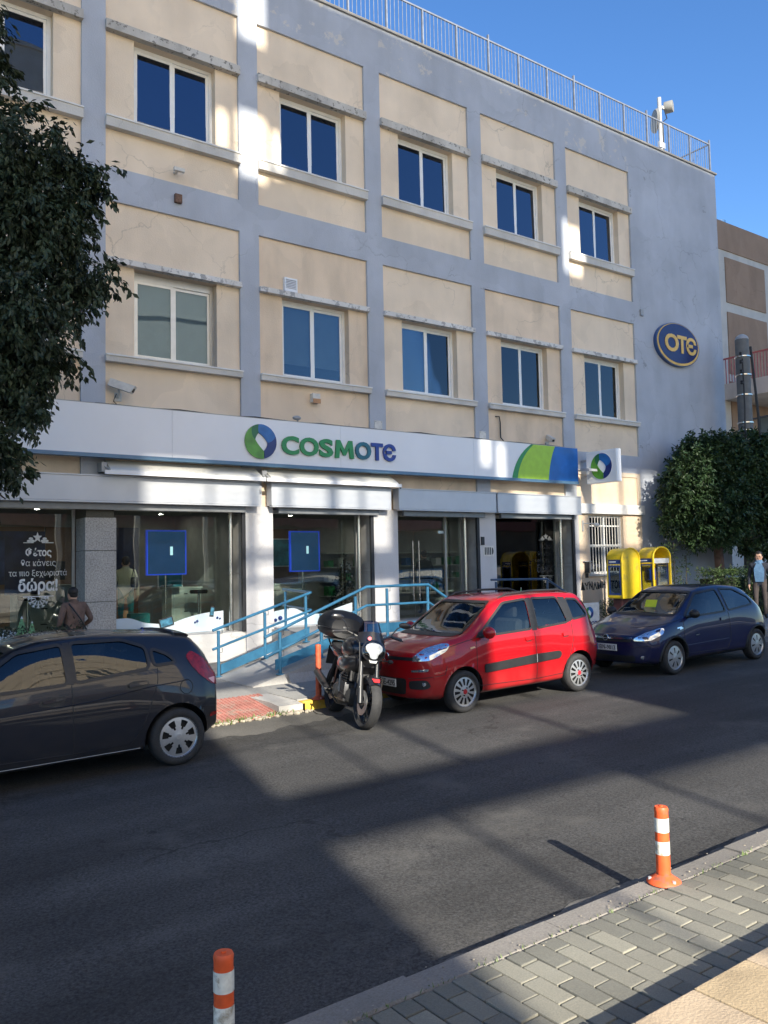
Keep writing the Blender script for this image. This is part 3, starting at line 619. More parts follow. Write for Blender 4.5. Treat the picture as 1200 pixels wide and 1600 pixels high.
# ------------------------------------------------------------------ awnings rolled up under the sign
M_AWN = mat('awning_cover', (.66,.64,.57), .5, var=.08, scale=2, dirt=(.45,.43,.38), dirt_scale=1.2, dirt_amt=.3)
for a, b, lab in ((4.72,7.98,'rolled up cream awning above the window with the granite pillar'),(8.06,11.5,'rolled up cream awning over the window beside the shop entrance')):
    A = thing('awning', ((a+b)/2, FY, 3.99), lab, 'awning')
    prof = [(FY-.005,4.26),(FY-.05,4.265),(FY-.40,4.06),(FY-.43,4.0),(FY-.40,3.985),(FY-.10,4.0),(FY-.005,4.03)]
    part('cover', MB().prism(prof, lambda u,v,w: (a+.12+w, u, v), b-a-.12), M_AWN, A)
    part('valance', MB().box(a, b+.05, FY-.46, FY-.43, 3.955, 4.03), M_WHITE, A)
    part('arm_bracket', MB().box(a+.0, a+.10, FY-.25, FY-.002, 4.02, 4.2).tube([(a+.02, FY-.2, 4.16), (a+.2, FY-.38, 3.99)], .02, 6), M_GREYP, A)
    part('crank', MB().tube([(b-.02, FY-.1, 4.16), (b+.02, FY-.4, 4.03), (b+.05, FY-.42, 3.93)], .022, 6), M_BLACK, A)
# ------------------------------------------------------------------ cameras, boxes, conduits on the facade
def cctv(p, aim, lab, s=1.0):
    t = thing('security_camera', p, lab, 'camera'); P = Vector(p); d = Vector(aim).normalized()
    up_ = Vector((0,0,1)); r_ = d.cross(up_).normalized(); u_ = r_.cross(d)
    M = Matrix((( *r_,), (*d,), (*u_,))).transposed()
    mb = MB(); c = P + Vector((0,-.16,.05))*s
    hs = [(-.06,-.17,-.05),(.06,-.17,-.05),(.06,.17,-.05),(-.06,.17,-.05),(-.045,-.17,.06),(.045,-.17,.06),(.05,.20,.06),(-.05,.20,.06)]
    mb.add([c+M@Vector(h)*s for h in hs], [(3,2,1,0),(4,5,6,7),(0,1,5,4),(1,2,6,5),(2,3,7,6),(3,0,4,7)])
    part('housing', mb, M_DIRTYW, t)
    part('lens', MB().tube([c+M@Vector((0,.172,0))*s, c+M@Vector((0,.19,0))*s], .035*s, 10), M_BLACK, t)
    part('arm', MB().tube([P+Vector((0,-.002,-.08))*s, P+Vector((0,-.07,-.09))*s, c+M@Vector((0,-.02,-.05))*s], .018*s, 6), M_DIRTYW, t)
    part('wall_plate', MB().box(P.x-.05*s, P.x+.05*s, P.y-.02, P.y-.001, P.z-.14*s, P.z-.02*s), M_DIRTYW, t)
    part('cable', MB().tube([P+Vector((-.03,-.02,-.05)), P+Vector((-.1,-.05,-.2)), P+Vector((.1,-.03,-.36))], .008, 5), M_CABLE, t)
cctv((5.12, FY+.06, 5.62), (.8,-.55,-.35), 'bulky white security camera on the cream panel above the blank end of the fascia', 1.35)
cctv((16.95, FY+.06, 5.48), (-.3,-.9,-.45), 'small white security camera above the lime green end of the fascia', 1.0)
cc = thing('wall_lamp', (18.3, FY, 3.15), 'small bracket lamp with white head beside the barred window', 'lamp')
part('arm', MB().box(18.22, 18.27, FY-.03, FY-.031+.03, 3.0, 3.3).tube([(18.25, FY-.02, 3.22), (18.42, FY-.3, 3.2)], .014, 6), M_GREYP, cc)
part('head', MB().ellipsoid((18.45, FY-.33, 3.16), (.08,.09,.06)), M_DIRTYW, cc, smooth=True)
fl = thing('floodlight', (17.95, SY, 4.4), 'flat dark floodlight under the end of the fascia beside the projecting light box', 'lamp')
part('head', MB().prism([(SY-.35,4.62),(SY-.02,4.66),(SY-.02,4.72),(SY-.33,4.69)], lambda u,v,w: (17.80+w, u, v), .34), M_GREYP, fl)
part('arm', MB().box(17.93, 17.98, SY-.02, FY-.001, 4.66, 4.7), M_GREYP, fl)
sb = thing('siren_box', (9.5, FY, 5.85), 'small beige siren box on the panel above the letters', 'siren')
part('body', MB().bbox(9.42, 9.62, FY-.07, FY+.059, 5.82, 6.02, .01), M_DIRTYW, sb); part('lower_cover', MB().box(9.43, 9.62, FY-.085, FY-.0705, 5.80, 5.9), mat('siren_orange', (.45,.23,.10), .5), sb)
vt = thing('wall_vent', (8.95, FY, 8.35), 'small square louvred vent above the window lintel', 'vent')
part('frame', MB().box(8.78, 9.10, FY-.02, FY+.059, 8.25, 8.29).box(8.78, 9.10, FY-.02, FY+.059, 8.51, 8.55).box(8.78, 8.81, FY-.02, FY+.059, 8.29, 8.51).box(9.07, 9.10, FY-.02, FY+.059, 8.29, 8.51), M_WHITE, vt)
for j in range(6): part('slat', MB().box(8.81, 9.07, FY-.01, FY+.03, 8.295+j*.036, 8.315+j*.036), M_WHITE, vt)
part('backing', MB().box(8.81, 9.07, FY+.04, FY+.058, 8.29, 8.51), M_BLACK, vt)
t = part('wall_stub', MB().tube([(6.29, FY+.06, 10.28), (6.29, FY-.12, 10.26)], .035, 8).box(6.2, 6.42, FY-.17, FY-.10, 10.24, 10.31), M_DIRTYW); base(t, (6.29,FY,10.2)); tag(t, 'short white lamp stub on the cream panel below the top row window', 'fixture')
t = part('junction_box', MB().bbox(6.25, 6.4, FY-.08, FY-.001, 9.62, 9.8, .01), mat('rusty_box', (.16,.09,.06), .8, var=.4, scale=30)); base(t, (6.32,FY,9.62)); tag(t, 'rusty little junction box on the blue-grey beam between the storeys', 'box')
t = part('hook', MB().box(21.2, 21.33, FY-.06, FY-.001, 9.66, 9.86), M_GREYP); base(t, (21.25,FY,9.66)); tag(t, 'short grey conduit stub on the blue-grey wall near the oval sign', 'conduit')
t = part('conduit', MB().tube([(15.05, FY-.02+.06, 6.0), (15.15, FY+.0, 6.0), (15.2, FY+.02, 5.85), (15.2, FY+.02, 5.45), (15.3, FY-.05, 5.29)], .016, 6), M_CABLE); base(t, (15.2,FY,5.3)); tag(t, 'bent black conduit climbing the cream panel above the sign', 'conduit')
pts = [(4.6+i*.55, SY+.12+.05*sin(i*1.7), SZ1+.03+.012*sin(i*2.3)) for i in range(24)]
t = part('sign_cable', MB().tube(pts, .014, 5), M_CABLE); base(t, (10,SY+.1,SZ1)); tag(t, 'loose black cable lying along the top of the white fascia', 'cable')
t = part('spotlight_stub', MB().tube([(8.95, SY+.15, SZ1+.012), (8.95, SY+.15, SZ1+.09)], .02, 6).ellipsoid((8.9, SY+.1, SZ1+.11), (.10,.07,.05)), M_GREYP, smooth=True); base(t, (8.95,SY+.15,SZ1)); tag(t, 'stubby grey lamp fitting on top of the fascia above the letters', 'lamp')
for x, z in ((11.24,5.36),(14.54,5.36)):
    t = thing('anchor_plate', (x, FY, z), ('bolted white anchor plate on the pillar above the last sign letter' if x < 12 else 'bolted white anchor plate on the pillar between the letters and the lime panel'), 'plate', 'anchor plates above the fascia')
    part('plate', MB().box(x-.11, x+.11, FY-.012, FY-.001, z-.02, z+.2), M_DIRTYW, t)
    for a, c in ((-.08,.0),(.08,.0),(-.08,.17),(.08,.17)): part('bolt', MB().tube([(x+a, FY-.012, z+c+.005), (x+a, FY-.025, z+c+.005)], .012, 6), M_GREYP, t)
t = thing('wall_sticker', (14.62, FY-.03, 2.45), 'white plate with dark bars on the grey pillar right of the shop entrance', 'plate')
part('plate', MB().box(14.42, 14.78, FY-.04, FY-.031, 2.33, 2.60), M_DIRTYW, t)
for j in range(4): part('stripe', MB().box(14.47+j*.06, 14.505+j*.06, FY-.044, FY-.0401, 2.37, 2.56), M_BLACK, t)
part('half_disc', MB().prism([(.0,-.09)]+arc(-90,90,8)[1:-1]+[(.0,.09)], lambda u,v,w: (14.72+u*.05, FY-.0401-w, 2.465+v*(.09 if abs(v) <= 1 and u else 1)), .004), M_BLACK, t)
t = part('card_reader', MB().bbox(14.35, 14.45, FY-.07, FY-.031, 2.62, 2.83, .008), M_BLACK); base(t, (14.4,FY-.03,2.62)); tag(t, 'small black card reader above the white plate on the grey pillar', 'reader')
t = thing('meter_box', (18.15, FY, 1.85), 'narrow black meter box with a little roof on the cream wall', 'box')
part('body', MB().box(18.27, 18.43, FY-.05, FY-.001, 1.82, 2.13), M_BLACK, t); part('roof', MB().box(18.2, 18.5, FY-.09, FY-.001, 2.131, 2.155), M_GREYP, t); part('notice', MB().box(18.29, 18.42, FY-.01, FY-.001, 1.68, 1.81), M_BLACK, t)
# graffiti: sprayed letters a hair proud of the wall
g = text_part('graffiti', 'ΔΥΝΑΜΗ ΕΤΟΝ', .27, face_M(18.09, FY-.004, 1.36, 0), M_BLACK, None, extrude=.001, bold=.010, width=.90)
rg = random.Random(4)
for v in g.data.vertices: n_ = noise.noise_vector(Vector((v.co.x*3.1, v.co.z*3.1, 0))); v.co.x += n_.x*.03; v.co.z += n_.y*.045+.03*noise.noise(Vector((v.co.x*7, 0, 5)))
base(g, (19,FY,1.36)); tag(g, 'black sprayed Greek graffiti on the cream wall under the barred window', 'graffiti')
# rooftop mast
M_DISH = mat('dish_grey_white', (.20,.20,.19), .6, var=.1)
t = thing('antenna_mast', (24.07, FY+1.0, 15.2), 'rooftop mast carrying two white dish antennas behind the roof railing', 'antenna')
part('pole', MB().tube([(24.07, FY+1, 15.2), (24.07, FY+1, 18.0)], .07, 10), M_GREYP, t, smooth=True)
Mx = Matrix.Translation((23.72, FY+.95, 17.05)) @ Matrix.Rotation(radians(-125), 4, 'Z') @ Matrix.Rotation(radians(90), 4, 'X')
part('dish', MB().lathe([(.0,.10),(.2,.09),(.36,.04),(.40,-.03),(.36,-.06),(.15,-.14),(.0,-.15)], 24, Mx), M_DISH, t, smooth=True)
Mx = Matrix.Translation((24.42, FY+.85, 17.72)) @ Matrix.Rotation(radians(25), 4, 'Z') @ Matrix.Rotation(radians(90), 4, 'X')
part('drum', MB().lathe([(.0,.12),(.19,.12),(.2,.1),(.2,-.14),(.19,-.16),(.0,-.16)], 20, Mx), M_DISH, t, smooth=True)
part('bracket', MB().box(23.75, 24.05, FY+.97, FY+1.03, 17.0, 17.1).box(24.1, 24.4, FY+.9, FY+.96, 17.6, 17.7).box(23.9, 24.2, FY+.92, FY+.99, 16.2, 16.4), M_GREYP, t)
part('cable', MB().tube([(24.2, FY+.9, 17.6), (24.33, FY+.9, 17.3), (24.15, FY+.95, 17.15), (24.12, FY+.93, 15.4)], .02, 6), M_CABLE, t)
# ------------------------------------------------------------------ entrance ramp, landing, steps
M_RBLUE = mat('rail_blue_paint', (.035,.155,.27), .4, var=.14, scale=9, bump=.05)
M_RSHADED = mat('rail_blue_shaded', (.03,.065,.13), .4, var=.15, scale=9)  # railing blue made darker, so its shade is held in the colour
LZ = .86
RP = thing('entrance_ramp', (9, 13.3, .2), 'pale concrete ramp and landing rising to the shop entrance', 'ramp')
mb = MB(); x0, x1 = 6.1, 8.35
mb.prism([(x0, .1), (x0, gz(x0)+.145), (x1, LZ), (x1, .1)], lambda u,v,w: (u, 12.22+w, v), 1.52)
part('slope', mb, M_RAMPC, RP)
part('landing', MB().box(8.351, 10.2, 12.22, FY+.0, .0, LZ), M_RAMPC, RP)
part('landing', MB().box(10.201, 16.0, 14.3, FY+.0, .0, LZ-.002), M_RAMPC, RP)
part('landing', MB().box(11.74, 14.32, FY+.001, FY+.72, .0, LZ-.03), M_RAMPC, RP)
for i in range(4):
    part('step', MB().box(10.201+.3*i, 10.5+.3*i, 12.22, 14.299, .0, LZ-.14*(i+1)), M_RAMPC, RP)
    part('step', MB().box(16.001+.3*i, 16.3+.3*i, 14.3, FY-.001, .0, LZ-.002-.12*(i+1)), M_RAMPC, RP)
part('apron', MB().prism([(12.05-.0,.0),(12.219,.0),(12.219,.30)], lambda u,v,w: (6.75+w, u-.35*0, v+.12), 1.55), M_RAMPC, RP)
def zr(x): return gz(6.1)+.145+(LZ-gz(6.1)-.145)*max(0, min(1, (x-6.1)/2.25))
def railing(name, lab, path, posts, m, skirt=None, r=.026):
    t = thing(name, path[0], lab, 'railing')
    P = [Vector(p) for p in path]
    part('handrail', MB().tube([p for p in P], r, 10), m, t, smooth=True)
    part('mid_rail', MB().tube([p-Vector((0,0,.33)) for p in P], r*.9, 10), m, t, smooth=True)
    for (x, y, zb, zt) in posts:
        po = part('post', MB().tube([(x, y, zb), (x, y, zt)], .028, 10), m, t, smooth=True)
        part('foot_plate', MB().tube([(x, y, zb), (x, y, zb+.015)], .075, 14), m, po)
        for dz in (.0, -.33): part('rail_bracket', MB().tube([(x, y, zt+dz-.05), (x+.07, y-.0, zt+dz-.05), (x+.07, y, zt+dz+.03)], .006, 5), M_STEEL, po)
    for a, b, h in (skirt or []):
        a, b = Vector(a), Vector(b); z = Vector((0,0,h)); n = (b-a).cross(Vector((0,0,1))).normalized()*.012
        part('kick_plate', MB().add([a-n, b-n, b-n+z, a-n+z, a+n, b+n, b+n+z, a+n+z], [(0,1,2,3),(7,6,5,4),(0,4,5,1),(1,5,6,2),(2,6,7,3),(3,7,4,0)]), m, t)
    return t
YR, YL = 12.30, 13.66
railing('ramp_railing', 'bright blue ramp railing on the street side rising to a level stretch by the doors',
    [(6.35,YR,1.03),(8.39,YR,1.79),(9.80,YR,1.79),(10.42,YR,1.42),(11.0,YR,1.08)],
    [(6.64,YR,zr(6.64),1.10),(7.44,YR,zr(7.44),1.36),(8.15,YR,zr(8.15),1.63),(8.84,YR,LZ,1.75),(9.78,YR,LZ,1.75)], M_RBLUE,
    skirt=[((6.55,YR,zr(6.55)+.10),(8.33,YR,zr(8.33)+.13),.17),((8.4,YR,LZ+.10),(10.15,YR,LZ+.10),.17)])
railing('ramp_railing', 'shorter blue ramp railing on the shop side that turns in towards the window',
    [(6.05,YL,1.09),(8.01,YL,1.67),(8.08,YL+.06,1.68),(8.46,15.5,1.70)],
    [(6.16,YL,zr(6.16),1.08),(7.07,YL,zr(7.07),1.36),(7.93,YL,LZ-.1,1.62),(8.40,15.3,LZ,1.66)], M_RBLUE,
    skirt=[((6.2,YL,zr(6.2)+.03),(8.0,YL,zr(8.0)+.10),.17)])
railing('stair_railing', 'blue stair railing darkened as if shaded in front of the right-hand shop window',
    [(13.35,14.4,1.77),(15.2,14.4,1.74),(16.5,14.4,1.06)],
    [(13.5,14.4,LZ,1.72),(15.22,14.4,LZ,1.70),(16.2,14.4,.5,1.2)], M_RSHADED)
# ------------------------------------------------------------------ pavement details on the far side
def kerb_piece(x0, x1, y0, y1, h, m, parent, nm='kerb_stone'):
    mb = MB(); b = .012
    mb.add([(x0+.003,y0,gz(x0)-.1),(x1-.003,y0,gz(x1)-.1),(x1-.003,y0,gz(x1)+h-b),(x0+.003,y0,gz(x0)+h-b),(x0+.003,y0+b,gz(x0)+h),(x1-.003,y0+b,gz(x1)+h),(x1-.003,y1,gz(x1)+h),(x0+.003,y1,gz(x0)+h),(x1-.003,y1,gz(x1)-.1),(x0+.003,y1,gz(x0)-.1)],
        [(0,1,2,3),(3,2,5,4),(4,5,6,7),(7,6,8,9),(0,3,4,7,9),(1,8,6,5,2)])
    return part(nm, mb, m, parent)
fp = bpy.data.objects['far_pavement']
x = -6.0
while x < 40:
    if not (4.2 < x+.4 < 5.75): kerb_piece(x, x+.8, FK, FK+.128, .135, M_KERBY if 5.75 < x+.4 < 10.5 else M_KERB, fp)
    x += .8
# lowered crossing with red ribbed tiles
for i in range(4):
    a = 4.25+i*.4
    for j in range(3):
        y0 = FK-.04+j*.36; mb = MB(); z0 = .02+j*.045; z1 = .02+(j+1)*.045
        mb.add([(a+.004,y0,gz(a)+z0),(a+.396,y0,gz(a+.4)+z0),(a+.396,y0+.352,gz(a+.4)+z1),(a+.004,y0+.352,gz(a)+z1)]+[(a+.004,y0,gz(a)+z0-.12),(a+.396,y0,gz(a+.4)+z0-.12),(a+.396,y0+.352,gz(a+.4)+z1-.12),(a+.004,y0+.352,gz(a)+z1-.12)], [(0,1,2,3),(0,4,5,1),(1,5,6,2),(2,6,7,3),(3,7,4,0)])
        for r in range(6):
            xx = a+.03+r*.062
            mb.add([(xx,y0+.004,gz(xx)+z0+.009),(xx+.03,y0+.004,gz(xx)+z0+.009),(xx+.03,y0+.348,gz(xx)+z1+.009),(xx,y0+.348,gz(xx)+z1+.009),(xx,y0+.004,gz(xx)+z0-.01),(xx+.03,y0+.004,gz(xx)+z0-.01),(xx+.03,y0+.348,gz(xx)+z1-.01),(xx,y0+.348,gz(xx)+z1-.01)], [(0,1,2,3),(0,4,5,1),(1,5,6,2),(2,6,7,3),(3,7,4,0)])
        part('ribbed_tile', mb, M_REDTILE, fp)
part('kerb_return', MB().prism([(FK,.0),(FK+1.04,.0),(FK+1.04,.143),(FK+.25,.143),(FK,.12)], lambda u,v,w: (5.62+w+(.23 if v > .05 else 0)*0, u, v+gz(5.7)), .42), M_RAMPC, fp)
# loose paving slabs by the kerb
mb0 = None
for i in range(60):
    for j in range(3):
        a = -3+i*.5; y0 = FK+.16+j*.46
        if 4.0 < a+.25 < 6.0 and j < 3: continue
        if y0+.44 > 11.95: continue
        if mb0 is None:
            mb0 = part('paving_slab', MB().bbox(0, .49, 0, .45, -.06, .012, .004), M_SLAB, fp)
            mb0.location = (a, y0, gz(a+.25)+.13+random.uniform(-.003,.003)); mb0.rotation_euler = (0, -SL, 0)
        else:
            q = share('paving_slab', mb0, fp, (a, y0, gz(a+.25)+.13+random.uniform(-.004,.004))); q.rotation_euler = (random.uniform(-.006,.006), -SL, 0)
# rubble and weeds at the broken kerb end
M_RUB = mat('rubble', (.27,.24,.19), .9, var=.3, scale=20); M_WEED = mat('weed_leaf', (.09,.13,.035), .7, var=.3, scale=12)
mb = MB(); rr = random.Random(3)
for i in range(160):
    x = rr.uniform(4.2, 6.1); y = FK-.05+rr.gauss(0, .07); s = rr.uniform(.008,.035)
    if 5.5 < x < 5.85: s *= 1.5
    mb.ellipsoid((x, y, gz(x)+.02), (s*rr.uniform(.7,1.4), s, s*.7), 6, 4)
o = part('kerb_rubble', mb, M_RUB); tag(o, 'crumbled rubble and grit at the broken end of the kerb', 'rubble', kind='stuff')
mb = MB()
for i in range(110):
    x = rr.choice((4.7, 5.1, 5.55))+rr.gauss(0,.13); y = FK-.06+rr.gauss(0,.04); z = gz(x)+.02; a = rr.uniform(0, 6.28); h = rr.uniform(.03,.09)
    d = Vector((cos(a), sin(a), 0)); e = Vector((-sin(a), cos(a), 0))*.012
    p = Vector((x,y,z)); mb.add([p-e, p+e, p+d*h*.6+Vector((0,0,h))], [(0,1,2)])
o = part('kerb_weeds', mb, M_WEED, fix=False); tag(o, 'small green weeds growing along the broken kerb', 'weeds', kind='stuff')
# ------------------------------------------------------------------ near side: kerb, grey pavers, raised yellow paving
x = -3.0; rr = random.Random(11)
while x < 16:
    w = rr.uniform(.85, 1.05); kerb_piece(x, x+w, 3.24, 3.40+rr.uniform(-.012,.012), .118+rr.uniform(-.006,.006), M_KERB, nearp); x += w
pm = []
for k in range(3):
    q = part('paver', MB().bbox(.004, .116, .004, .232, -.05, .0, .006), M_PAVER[k], nearp); q.location = (-40, 0, -5); pm.append(q)
used = [False]*3; cnt = 0
hq_ = part('half_paver', MB().bbox(.004, .116, .004, .114, -.05, .0, .006), M_PAVER[1], nearp); hq_.location = (1.2-.121, 3.109, gz(1.1)+.121); hm_ = hq_.data
for i in range(0, 76):
    for j in range(4):
        a = 1.2+i*.121; y0 = 3.225-.237*(j+1)-(.118 if i % 2 else 0)
        if y0 < 2.15: continue
        if j == 0 and i % 2:
            hp_ = share('half_paver', hm_, nearp, (a, 3.225-.116, gz(a+.06)+.121+rr.uniform(-.002,.002))); hp_.rotation_euler = (0, -SL, 0)
        k = rr.choice((0,0,1,1,2)); loc = (a, y0, gz(a+.06)+.122+rr.uniform(-.0025,.0025)); rot = (rr.uniform(-.012,.012), -SL+rr.uniform(-.015,.015), rr.uniform(-.012,.012))
        if not used[k]: pm[k].location = loc; pm[k].rotation_euler = rot; used[k] = True
        else: share('paver', pm[k], nearp, loc, rot)
        cnt += 1
plat = struct('raised_pavement', strip(-5.9, 2.255, .262, drop=.4), M_JOINT)
ym = []
for k in range(3):
    q = part('yellow_paver', MB().bbox(.003, .397, .003, .397, -.05, .0, .006), M_YTILE[k], plat); ym.append(q)
us = [False]*3
for i in range(-1, 16):
    for j in range(7):
        a = i*.4+(.2 if j % 2 else 0); y0 = 2.258-.4*(j+1); k = rr.choice((0,0,1,2)) if j else rr.choice((1,0))
        loc = (a, y0, gz(a+.2)+.283+rr.uniform(-.002,.002)); rot = (0, -SL, 0)
        if not us[k]: ym[k].location = loc; ym[k].rotation_euler = rot; us[k] = True
        else: share('yellow_paver', ym[k], plat, loc, rot)
# ------------------------------------------------------------------ bollards
M_ORANGE = mat('orange_plastic', (.70,.10,.025), .5, var=.16, scale=14, dirt=(.30,.10,.06), dirt_scale=11, dirt_amt=.32)
M_REFLW = mat('reflective_white', (.70,.68,.60), .4, var=.16, scale=25, dirt=(.35,.31,.24), dirt_scale=14, dirt_amt=.35)
def bollard(x, y, z, lab, dull=False, h=.455, bands=True):
    t = thing('flexible_bollard', (x, y, z), lab, 'bollard', 'orange bollards')
    T = Matrix.Translation((x,y,z)); m = M_ORANGE if not dull else mat('worn_orange_plastic', (.42,.075,.03), .6, var=.3, scale=14)
    part('foot', MB().lathe([(.0,.0),(.105,.0),(.10,.012),(.07,.03),(.045,.05)], 24, T), m, t, smooth=50)
    part('tube', MB().lathe([(.043,.03),(.041,h-.03),(.043,h-.012),(.038,h),(.0,h)], 20, T), m, t, smooth=50)
    part('top_knob', MB().lathe([(.012,h),(.012,h+.008),(.0,h+.008)], 8, T), m, t)
    for a in (20, 140, 260): part('bolt', MB().tube([(x+.085*cos(radians(a)), y+.085*sin(radians(a)), z+.012), (x+.085*cos(radians(a)), y+.085*sin(radians(a)), z+.03)], .011, 6), M_GREYP, t)
    if bands:
        for a, b in ((h-.15, h-.065), (h-.285, h-.205)): part('reflective_band', MB().lathe([(.0435,a),(.0435,b)], 20, T), M_REFLW, t, smooth='all')
bollard(4.43, 3.30, gz(4.43)+.119, 'clean orange bollard with two white bands standing in sun on the kerb edge')
bollard(1.50, 3.30, gz(1.50)+.119, 'grubby orange bollard with two white bands in the shade of the kerb edge')
bollard(6.28, 10.48, gz(6.28)+.14, 'faded orange bollard without bands beside the motorcycle', True, .78, False)

# weeds and grit in the paver joints
mb = MB(); rr = random.Random(8)
for i in range(420):
    x = rr.uniform(1.6, 7.5); y = 3.235+rr.gauss(0,.012) if rr.random() < .6 else 2.27+rr.gauss(0,.01)
    z = gz(x)+.118; a = rr.uniform(0, 6.28); h = rr.uniform(.008,.028); d = Vector((cos(a), sin(a), 0)); e = Vector((-sin(a), cos(a), 0))*.004; p = Vector((x,y,z)); mb.add([p-e, p+e, p+d*h*.6+Vector((0,0,h))], [(0,1,2)])
o = part('joint_weeds', mb, M_WEED, fix=False); tag(o, 'tiny weeds sprouting along the near kerb joint', 'weeds', kind='stuff')
mb = MB()
for i in range(500):
    x = rr.uniform(1.5, 9); y = rr.choice((3.46,3.26,2.3))+rr.gauss(0,.035); s_ = rr.uniform(.002,.008)
    mb.ellipsoid((x, y, gz(x)+(.006 if y > 3.41 else .122)), (s_*rr.uniform(.8,1.6), s_, s_*.6), 5, 3)
o = part('kerb_grit', mb, M_RUB); tag(o, 'scattered grit along the near kerb', 'grit', kind='stuff')
# ------------------------------------------------------------------ cars
def pchip(keys):
    xs = [k[0] for k in keys]; ys = [k[1] for k in keys]; n = len(xs)
    h = [xs[i+1]-xs[i] for i in range(n-1)]; d = [(ys[i+1]-ys[i])/h[i] for i in range(n-1)]; m = [0]*n
    for i in range(1, n-1):
        if d[i-1]*d[i] > 0:
            w1, w2 = 2*h[i]+h[i-1], h[i]+2*h[i-1]; m[i] = (w1+w2)/(w1/d[i-1]+w2/d[i])
    m[0], m[-1] = d[0], d[-1]
    def f(x):
        if x <= xs[0]: return ys[0]
        if x >= xs[-1]: return ys[-1]
        i = 0
        while x > xs[i+1]: i += 1
        t = (x-xs[i])/h[i]; a, b, c, e = 2*t**3-3*t*t+1, t**3-2*t*t+t, -2*t**3+3*t*t, t**3-t*t
        return a*ys[i]+b*h[i]*m[i]+c*ys[i+1]+e*h[i]*m[i+1]
    return f
def catmull(P, counts):
    P = [Vector(p) for p in P]; out = []
    for i in range(len(P)-1):
        p0 = P[i-1] if i else P[i]*2-P[i+1]; p1, p2 = P[i], P[i+1]; p3 = P[i+2] if i+2 < len(P) else P[i+1]*2-P[i]
        d1 = (p2-p1).length+1e-6; t1 = (p2-p0)*(d1/((p1-p0).length+d1)); t2 = (p3-p1)*(d1/((p3-p2).length+d1))
        for j in range(counts[i]):
            t = j/counts[i]; out.append((2*t**3-3*t*t+1)*p1+(t**3-2*t*t+t)*t1*.85+(-2*t**3+3*t*t)*p2+(t**3-t*t)*t2*.85)
    out.append(P[-1]); return out
def in_poly(u, v, P):
    c = False; j = len(P)-1
    for i in range(len(P)):
        if (P[i][1] > v) != (P[j][1] > v) and u < (P[j][0]-P[i][0])*(v-P[i][1])/(P[j][1]-P[i][1])+P[i][0]: c = not c
        j = i
    return c
def smooth_poly(P, r=.04, n=4):        # rounds the corners of a polygon
    out = []; k = len(P)
    for i in range(k):
        p, a, b = Vector(P[i]), Vector(P[i-1]), Vector(P[(i+1) % k]); da, db = a-p, b-p
        ra = min(r, da.length*.45); rb = min(r, db.length*.45); s, e = p+da.normalized()*ra, p+db.normalized()*rb
        for j in range(n+1):
            t = j/n; q = s*(1-t)**2+p*2*t*(1-t)+e*t*t; out.append((q.x, q.y))
    return out
def densify(P, h):
    out = []
    for i in range(len(P)):
        a, b = Vector(P[i]), Vector(P[(i+1) % len(P)]); n = max(1, int((b-a).length/h))
        for j in range(n): out.append(tuple(a+(b-a)*j/n))
    return out
def outset(P, w):
    k = len(P); A = sum(P[i][0]*P[(i+1) % k][1]-P[(i+1) % k][0]*P[i][1] for i in range(k)); s = 1 if A > 0 else -1; out = []
    for i in range(k):
        a, p, b = Vector(P[i-1]), Vector(P[i]), Vector(P[(i+1) % k]); t = (b-a)
        if t.length < 1e-9: t = Vector((1,0))
        t.normalize(); out.append((p.x+t.y*w*s, p.y-t.x*w*s))
    return out
def paint_mat(name, col):
    m = mat(name, col, .35, metal=.0, var=.04, scale=2, coat=.75, spec=.25)
    n = m.node_tree.nodes; l = m.node_tree.links; b = n['Principled BSDF']; src = b.inputs['Base Color'].links[0].from_socket
    g = n.new('ShaderNodeNewGeometry'); x = n.new('ShaderNodeMix'); x.data_type = 'RGBA'; l.new(g.outputs['Backfacing'], x.inputs[0]); l.new(src, x.inputs[6]); x.inputs[7].default_value = (.02,.02,.022,1)
    l.new(x.outputs[2], b.inputs['Base Color'])
    # road dust settles low on the flanks
    tcn = n.new('ShaderNodeTexCoord'); sx = n.new('ShaderNodeSeparateXYZ'); l.new(tcn.outputs['Object'], sx.inputs[0])
    ds = n.new('ShaderNodeTexNoise'); ds.inputs['Scale'].default_value = 7; ds.inputs['Detail'].default_value = 6; l.new(tcn.outputs['Object'], ds.inputs['Vector'])
    r1 = n.new('ShaderNodeMapRange'); r1.inputs[1].default_value = .20; r1.inputs[2].default_value = .62; r1.inputs[3].default_value = .26; r1.inputs[4].default_value = .0; l.new(sx.outputs['Z'], r1.inputs[0])
    mu = n.new('ShaderNodeMath'); mu.operation = 'MULTIPLY'; l.new(r1.outputs[0], mu.inputs[0]); l.new(ds.outputs[0], mu.inputs[1])
    dm = n.new('ShaderNodeMix'); dm.data_type = 'RGBA'; l.new(mu.outputs[0], dm.inputs[0]); l.new(x.outputs[2], dm.inputs[6]); dm.inputs[7].default_value = (.13,.12,.105,1); l.new(dm.outputs[2], b.inputs['Base Color'])
    rg = n.new('ShaderNodeMath'); rg.operation = 'ADD'; l.new(mu.outputs[0], rg.inputs[0]); rg.inputs[1].default_value = .03; l.new(rg.outputs[0], b.inputs['Coat Roughness'])
    return m
M_TRIM = mat('black_trim', (.014,.014,.015), .5, var=.15, scale=20); M_CGLASS = glass_mat('car_glass', (.50,.56,.56), refl=1.6); M_CGLASSD = glass_mat('car_glass_tinted', (.16,.18,.19), refl=1.5)
M_TYRE = mat('tyre_rubber', (.022,.022,.023), .8, var=.25, scale=20, bump=.2); M_HUB = mat('hubcap_silver', (.55,.56,.57), .32, metal=.75, var=.08, scale=20); M_HUBD = mat('hub_dark', (.012,.012,.013), .7)
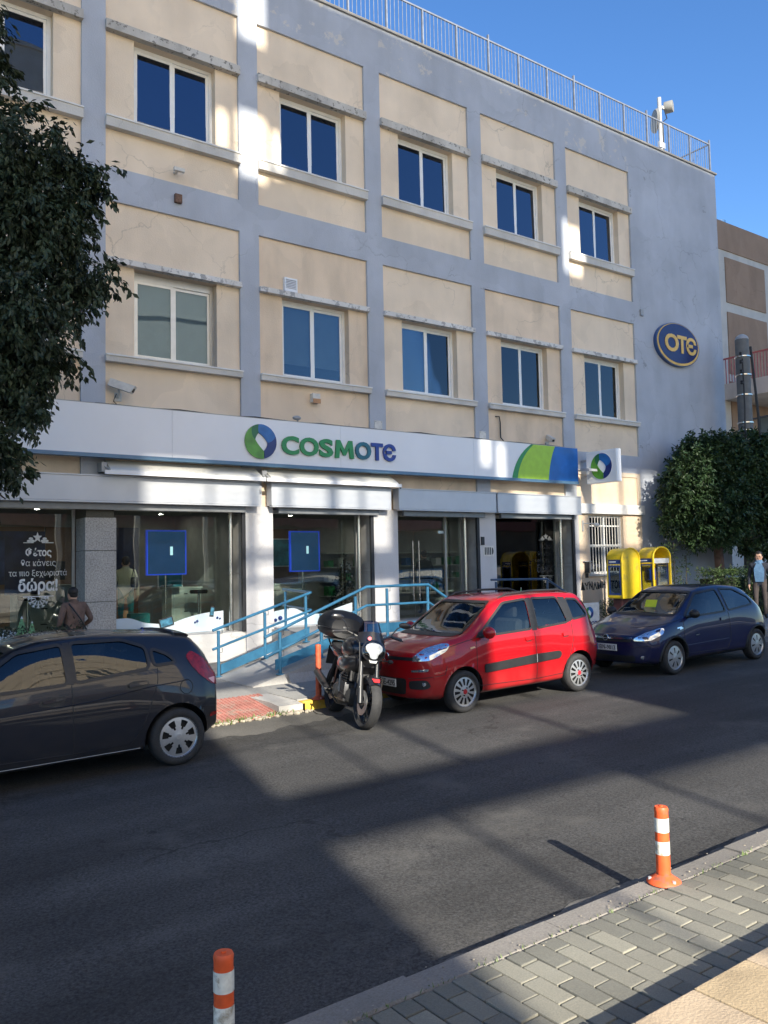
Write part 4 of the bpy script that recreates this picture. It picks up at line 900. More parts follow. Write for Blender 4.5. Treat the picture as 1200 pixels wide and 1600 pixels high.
M_CHROME = mat('chrome', (.75,.76,.78), .12, metal=1., var=.03); M_LAMPI = mat('lamp_reflector', (.58,.63,.70), .12, metal=.85, var=.22, scale=16); M_LAMPG = glass_mat('lamp_glass', (.92,.95,1.), refl=1.8)
M_RED = mat('tail_lamp_red', (.26,.004,.006), .25, var=.4, scale=22, coat=.3); M_SEAT = mat('seat_fabric', (.035,.036,.04), .9, var=.2, scale=20); M_PLATE = mat('plate_white', (.72,.72,.70), .4, var=.05); M_PLATEB = mat('plate_blue', (.02,.06,.35), .4)
class Car:
    def __init__(s, name, loc, label, L, keys, cfg):
        s.t = thing(name, loc, label, 'car', 'cars parked along the far kerb'); s.t.rotation_euler = (0, -SL, 0)
        s.L = L; s.c = cfg; s.K = {k: pchip(v) for k, v in keys.items()}; s.paint = cfg['paint']; s.body()
    def P(s, name, mb, m, parent=None, **k): return part(name, mb, m, parent or s.t, local=True, **k)
    def section(s, x):
        K = s.K; zb, wb, wm, zm, ws, zs, wr, zr, zt = [K[k](x) for k in ('zb','wb','wm','zm','ws','zs','wr','zr','zt')]
        return catmull([(0,zb),(wb*.8,zb),(wb,zb+.05),(wm,zm),(ws,zs),(wr,zr),(wr*.55,zr+(zt-zr)*.75),(0,zt)], [3,2,9,9,15,6,5])
    def body(s):
        c = s.c; L = s.L; n = 150; st = []
        x0, x1 = c['x0'], c['x1']
        xs = [x0+(x1-x0)*(.5-.5*cos(pi*i/n))*.35+(x1-x0)*.65*i/n for i in range(n+1)]
        rings = []
        def bend(x, y):
            a = max(0, 1-(x-x0)/.75); b = max(0, 1-(x1-x)/.6)
            return x+c.get('kf',.22)*a*a*(abs(y)/.8)**2.4-c.get('kr',.12)*b*b*(abs(y)/.8)**2.4
        def ring(x, sc=1., dx=0., zc=.55):
            sec = s.section(x); half = [(p.x*sc, zc+(p.y-zc)*sc) for p in sec]
            full = [(-y, z) for y, z in half]+[(y, z) for y, z in reversed(half[1:-1])]
            return [Vector((bend(x, y)+dx, y, z)) for y, z in full]
        fd, rd = c.get('fd',.09), c.get('rd',.07); zcf, zcr = c.get('zcf',.52), c.get('zcr',.6)
        for i in range(12, 0, -1):
            a = i/12*pi/2*.995; rings.append(ring(x0, cos(a)**c.get('pf',.75), -fd*sin(a), zcf))
        for x in xs: rings.append(ring(x))
        for i in range(1, 13):
            a = i/12*pi/2*.995; rings.append(ring(x1, cos(a)**c.get('pr',.75), rd*sin(a), zcr))
        m = len(rings[0]); vs = [v for r in rings for v in r]; fs = []
        for i in range(len(rings)-1):
            for j in range(m): fs.append((i*m+j, i*m+(j+1) % m, (i+1)*m+(j+1) % m, (i+1)*m+j))
        fs.append(tuple(range(m))); fs.append(tuple((len(rings)-1)*m+j for j in reversed(range(m))))
        s.bvh0 = BVHTree.FromPolygons(vs, fs)
        # wheel arches and window openings
        R = c['arch']; out = []
        for v in vs:
            for wx in c['wheels']:
                if abs(v.y) > .45:
                    d = Vector((v.x-wx, v.z-c['wr'])); 
                    if abs(d.length-R) < .024 and d.length > 0:
                        d = d.normalized()*R; v.x = wx+d.x; v.z = c['wr']+d.y
        holes = c['holes']
        for f in fs:
            ctr = sum((vs[i] for i in f), Vector())/len(f); kill = False
            for wx in c['wheels']:
                if abs(ctr.y) > .42 and hypot(ctr.x-wx, ctr.z-c['wr']) < R-.002: kill = True
            for kind, poly in holes:
                if kind == 'side' and abs(ctr.y) > .3 and in_poly(ctr.x, ctr.z, poly): kill = True
                if kind == 'front' and ctr.x < 2.0 and in_poly(ctr.y, ctr.z, poly): kill = True
                if kind == 'rear' and ctr.x > L-1.2 and in_poly(ctr.y, ctr.z, poly): kill = True
            if not kill: out.append(f)
        mb = MB(); mb.v = vs; mb.f = out; mb.mi = [0]*len(out)
        s.body_o = s.P('body', mb, s.paint, smooth='all'); me = s.body_o.data
        bm = bmesh.new(); bm.from_mesh(me); bmesh.ops.delete(bm, geom=[v for v in bm.verts if not v.link_faces], context='VERTS'); bm.to_mesh(me); bm.free()
        s.bvh = s.bvh0
    def hit(s, plane, u, v):
        if plane == 'side': o, d = Vector((u,-4,v)), Vector((0,1,0))
        elif plane == 'side2': o, d = Vector((u,4,v)), Vector((0,-1,0))
        elif plane == 'front': o, d = Vector((-4,u,v)), Vector((1,0,0))
        elif plane == 'rear': o, d = Vector((s.L+4,u,v)), Vector((-1,0,0))
        elif plane == 'top': o, d = Vector((u,v,5)), Vector((0,0,-1))
        else:                              # diagonal: ('d', angle) seen from the front corner
            a = plane[1]; d = Vector((cos(a), sin(a), 0)); e = Vector((-sin(a), cos(a), 0)); o = Vector((s.L/2,0,v))-d*5+e*u
        h = s.bvh.ray_cast(o, d)
        if h[0] is None:
            q = s.bvh.find_nearest(o+d*4); return q[0], q[1]
        n = h[1]
        return h[0], (n if n.dot(d) < 0 else -n)
    def patch(s, name, poly, plane, m, off=.004, h=.05, parent=None, round_=.0, thick=0.):
        P = smooth_poly(poly, round_) if round_ else list(poly); D = densify(P, h*.7); vs = [Vector(p) for p in D]; ed = [(i, (i+1) % len(D)) for i in range(len(D))]
        us = [p[0] for p in D]; ws = [p[1] for p in D]; a = min(us)+h/2
        ins = outset(D, -h*.4)
        while a < max(us):
            b = min(ws)+h/2
            while b < max(ws):
                if in_poly(a, b, ins): vs.append(Vector((a, b)))
                b += h
            a += h
        r = geometry.delaunay_2d_cdt(vs, ed, [list(range(len(D)))], 1, 1e-5)
        mb = MB(); pts = []; nrm = []
        for p in r[0]:
            q, nn = s.hit(plane, p.x, p.y); pts.append(q+nn*off); nrm.append(nn)
        mb.add(pts, [tuple(f) for f in r[2]])
        if thick:
            nb = len(D); dn = s.hit(plane, *D[0])[1]
            base_i = len(mb.v); ring = [s.hit(plane, *p) for p in D]
            mb.add([q+nn*off for q, nn in ring]+[q+nn*(off-thick) for q, nn in ring], [(i, (i+1) % nb, nb+(i+1) % nb, nb+i) for i in range(nb)])
        return s.P(name, mb, m, parent, smooth=50)
    def ring(s, name, poly, plane, m, w_out=.022, w_in=.012, off=.006, parent=None, round_=.05):
        P = smooth_poly(poly, round_); D = densify(P, .035); A = outset(D, w_out); I = outset(D, -w_in); mb = MB(); pts = []
        for lst in (A, I):
            for p in lst:
                q, nn = s.hit(plane, *p); pts.append(q+nn*off)
        n = len(D); mb.add(pts, [(i, (i+1) % n, n+(i+1) % n, n+i) for i in range(n)]); return s.P(name, mb, m, parent, smooth=50)
    def seam(s, pts, plane='side', r=.0045, name='panel_gap', m=None):
        P = []
        for i in range(len(pts)-1):
            a, b = Vector(pts[i]), Vector(pts[i+1]); k = max(1, int((b-a).length/.05))
            for j in range(k): P.append(a+(b-a)*j/k)
        P.append(Vector(pts[-1])); Q = []
        for p in P:
            q, nn = s.hit(plane, p.x, p.y); Q.append(q+nn*.0005)
        return s.P(name, MB().tube(Q, r, 5), m or M_TRIM)
    def glazing(s, name, poly, kind, glass=None, both=True, round_=.05, w_out=.02):
        planes = (['side','side2'] if both else ['side']) if kind == 'side' else [kind]
        for pl in planes:
            g = s.patch(name, outset(smooth_poly(poly, round_), .008), pl, glass or M_CGLASS, off=-.004, h=.07)
            s.ring('window_seal', poly, pl, M_TRIM, parent=g, round_=round_, w_out=w_out)
    def wheels(s, maker, rad, wid, track):
        proto = None
        for wx in s.c['wheels']:
            for sy in (-1, 1):
                if proto is None:
                    proto = maker(s, rad, wid); w = proto
                else: w = clone(proto, s.t)
                w.location = (wx, sy*track, rad); w.rotation_euler = (0, random.uniform(0, 6), 0) if sy < 0 else (0, random.uniform(0,6), pi)
        for wx in s.c['wheels']:
            for sy in (-1, 1):
                mb = MB(); R = s.c['arch']+.0; n = 20; a0 = -.35
                for i in range(n+1):
                    a = a0+(pi-2*a0)*i/n; x, z = wx+R*cos(a), s.c['wr']+R*sin(a)
                    y = s.hit('side', x, z)[0].y if z > .15 else -s.K['wb'](x)
                    mb.v += [Vector((x, sy*abs(y)-sy*.004, z)), Vector((x, sy*.40, z))]
                mb.f = [(2*i, 2*i+1, 2*i+3, 2*i+2) for i in range(n)]+[tuple(2*i+1 for i in range(n+1))]; mb.mi = [0]*len(mb.f)
                s.P('wheel_arch', mb, M_TRIM)
    def cabin(s, x0, x1, zf=.35, w=.62, zbelt=.95, seats=((1.75,-.34),(1.75,.34),(2.65,-.34),(2.65,.34)), dash=1.15):
        s.P('cabin_floor', MB().box(x0-.3, x1, -w, w, zf-.05, zf), M_SEAT)
        s.P('dashboard', MB().bbox(dash-.25, dash+.12, -w+.02, w-.02, .55, zbelt+.0, .05), M_TRIM)
        s.P('steering_wheel', MB().tube([(dash+.22+.06*cos(a)*.4, -.34+.18*sin(a), zbelt-.02+.17*cos(a)) for a in [2*pi*i/20 for i in range(20)]], .015, 6, closed=True), M_TRIM)
        for i, (x, y) in enumerate(seats):
            st = s.P('seat', MB().bbox(x-.3, x+.2, y-.24, y+.24, zf, zf+.25, .06), M_SEAT, smooth=40)
            prof = [(x+.12,zf+.2),(x+.26,zf+.2),(x+.36,zf+.78),(x+.28,zf+.82),(x+.22,zf+.78)]
            s.P('backrest', MB().prism(prof, lambda u,v,ww: (u, y-.22+ww, v), .44), M_SEAT, st)
            s.P('headrest', MB().bbox(x+.27, x+.37, y-.12, y+.12, zf+.83, zf+.99, .04), M_SEAT, st, smooth=40)
    def plate(s, txt, x, y0, z, plane='front', w=.44, yaw=0):
        sg = 1 if plane == 'rear' else -1
        pl = s.P('number_plate', MB().bbox(x-.006, x+.006, y0-w/2, y0+w/2, z-.055, z+.055, .003), M_PLATE)
        s.P('plate_band', MB().box(x+sg*.0062, x+sg*.0075, y0+w/2-.045, y0+w/2-.003, z-.05, z+.05), M_PLATEB, pl)
        me = text_mesh(txt, .098, align='CENTER', bold=.002, width=.92)
        M = Matrix.Translation((x+sg*.0082, y0-.018, z-.034)) @ Matrix.Rotation(-pi/2, 4, 'Z') @ Matrix.Rotation(pi/2, 4, 'X')
        me.transform(M); me.materials.clear(); me.materials.append(M_BLACK); o = bpy.data.objects.new('plate_text', me); COL.objects.link(o); o.parent = pl
def hub_wheel(slots, r0, r1, frac, hubr, rimr_f=.71, style='slot', bolts=4, capm=None):
    def make(s, rad, wid):
        w = bpy.data.objects.new('wheel', None); COL.objects.link(w); w.parent = s.t; w.empty_display_size = .1; ORG[w.name] = Vector((0,0,0))
        Mx = Matrix.Rotation(pi/2, 4, 'X')         # lathe axis -> -Y points outwards
        h = wid/2; rr = rad*rimr_f
        part('tyre', MB().lathe([(rr*.97,-h*.8),(rr+.02,-h),(rad-.03,-h*.98),(rad-.006,-h*.75),(rad,-h*.3),(rad,h*.3),(rad-.006,h*.75),(rad-.03,h*.98),(rr+.02,h),(rr*.97,h*.8)], 40, Mx), M_TYRE, w, smooth=50, local=True)
        part('brake_drum', MB().lathe([(.0,h*.25),(rr,h*.25),(rr,h*.8)], 32, Mx), M_HUBD, w, local=True)
        nth = slots*8; radii = [hubr*.0+.001, hubr*.5, hubr, r0*rr, r0*rr+(r1-r0)*rr*.33, r0*rr+(r1-r0)*rr*.66, r1*rr, rr*.95, rr]; mb = MB()
        def hz(r): return h*(.70+.16*(1-(r/rr)**2)+(.06 if r < hubr*.9 else 0)) if r < rr*.96 else h*.86
        for r in radii:
            for j in range(nth): a = 2*pi*j/nth; mb.v.append(Mx @ Vector((r*cos(a), r*sin(a), hz(r))))
        for i in range(len(radii)-1):
            for j in range(nth):
                q = (j % 8+.5)/8
                if 3 <= i <= 5:
                    wv = frac*(1.0 if style == 'slot' else (.75+.35*(i-3)/2)) * (.7 if i == 3 and style != 'slot' else 1)
                    if abs(q-.5) < wv/2: continue
                mb.f.append((i*nth+j, i*nth+(j+1) % nth, (i+1)*nth+(j+1) % nth, (i+1)*nth+j)); mb.mi.append(0)
        hc = part('hubcap', mb, M_HUB, w, smooth=35, local=True)
        part('centre_cap', MB().lathe([(.0,h*.95),(hubr*.45,h*.95),(hubr*.5,h*.9)], 16, Mx), capm or M_HUB, hc, local=True)
        for b in range(bolts):
            a = 2*pi*(b+.5)/bolts; p = Mx @ Vector((hubr*.72*cos(a), hubr*.72*sin(a), h*.86)); part('bolt', MB().tube([p, p+Vector((0,-.02,0))], .009, 6), M_HUBD, hc, local=True)
        return w
    return make
# ---- red small five-door hatchback
M_PRED = paint_mat('red_car_paint', (.33,.0035,.007))
FR = [(1.03,1.00),(1.62,1.425),(2.08,1.455),(2.08,1.03)]; RR = [(2.20,1.03),(2.20,1.455),(2.74,1.44),(2.86,1.07)]; QR = [(2.98,1.10),(2.93,1.41),(3.17,1.39),(3.34,1.14)]
WS = [(-.62,1.04),(-.52,1.44),(.52,1.44),(.62,1.04)]; RW = [(-.52,1.06),(-.47,1.40),(.47,1.40),(.52,1.06)]
keys = dict(
    zb=[(0,.24),(.4,.2),(3.3,.2),(3.62,.30)], wb=[(0,.66),(.35,.74),(1.0,.755),(2.8,.76),(3.3,.74),(3.62,.66)],
    wm=[(.0,.72),(.25,.785),(.7,.81),(1.3,.80),(2.4,.805),(3.0,.82),(3.45,.80),(3.62,.74)], zm=[(0,.5),(.7,.58),(2,.58),(3.1,.6),(3.62,.62)],
    ws=[(0,.66),(.3,.73),(.9,.765),(1.6,.775),(2.8,.775),(3.3,.76),(3.62,.68)], zs=[(0,.77),(.3,.875),(.7,.945),(.95,.975),(1.6,.98),(2.6,1.0),(3.3,1.03),(3.5,.98),(3.62,.88)],
    wr=[(0,.52),(.3,.60),(.8,.68),(1.0,.685),(1.5,.63),(2.2,.625),(3.2,.61),(3.45,.61),(3.62,.57)], zr=[(0,.81),(.3,.935),(.6,.995),(.83,1.035),(1.0,1.11),(1.25,1.27),(1.50,1.42),(1.7,1.475),(2.2,1.49),(3.2,1.455),(3.38,1.36),(3.5,1.18),(3.58,1.02),(3.62,.92)],
    zt=[(0,.835),(.3,.96),(.6,1.02),(.83,1.065),(1.0,1.15),(1.25,1.31),(1.50,1.46),(1.7,1.515),(2.2,1.535),(3.0,1.52),(3.25,1.49),(3.38,1.40),(3.5,1.20),(3.58,1.04),(3.62,.94)])
C = Car('red_car', (6.81, 9.50, gz(6.81)), 'bright red small five-door hatchback with black side strip parked behind the motorcycle', 3.65, keys,
    dict(paint=M_PRED, x0=.06, x1=3.62, fd=.06, rd=.05, kf=.26, kr=.12, wheels=(.73,3.03), wr=.285, arch=.345, holes=[('side',FR),('side',RR),('side',QR),('front',WS),('rear',RW)], zcf=.5))
RED = C
for nm, p in (('door_window',FR),('door_window',RR),('quarter_window',QR)): C.glazing(nm, p, 'side')
C.glazing('windscreen', WS, 'front'); C.glazing('rear_window', RW, 'rear', M_CGLASSD)
C.patch('pillar_trim', [(2.09,1.0),(2.09,1.47),(2.19,1.47),(2.19,1.0)], 'side', M_TRIM, off=.004); C.patch('pillar_trim', [(2.86,1.06),(2.77,1.45),(2.92,1.435),(2.97,1.09)], 'side', M_TRIM, off=.004)
C.patch('mirror_base', [(.98,.985),(1.06,1.06),(1.13,1.05),(1.13,.985)], 'side', M_TRIM, off=.006)
C.seam([(.99,.97),(.955,.55),(1.02,.33),(2.13,.30),(2.13,.98)]); C.seam([(2.13,.30),(2.72,.32),(2.82,.56),(2.92,.80),(2.93,1.08)]); C.seam([(.30,.86),(.75,.95),(.98,.985)]); C.seam([(.06,.50),(.40,.55),(.44,.66)]); C.seam([(3.36,.66),(3.62,.64)])
C.patch('side_strip', [(1.10,.50),(1.10,.615),(2.10,.66),(2.60,.665),(2.64,.62),(2.60,.555),(2.2,.54)], 'side', M_TRIM, off=.018, thick=.02, round_=.03); C.patch('strip_joint', [(2.115,.542),(2.115,.66),(2.125,.66),(2.125,.542)], 'side', M_GREYP, off=.0195)
for x in (1.92, 2.70):
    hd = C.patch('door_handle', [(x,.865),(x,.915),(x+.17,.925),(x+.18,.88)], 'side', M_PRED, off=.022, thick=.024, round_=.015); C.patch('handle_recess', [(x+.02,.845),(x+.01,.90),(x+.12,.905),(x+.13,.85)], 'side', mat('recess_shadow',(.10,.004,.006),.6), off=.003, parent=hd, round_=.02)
C.patch('side_repeater', [(.86,.845),(.86,.87),(.94,.878),(.95,.86)], 'side', mat('repeater_orange',(.75,.42,.2),.2), off=.008)
dg = ('d', radians(42))
C.patch('headlight', [(.82,.73),(.81,.785),(.64,.90),(.42,.955),(.31,.945),(.34,.86),(.56,.745)], dg, M_LAMPI, off=.004, round_=.04)
C.patch('headlight', [(.42,.73),(.42,.79),(.58,.90),(.74,.94),(.76,.87),(.70,.79),(.60,.74)], 'front', M_LAMPI, off=.006, round_=.05)
C.patch('drl_strip', [(-.67,.60),(-.68,.635),(-.46,.615),(-.46,.585)], 'front', M_LAMPI, off=.008, round_=.01); C.patch('drl_strip', [(.67,.60),(.68,.635),(.46,.615),(.46,.585)], 'front', M_LAMPI, off=.008, round_=.01)
for sy in (-1, 1):
    fg = C.patch('fog_lamp_recess', [(sy*.42,.36),(sy*.42,.47),(sy*.66,.485),(sy*.70,.40),(sy*.64,.36)], 'front', M_TRIM, off=.005, round_=.04)
    q, nn = C.hit('front', sy*.62, .43); C.P('fog_lamp', MB().lathe([(.0,.012),(.025,.01),(.03,.0)], 14, Matrix.Translation(q+nn*.006) @ nn.to_track_quat('Z','Y').to_matrix().to_4x4()), M_LAMPI, fg, smooth=True)
C.patch('grille', [(-.36,.28),(-.39,.50),(.39,.50),(.36,.28)], 'front', M_TRIM, off=.005, round_=.06); C.patch('upper_grille', [(-.48,.74),(-.48,.785),(.48,.785),(.48,.74)], 'front', M_TRIM, off=.006, round_=.015)
q, nn = C.hit('front', 0, .775); Mb = Matrix.Translation(q+nn*.008) @ nn.to_track_quat('Z','Y').to_matrix().to_4x4()
bd = C.P('badge', MB().lathe([(.0,.012),(.04,.01)], 20, Mb), mat('badge_red',(.35,.01,.015),.3), smooth=True); C.P('badge_ring', MB().lathe([(.04,.0),(.042,.014),(.05,.012),(.052,.0)], 20, Mb), M_CHROME, bd, smooth=True)
C.plate('ΥΒΕ-4295', -.012, -.0, .43); C.cabin(1.1, 3.3, dash=1.05)
for sy in (-1, 1):
    C.P('roof_rail', MB().tube([(1.62,sy*.555,1.487),(1.78,sy*.56,1.545),(2.3,sy*.56,1.565),(2.9,sy*.545,1.55),(3.12,sy*.54,1.49)], [.012,.018,.018,.018,.012], 8), M_TRIM, smooth=True)
    mr = C.P('mirror', MB().ellipsoid((1.12,sy*.90,1.055),(.075,.105,.085),14,10), M_PRED, smooth=True); C.P('mirror_stalk', MB().tube([(1.06,sy*.77,1.0),(1.1,sy*.87,1.02)], .025, 8), M_TRIM, mr); C.P('mirror_glass', MB().ellipsoid((1.165,sy*.90,1.055),(.035,.085,.066),12,8), M_CHROME, mr, smooth=True)
    C.patch('tail_lamp', [(sy*.60,.98),(sy*.56,1.36),(sy*.66,1.36),(sy*.72,.98)], 'rear', M_RED, off=.006)
C.P('wiper', MB().tube([C.hit('front',-.30,1.045)[0]+Vector((-.02,0,.0)), C.hit('front',.28,1.07)[0]+Vector((-.02,0,.01))], .010, 5), M_TRIM)
C.wheels(hub_wheel(12, .42, .86, .50, .075, bolts=4, capm=mat('cap_red',(.4,.02,.03),.3)), .285, .185, .715)
# ---- dark hatchback with red tail lamps
M_PDK = paint_mat('charcoal_car_paint', (.011,.0125,.019))
FR = [(1.15,.97),(1.72,1.335),(2.15,1.385),(2.17,1.0)]; RR = [(2.25,1.005),(2.24,1.39),(2.78,1.375),(3.02,1.28),(3.02,1.07)]; QR = [(3.08,1.09),(3.08,1.26),(3.24,1.19),(3.33,1.10)]
WS = [(-.64,1.0),(-.53,1.35),(.53,1.35),(.64,1.0)]; RW = [(-.50,1.10),(-.45,1.30),(.45,1.30),(.50,1.10)]
keys = dict(
    zb=[(0,.26),(.4,.19),(3.5,.19),(3.90,.32)], wb=[(0,.68),(.4,.77),(1.0,.79),(3.0,.79),(3.5,.77),(3.90,.68)],
    wm=[(0,.74),(.3,.82),(.8,.85),(1.5,.835),(2.6,.84),(3.2,.855),(3.65,.83),(3.90,.76)], zm=[(0,.5),(.8,.55),(2,.55),(3.3,.62),(3.90,.62)],
    ws=[(0,.66),(.4,.75),(1.0,.79),(1.8,.80),(2.8,.795),(3.3,.77),(3.65,.72),(3.90,.66)], zs=[(0,.66),(.4,.80),(.9,.90),(1.2,.93),(2.0,.97),(2.8,1.02),(3.3,1.06),(3.65,1.05),(3.90,.92)],
    wr=[(0,.5),(.4,.6),(.9,.69),(1.2,.66),(1.7,.585),(2.4,.575),(3.2,.54),(3.7,.55),(3.90,.55)], zr=[(0,.69),(.4,.85),(.85,.955),(1.1,1.03),(1.4,1.19),(1.75,1.355),(2.0,1.41),(2.4,1.425),(3.1,1.385),(3.55,1.325),(3.70,1.22),(3.82,1.07),(3.90,.93)],
    zt=[(0,.71),(.4,.88),(.85,.985),(1.1,1.07),(1.4,1.23),(1.75,1.395),(2.0,1.45),(2.4,1.465),(3.1,1.43),(3.57,1.37),(3.71,1.26),(3.82,1.10),(3.90,.95)])
C = Car('charcoal_car', (.17, 9.58, gz(.17)), 'charcoal five-door hatchback with a red rear lamp and silver hubcaps parked in the shade', 3.95, keys,
    dict(paint=M_PDK, x0=.05, x1=3.90, fd=.06, rd=.05, kf=.26, kr=.14, wheels=(.82,3.31), wr=.305, arch=.365, holes=[('side',FR),('side',RR),('side',QR),('front',WS),('rear',RW)]))
for nm, p in (('door_window',FR),('door_window',RR),('quarter_window',QR)): C.glazing(nm, p, 'side', M_CGLASSD)
C.glazing('windscreen', WS, 'front'); C.glazing('rear_window', RW, 'rear', M_CGLASSD)
C.patch('pillar_trim', [(2.18,.99),(2.165,1.40),(2.23,1.40),(2.24,.99)], 'side', M_TRIM, off=.004)
C.seam([(1.10,.94),(1.06,.55),(1.12,.32),(2.21,.30),(2.21,.99)]); C.seam([(2.21,.30),(2.80,.31),(2.93,.48),(3.02,.72),(3.10,.93),(3.11,1.06)]); C.seam([(.3,.8),(.9,.92),(1.1,.95)]); C.seam([(1.0,.245),(2.9,.245)], r=.004, m=M_GREYP); C.seam([(3.58,.60),(3.88,.56)])
C.seam([(1.2,.74),(2.4,.80),(3.0,.875),(3.45,.90)], r=.005, name='crease', m=M_PDK)
for x, z in ((1.92,.84), (2.78,.90)):
    hd = C.patch('handle_recess', [(x-.04,z-.03),(x-.03,z+.025),(x+.06,z+.055),(x+.22,z+.045),(x+.22,z-.005),(x+.1,z-.045)], 'side', M_TRIM, off=.003, round_=.04); C.patch('door_handle', [(x,z-.008),(x,z+.022),(x+.20,z+.038),(x+.20,z+.008)], 'side', M_PDK, off=.024, thick=.02, parent=hd, round_=.012)
fc = C.seam([(3.42+.075*cos(2*pi*i/16), .83+.075*sin(2*pi*i/16)) for i in range(17)], name='fuel_flap')
tl = [(3.46,1.15),(3.50,1.05),(3.60,.93),(3.74,.82),(3.87,.78),(3.90,.88),(3.79,1.0),(3.66,1.12),(3.53,1.20)]
lam = C.patch('tail_lamp', tl, 'side', M_RED, off=.006, round_=.03, h=.03); C.patch('lamp_clear', [(3.70,.88),(3.77,.82),(3.87,.795),(3.88,.845),(3.79,.885)], 'side', mat('lamp_clear_red',(.8,.42,.42),.1), off=.0085, parent=lam, round_=.01)
C.patch('tail_lamp', tl, 'side2', M_RED, off=.006, round_=.03, h=.03)
C.patch('reflector', [(3.70,.46),(3.70,.50),(3.80,.51),(3.80,.47)], 'side', M_RED, off=.006); C.patch('spoiler', [(3.40,-.50),(3.40,.50),(3.60,.46),(3.60,-.46)], 'top', M_PDK, off=.028, thick=.03, round_=.05)
for sy in (-1, 1):
    mr = C.P('mirror', MB().ellipsoid((1.25,sy*.92,1.03),(.085,.11,.085),14,10), M_PDK, smooth=True); C.P('mirror_stalk', MB().tube([(1.2,sy*.78,.97),(1.23,sy*.9,.99)], .025, 8), M_TRIM, mr); C.P('mirror_glass', MB().ellipsoid((1.31,sy*.92,1.03),(.03,.09,.068),12,8), M_CHROME, mr, smooth=True)
    C.patch('headlight', [(sy*.45,.66),(sy*.50,.74),(sy*.76,.86),(sy*.80,.80),(sy*.72,.70)], 'front', M_LAMPI, off=.006, round_=.04)
C.patch('grille', [(-.45,.3),(-.5,.48),(.5,.48),(.45,.3)], 'front', M_TRIM, off=.005, round_=.05)
C.cabin(1.2, 3.4, dash=1.15, seats=((1.85,-.36),(1.85,.36),(2.75,-.36),(2.75,.36)))
C.wheels(hub_wheel(7, .38, .84, .42, .07, style='petal', bolts=0), .305, .195, .755)
# ---- navy three-door hatchback
M_PNV = paint_mat('navy_car_paint', (.004,.006,.045))
FR = [(1.14,.93),(1.70,1.30),(2.28,1.345),(2.33,.955)]; QR = [(2.43,.965),(2.40,1.345),(2.85,1.315),(3.20,1.15),(3.24,1.03)]
WS = [(-.62,.97),(-.52,1.32),(.52,1.32),(.62,.97)]; RW = [(-.50,1.02),(-.45,1.27),(.45,1.27),(.50,1.02)]
keys = dict(
    zb=[(0,.24),(.4,.19),(3.4,.19),(3.78,.30)], wb=[(0,.66),(.4,.75),(1.0,.77),(2.9,.77),(3.4,.75),(3.78,.66)],
    wm=[(0,.72),(.3,.79),(.8,.82),(1.5,.81),(2.6,.81),(3.2,.825),(3.55,.80),(3.78,.73)], zm=[(0,.48),(.8,.55),(2,.55),(3.2,.6),(3.78,.6)],
    ws=[(0,.66),(.4,.74),(1.0,.77),(1.8,.775),(2.8,.77),(3.3,.75),(3.78,.64)], zs=[(0,.64),(.4,.76),(.9,.86),(1.2,.89),(2.0,.92),(2.8,.96),(3.3,1.0),(3.55,.97),(3.78,.86)],
    wr=[(0,.5),(.4,.59),(.9,.67),(1.2,.65),(1.7,.57),(2.4,.565),(3.1,.54),(3.5,.54),(3.78,.52)], zr=[(0,.665),(.4,.80),(.85,.90),(1.1,.985),(1.4,1.15),(1.72,1.315),(2.0,1.37),(2.4,1.385),(3.0,1.345),(3.25,1.28),(3.45,1.15),(3.62,1.01),(3.78,.89)],
    zt=[(0,.685),(.4,.83),(.85,.93),(1.1,1.02),(1.4,1.19),(1.72,1.355),(2.0,1.41),(2.4,1.425),(3.0,1.395),(3.28,1.32),(3.45,1.19),(3.62,1.04),(3.78,.91)])
C = Car('navy_car', (11.38, 9.43, gz(11.38)), 'navy blue three-door hatchback with a yellow note behind its windscreen', 3.82, keys,
    dict(paint=M_PNV, x0=.05, x1=3.78, fd=.06, rd=.05, kf=.27, kr=.14, wheels=(.76,3.25), wr=.285, arch=.335, holes=[('side',FR),('side',QR),('front',WS),('rear',RW)]))
C.glazing('door_window', FR, 'side'); C.glazing('quarter_window', QR, 'side'); C.glazing('windscreen', WS, 'front'); C.glazing('rear_window', RW, 'rear', M_CGLASSD)
C.seam([(1.06,.90),(1.02,.55),(1.06,.32),(2.30,.30),(2.40,.45),(2.40,.95)]); C.seam([(.3,.79),(.8,.87),(1.06,.91)]); C.seam([(.06,.50),(.42,.53),(.46,.6)])
C.patch('door_handle', [(2.12,.80),(2.12,.85),(2.29,.86),(2.30,.815)], 'side', M_PNV, off=.02, thick=.02, round_=.015)
C.patch('side_repeater', [(.92,.735),(.92,.765),(1.0,.77),(1.01,.75)], 'side', M_LAMPI, off=.008); C.patch('side_badge', [(1.35,.60),(1.35,.625),(1.46,.63),(1.46,.605)], 'side', M_CHROME, off=.004); C.patch('flank_badge', [(.86,.755),(.86,.775),(.98,.785),(.98,.765)], 'side', M_CHROME, off=.004)
C.patch('headlight', [(.86,.595),(.85,.645),(.64,.73),(.42,.79),(.34,.785),(.37,.70),(.58,.605)], ('d', radians(42)), M_LAMPI, off=.005, round_=.03)
C.patch('headlight', [(.40,.60),(.40,.655),(.56,.73),(.76,.78),(.77,.70),(.66,.61)], 'front', M_LAMPI, off=.006, round_=.04)
C.patch('bonnet_bar', [(-.46,.625),(-.46,.655),(.46,.655),(.46,.625)], 'front', M_CHROME, off=.012, thick=.014, round_=.012); C.patch('upper_grille', [(-.44,.58),(-.46,.622),(.46,.622),(.44,.58)], 'front', M_TRIM, off=.005)
q, nn = C.hit('front', 0, .64); Mb = Matrix.Translation(q+nn*.022) @ nn.to_track_quat('Z','Y').to_matrix().to_4x4()
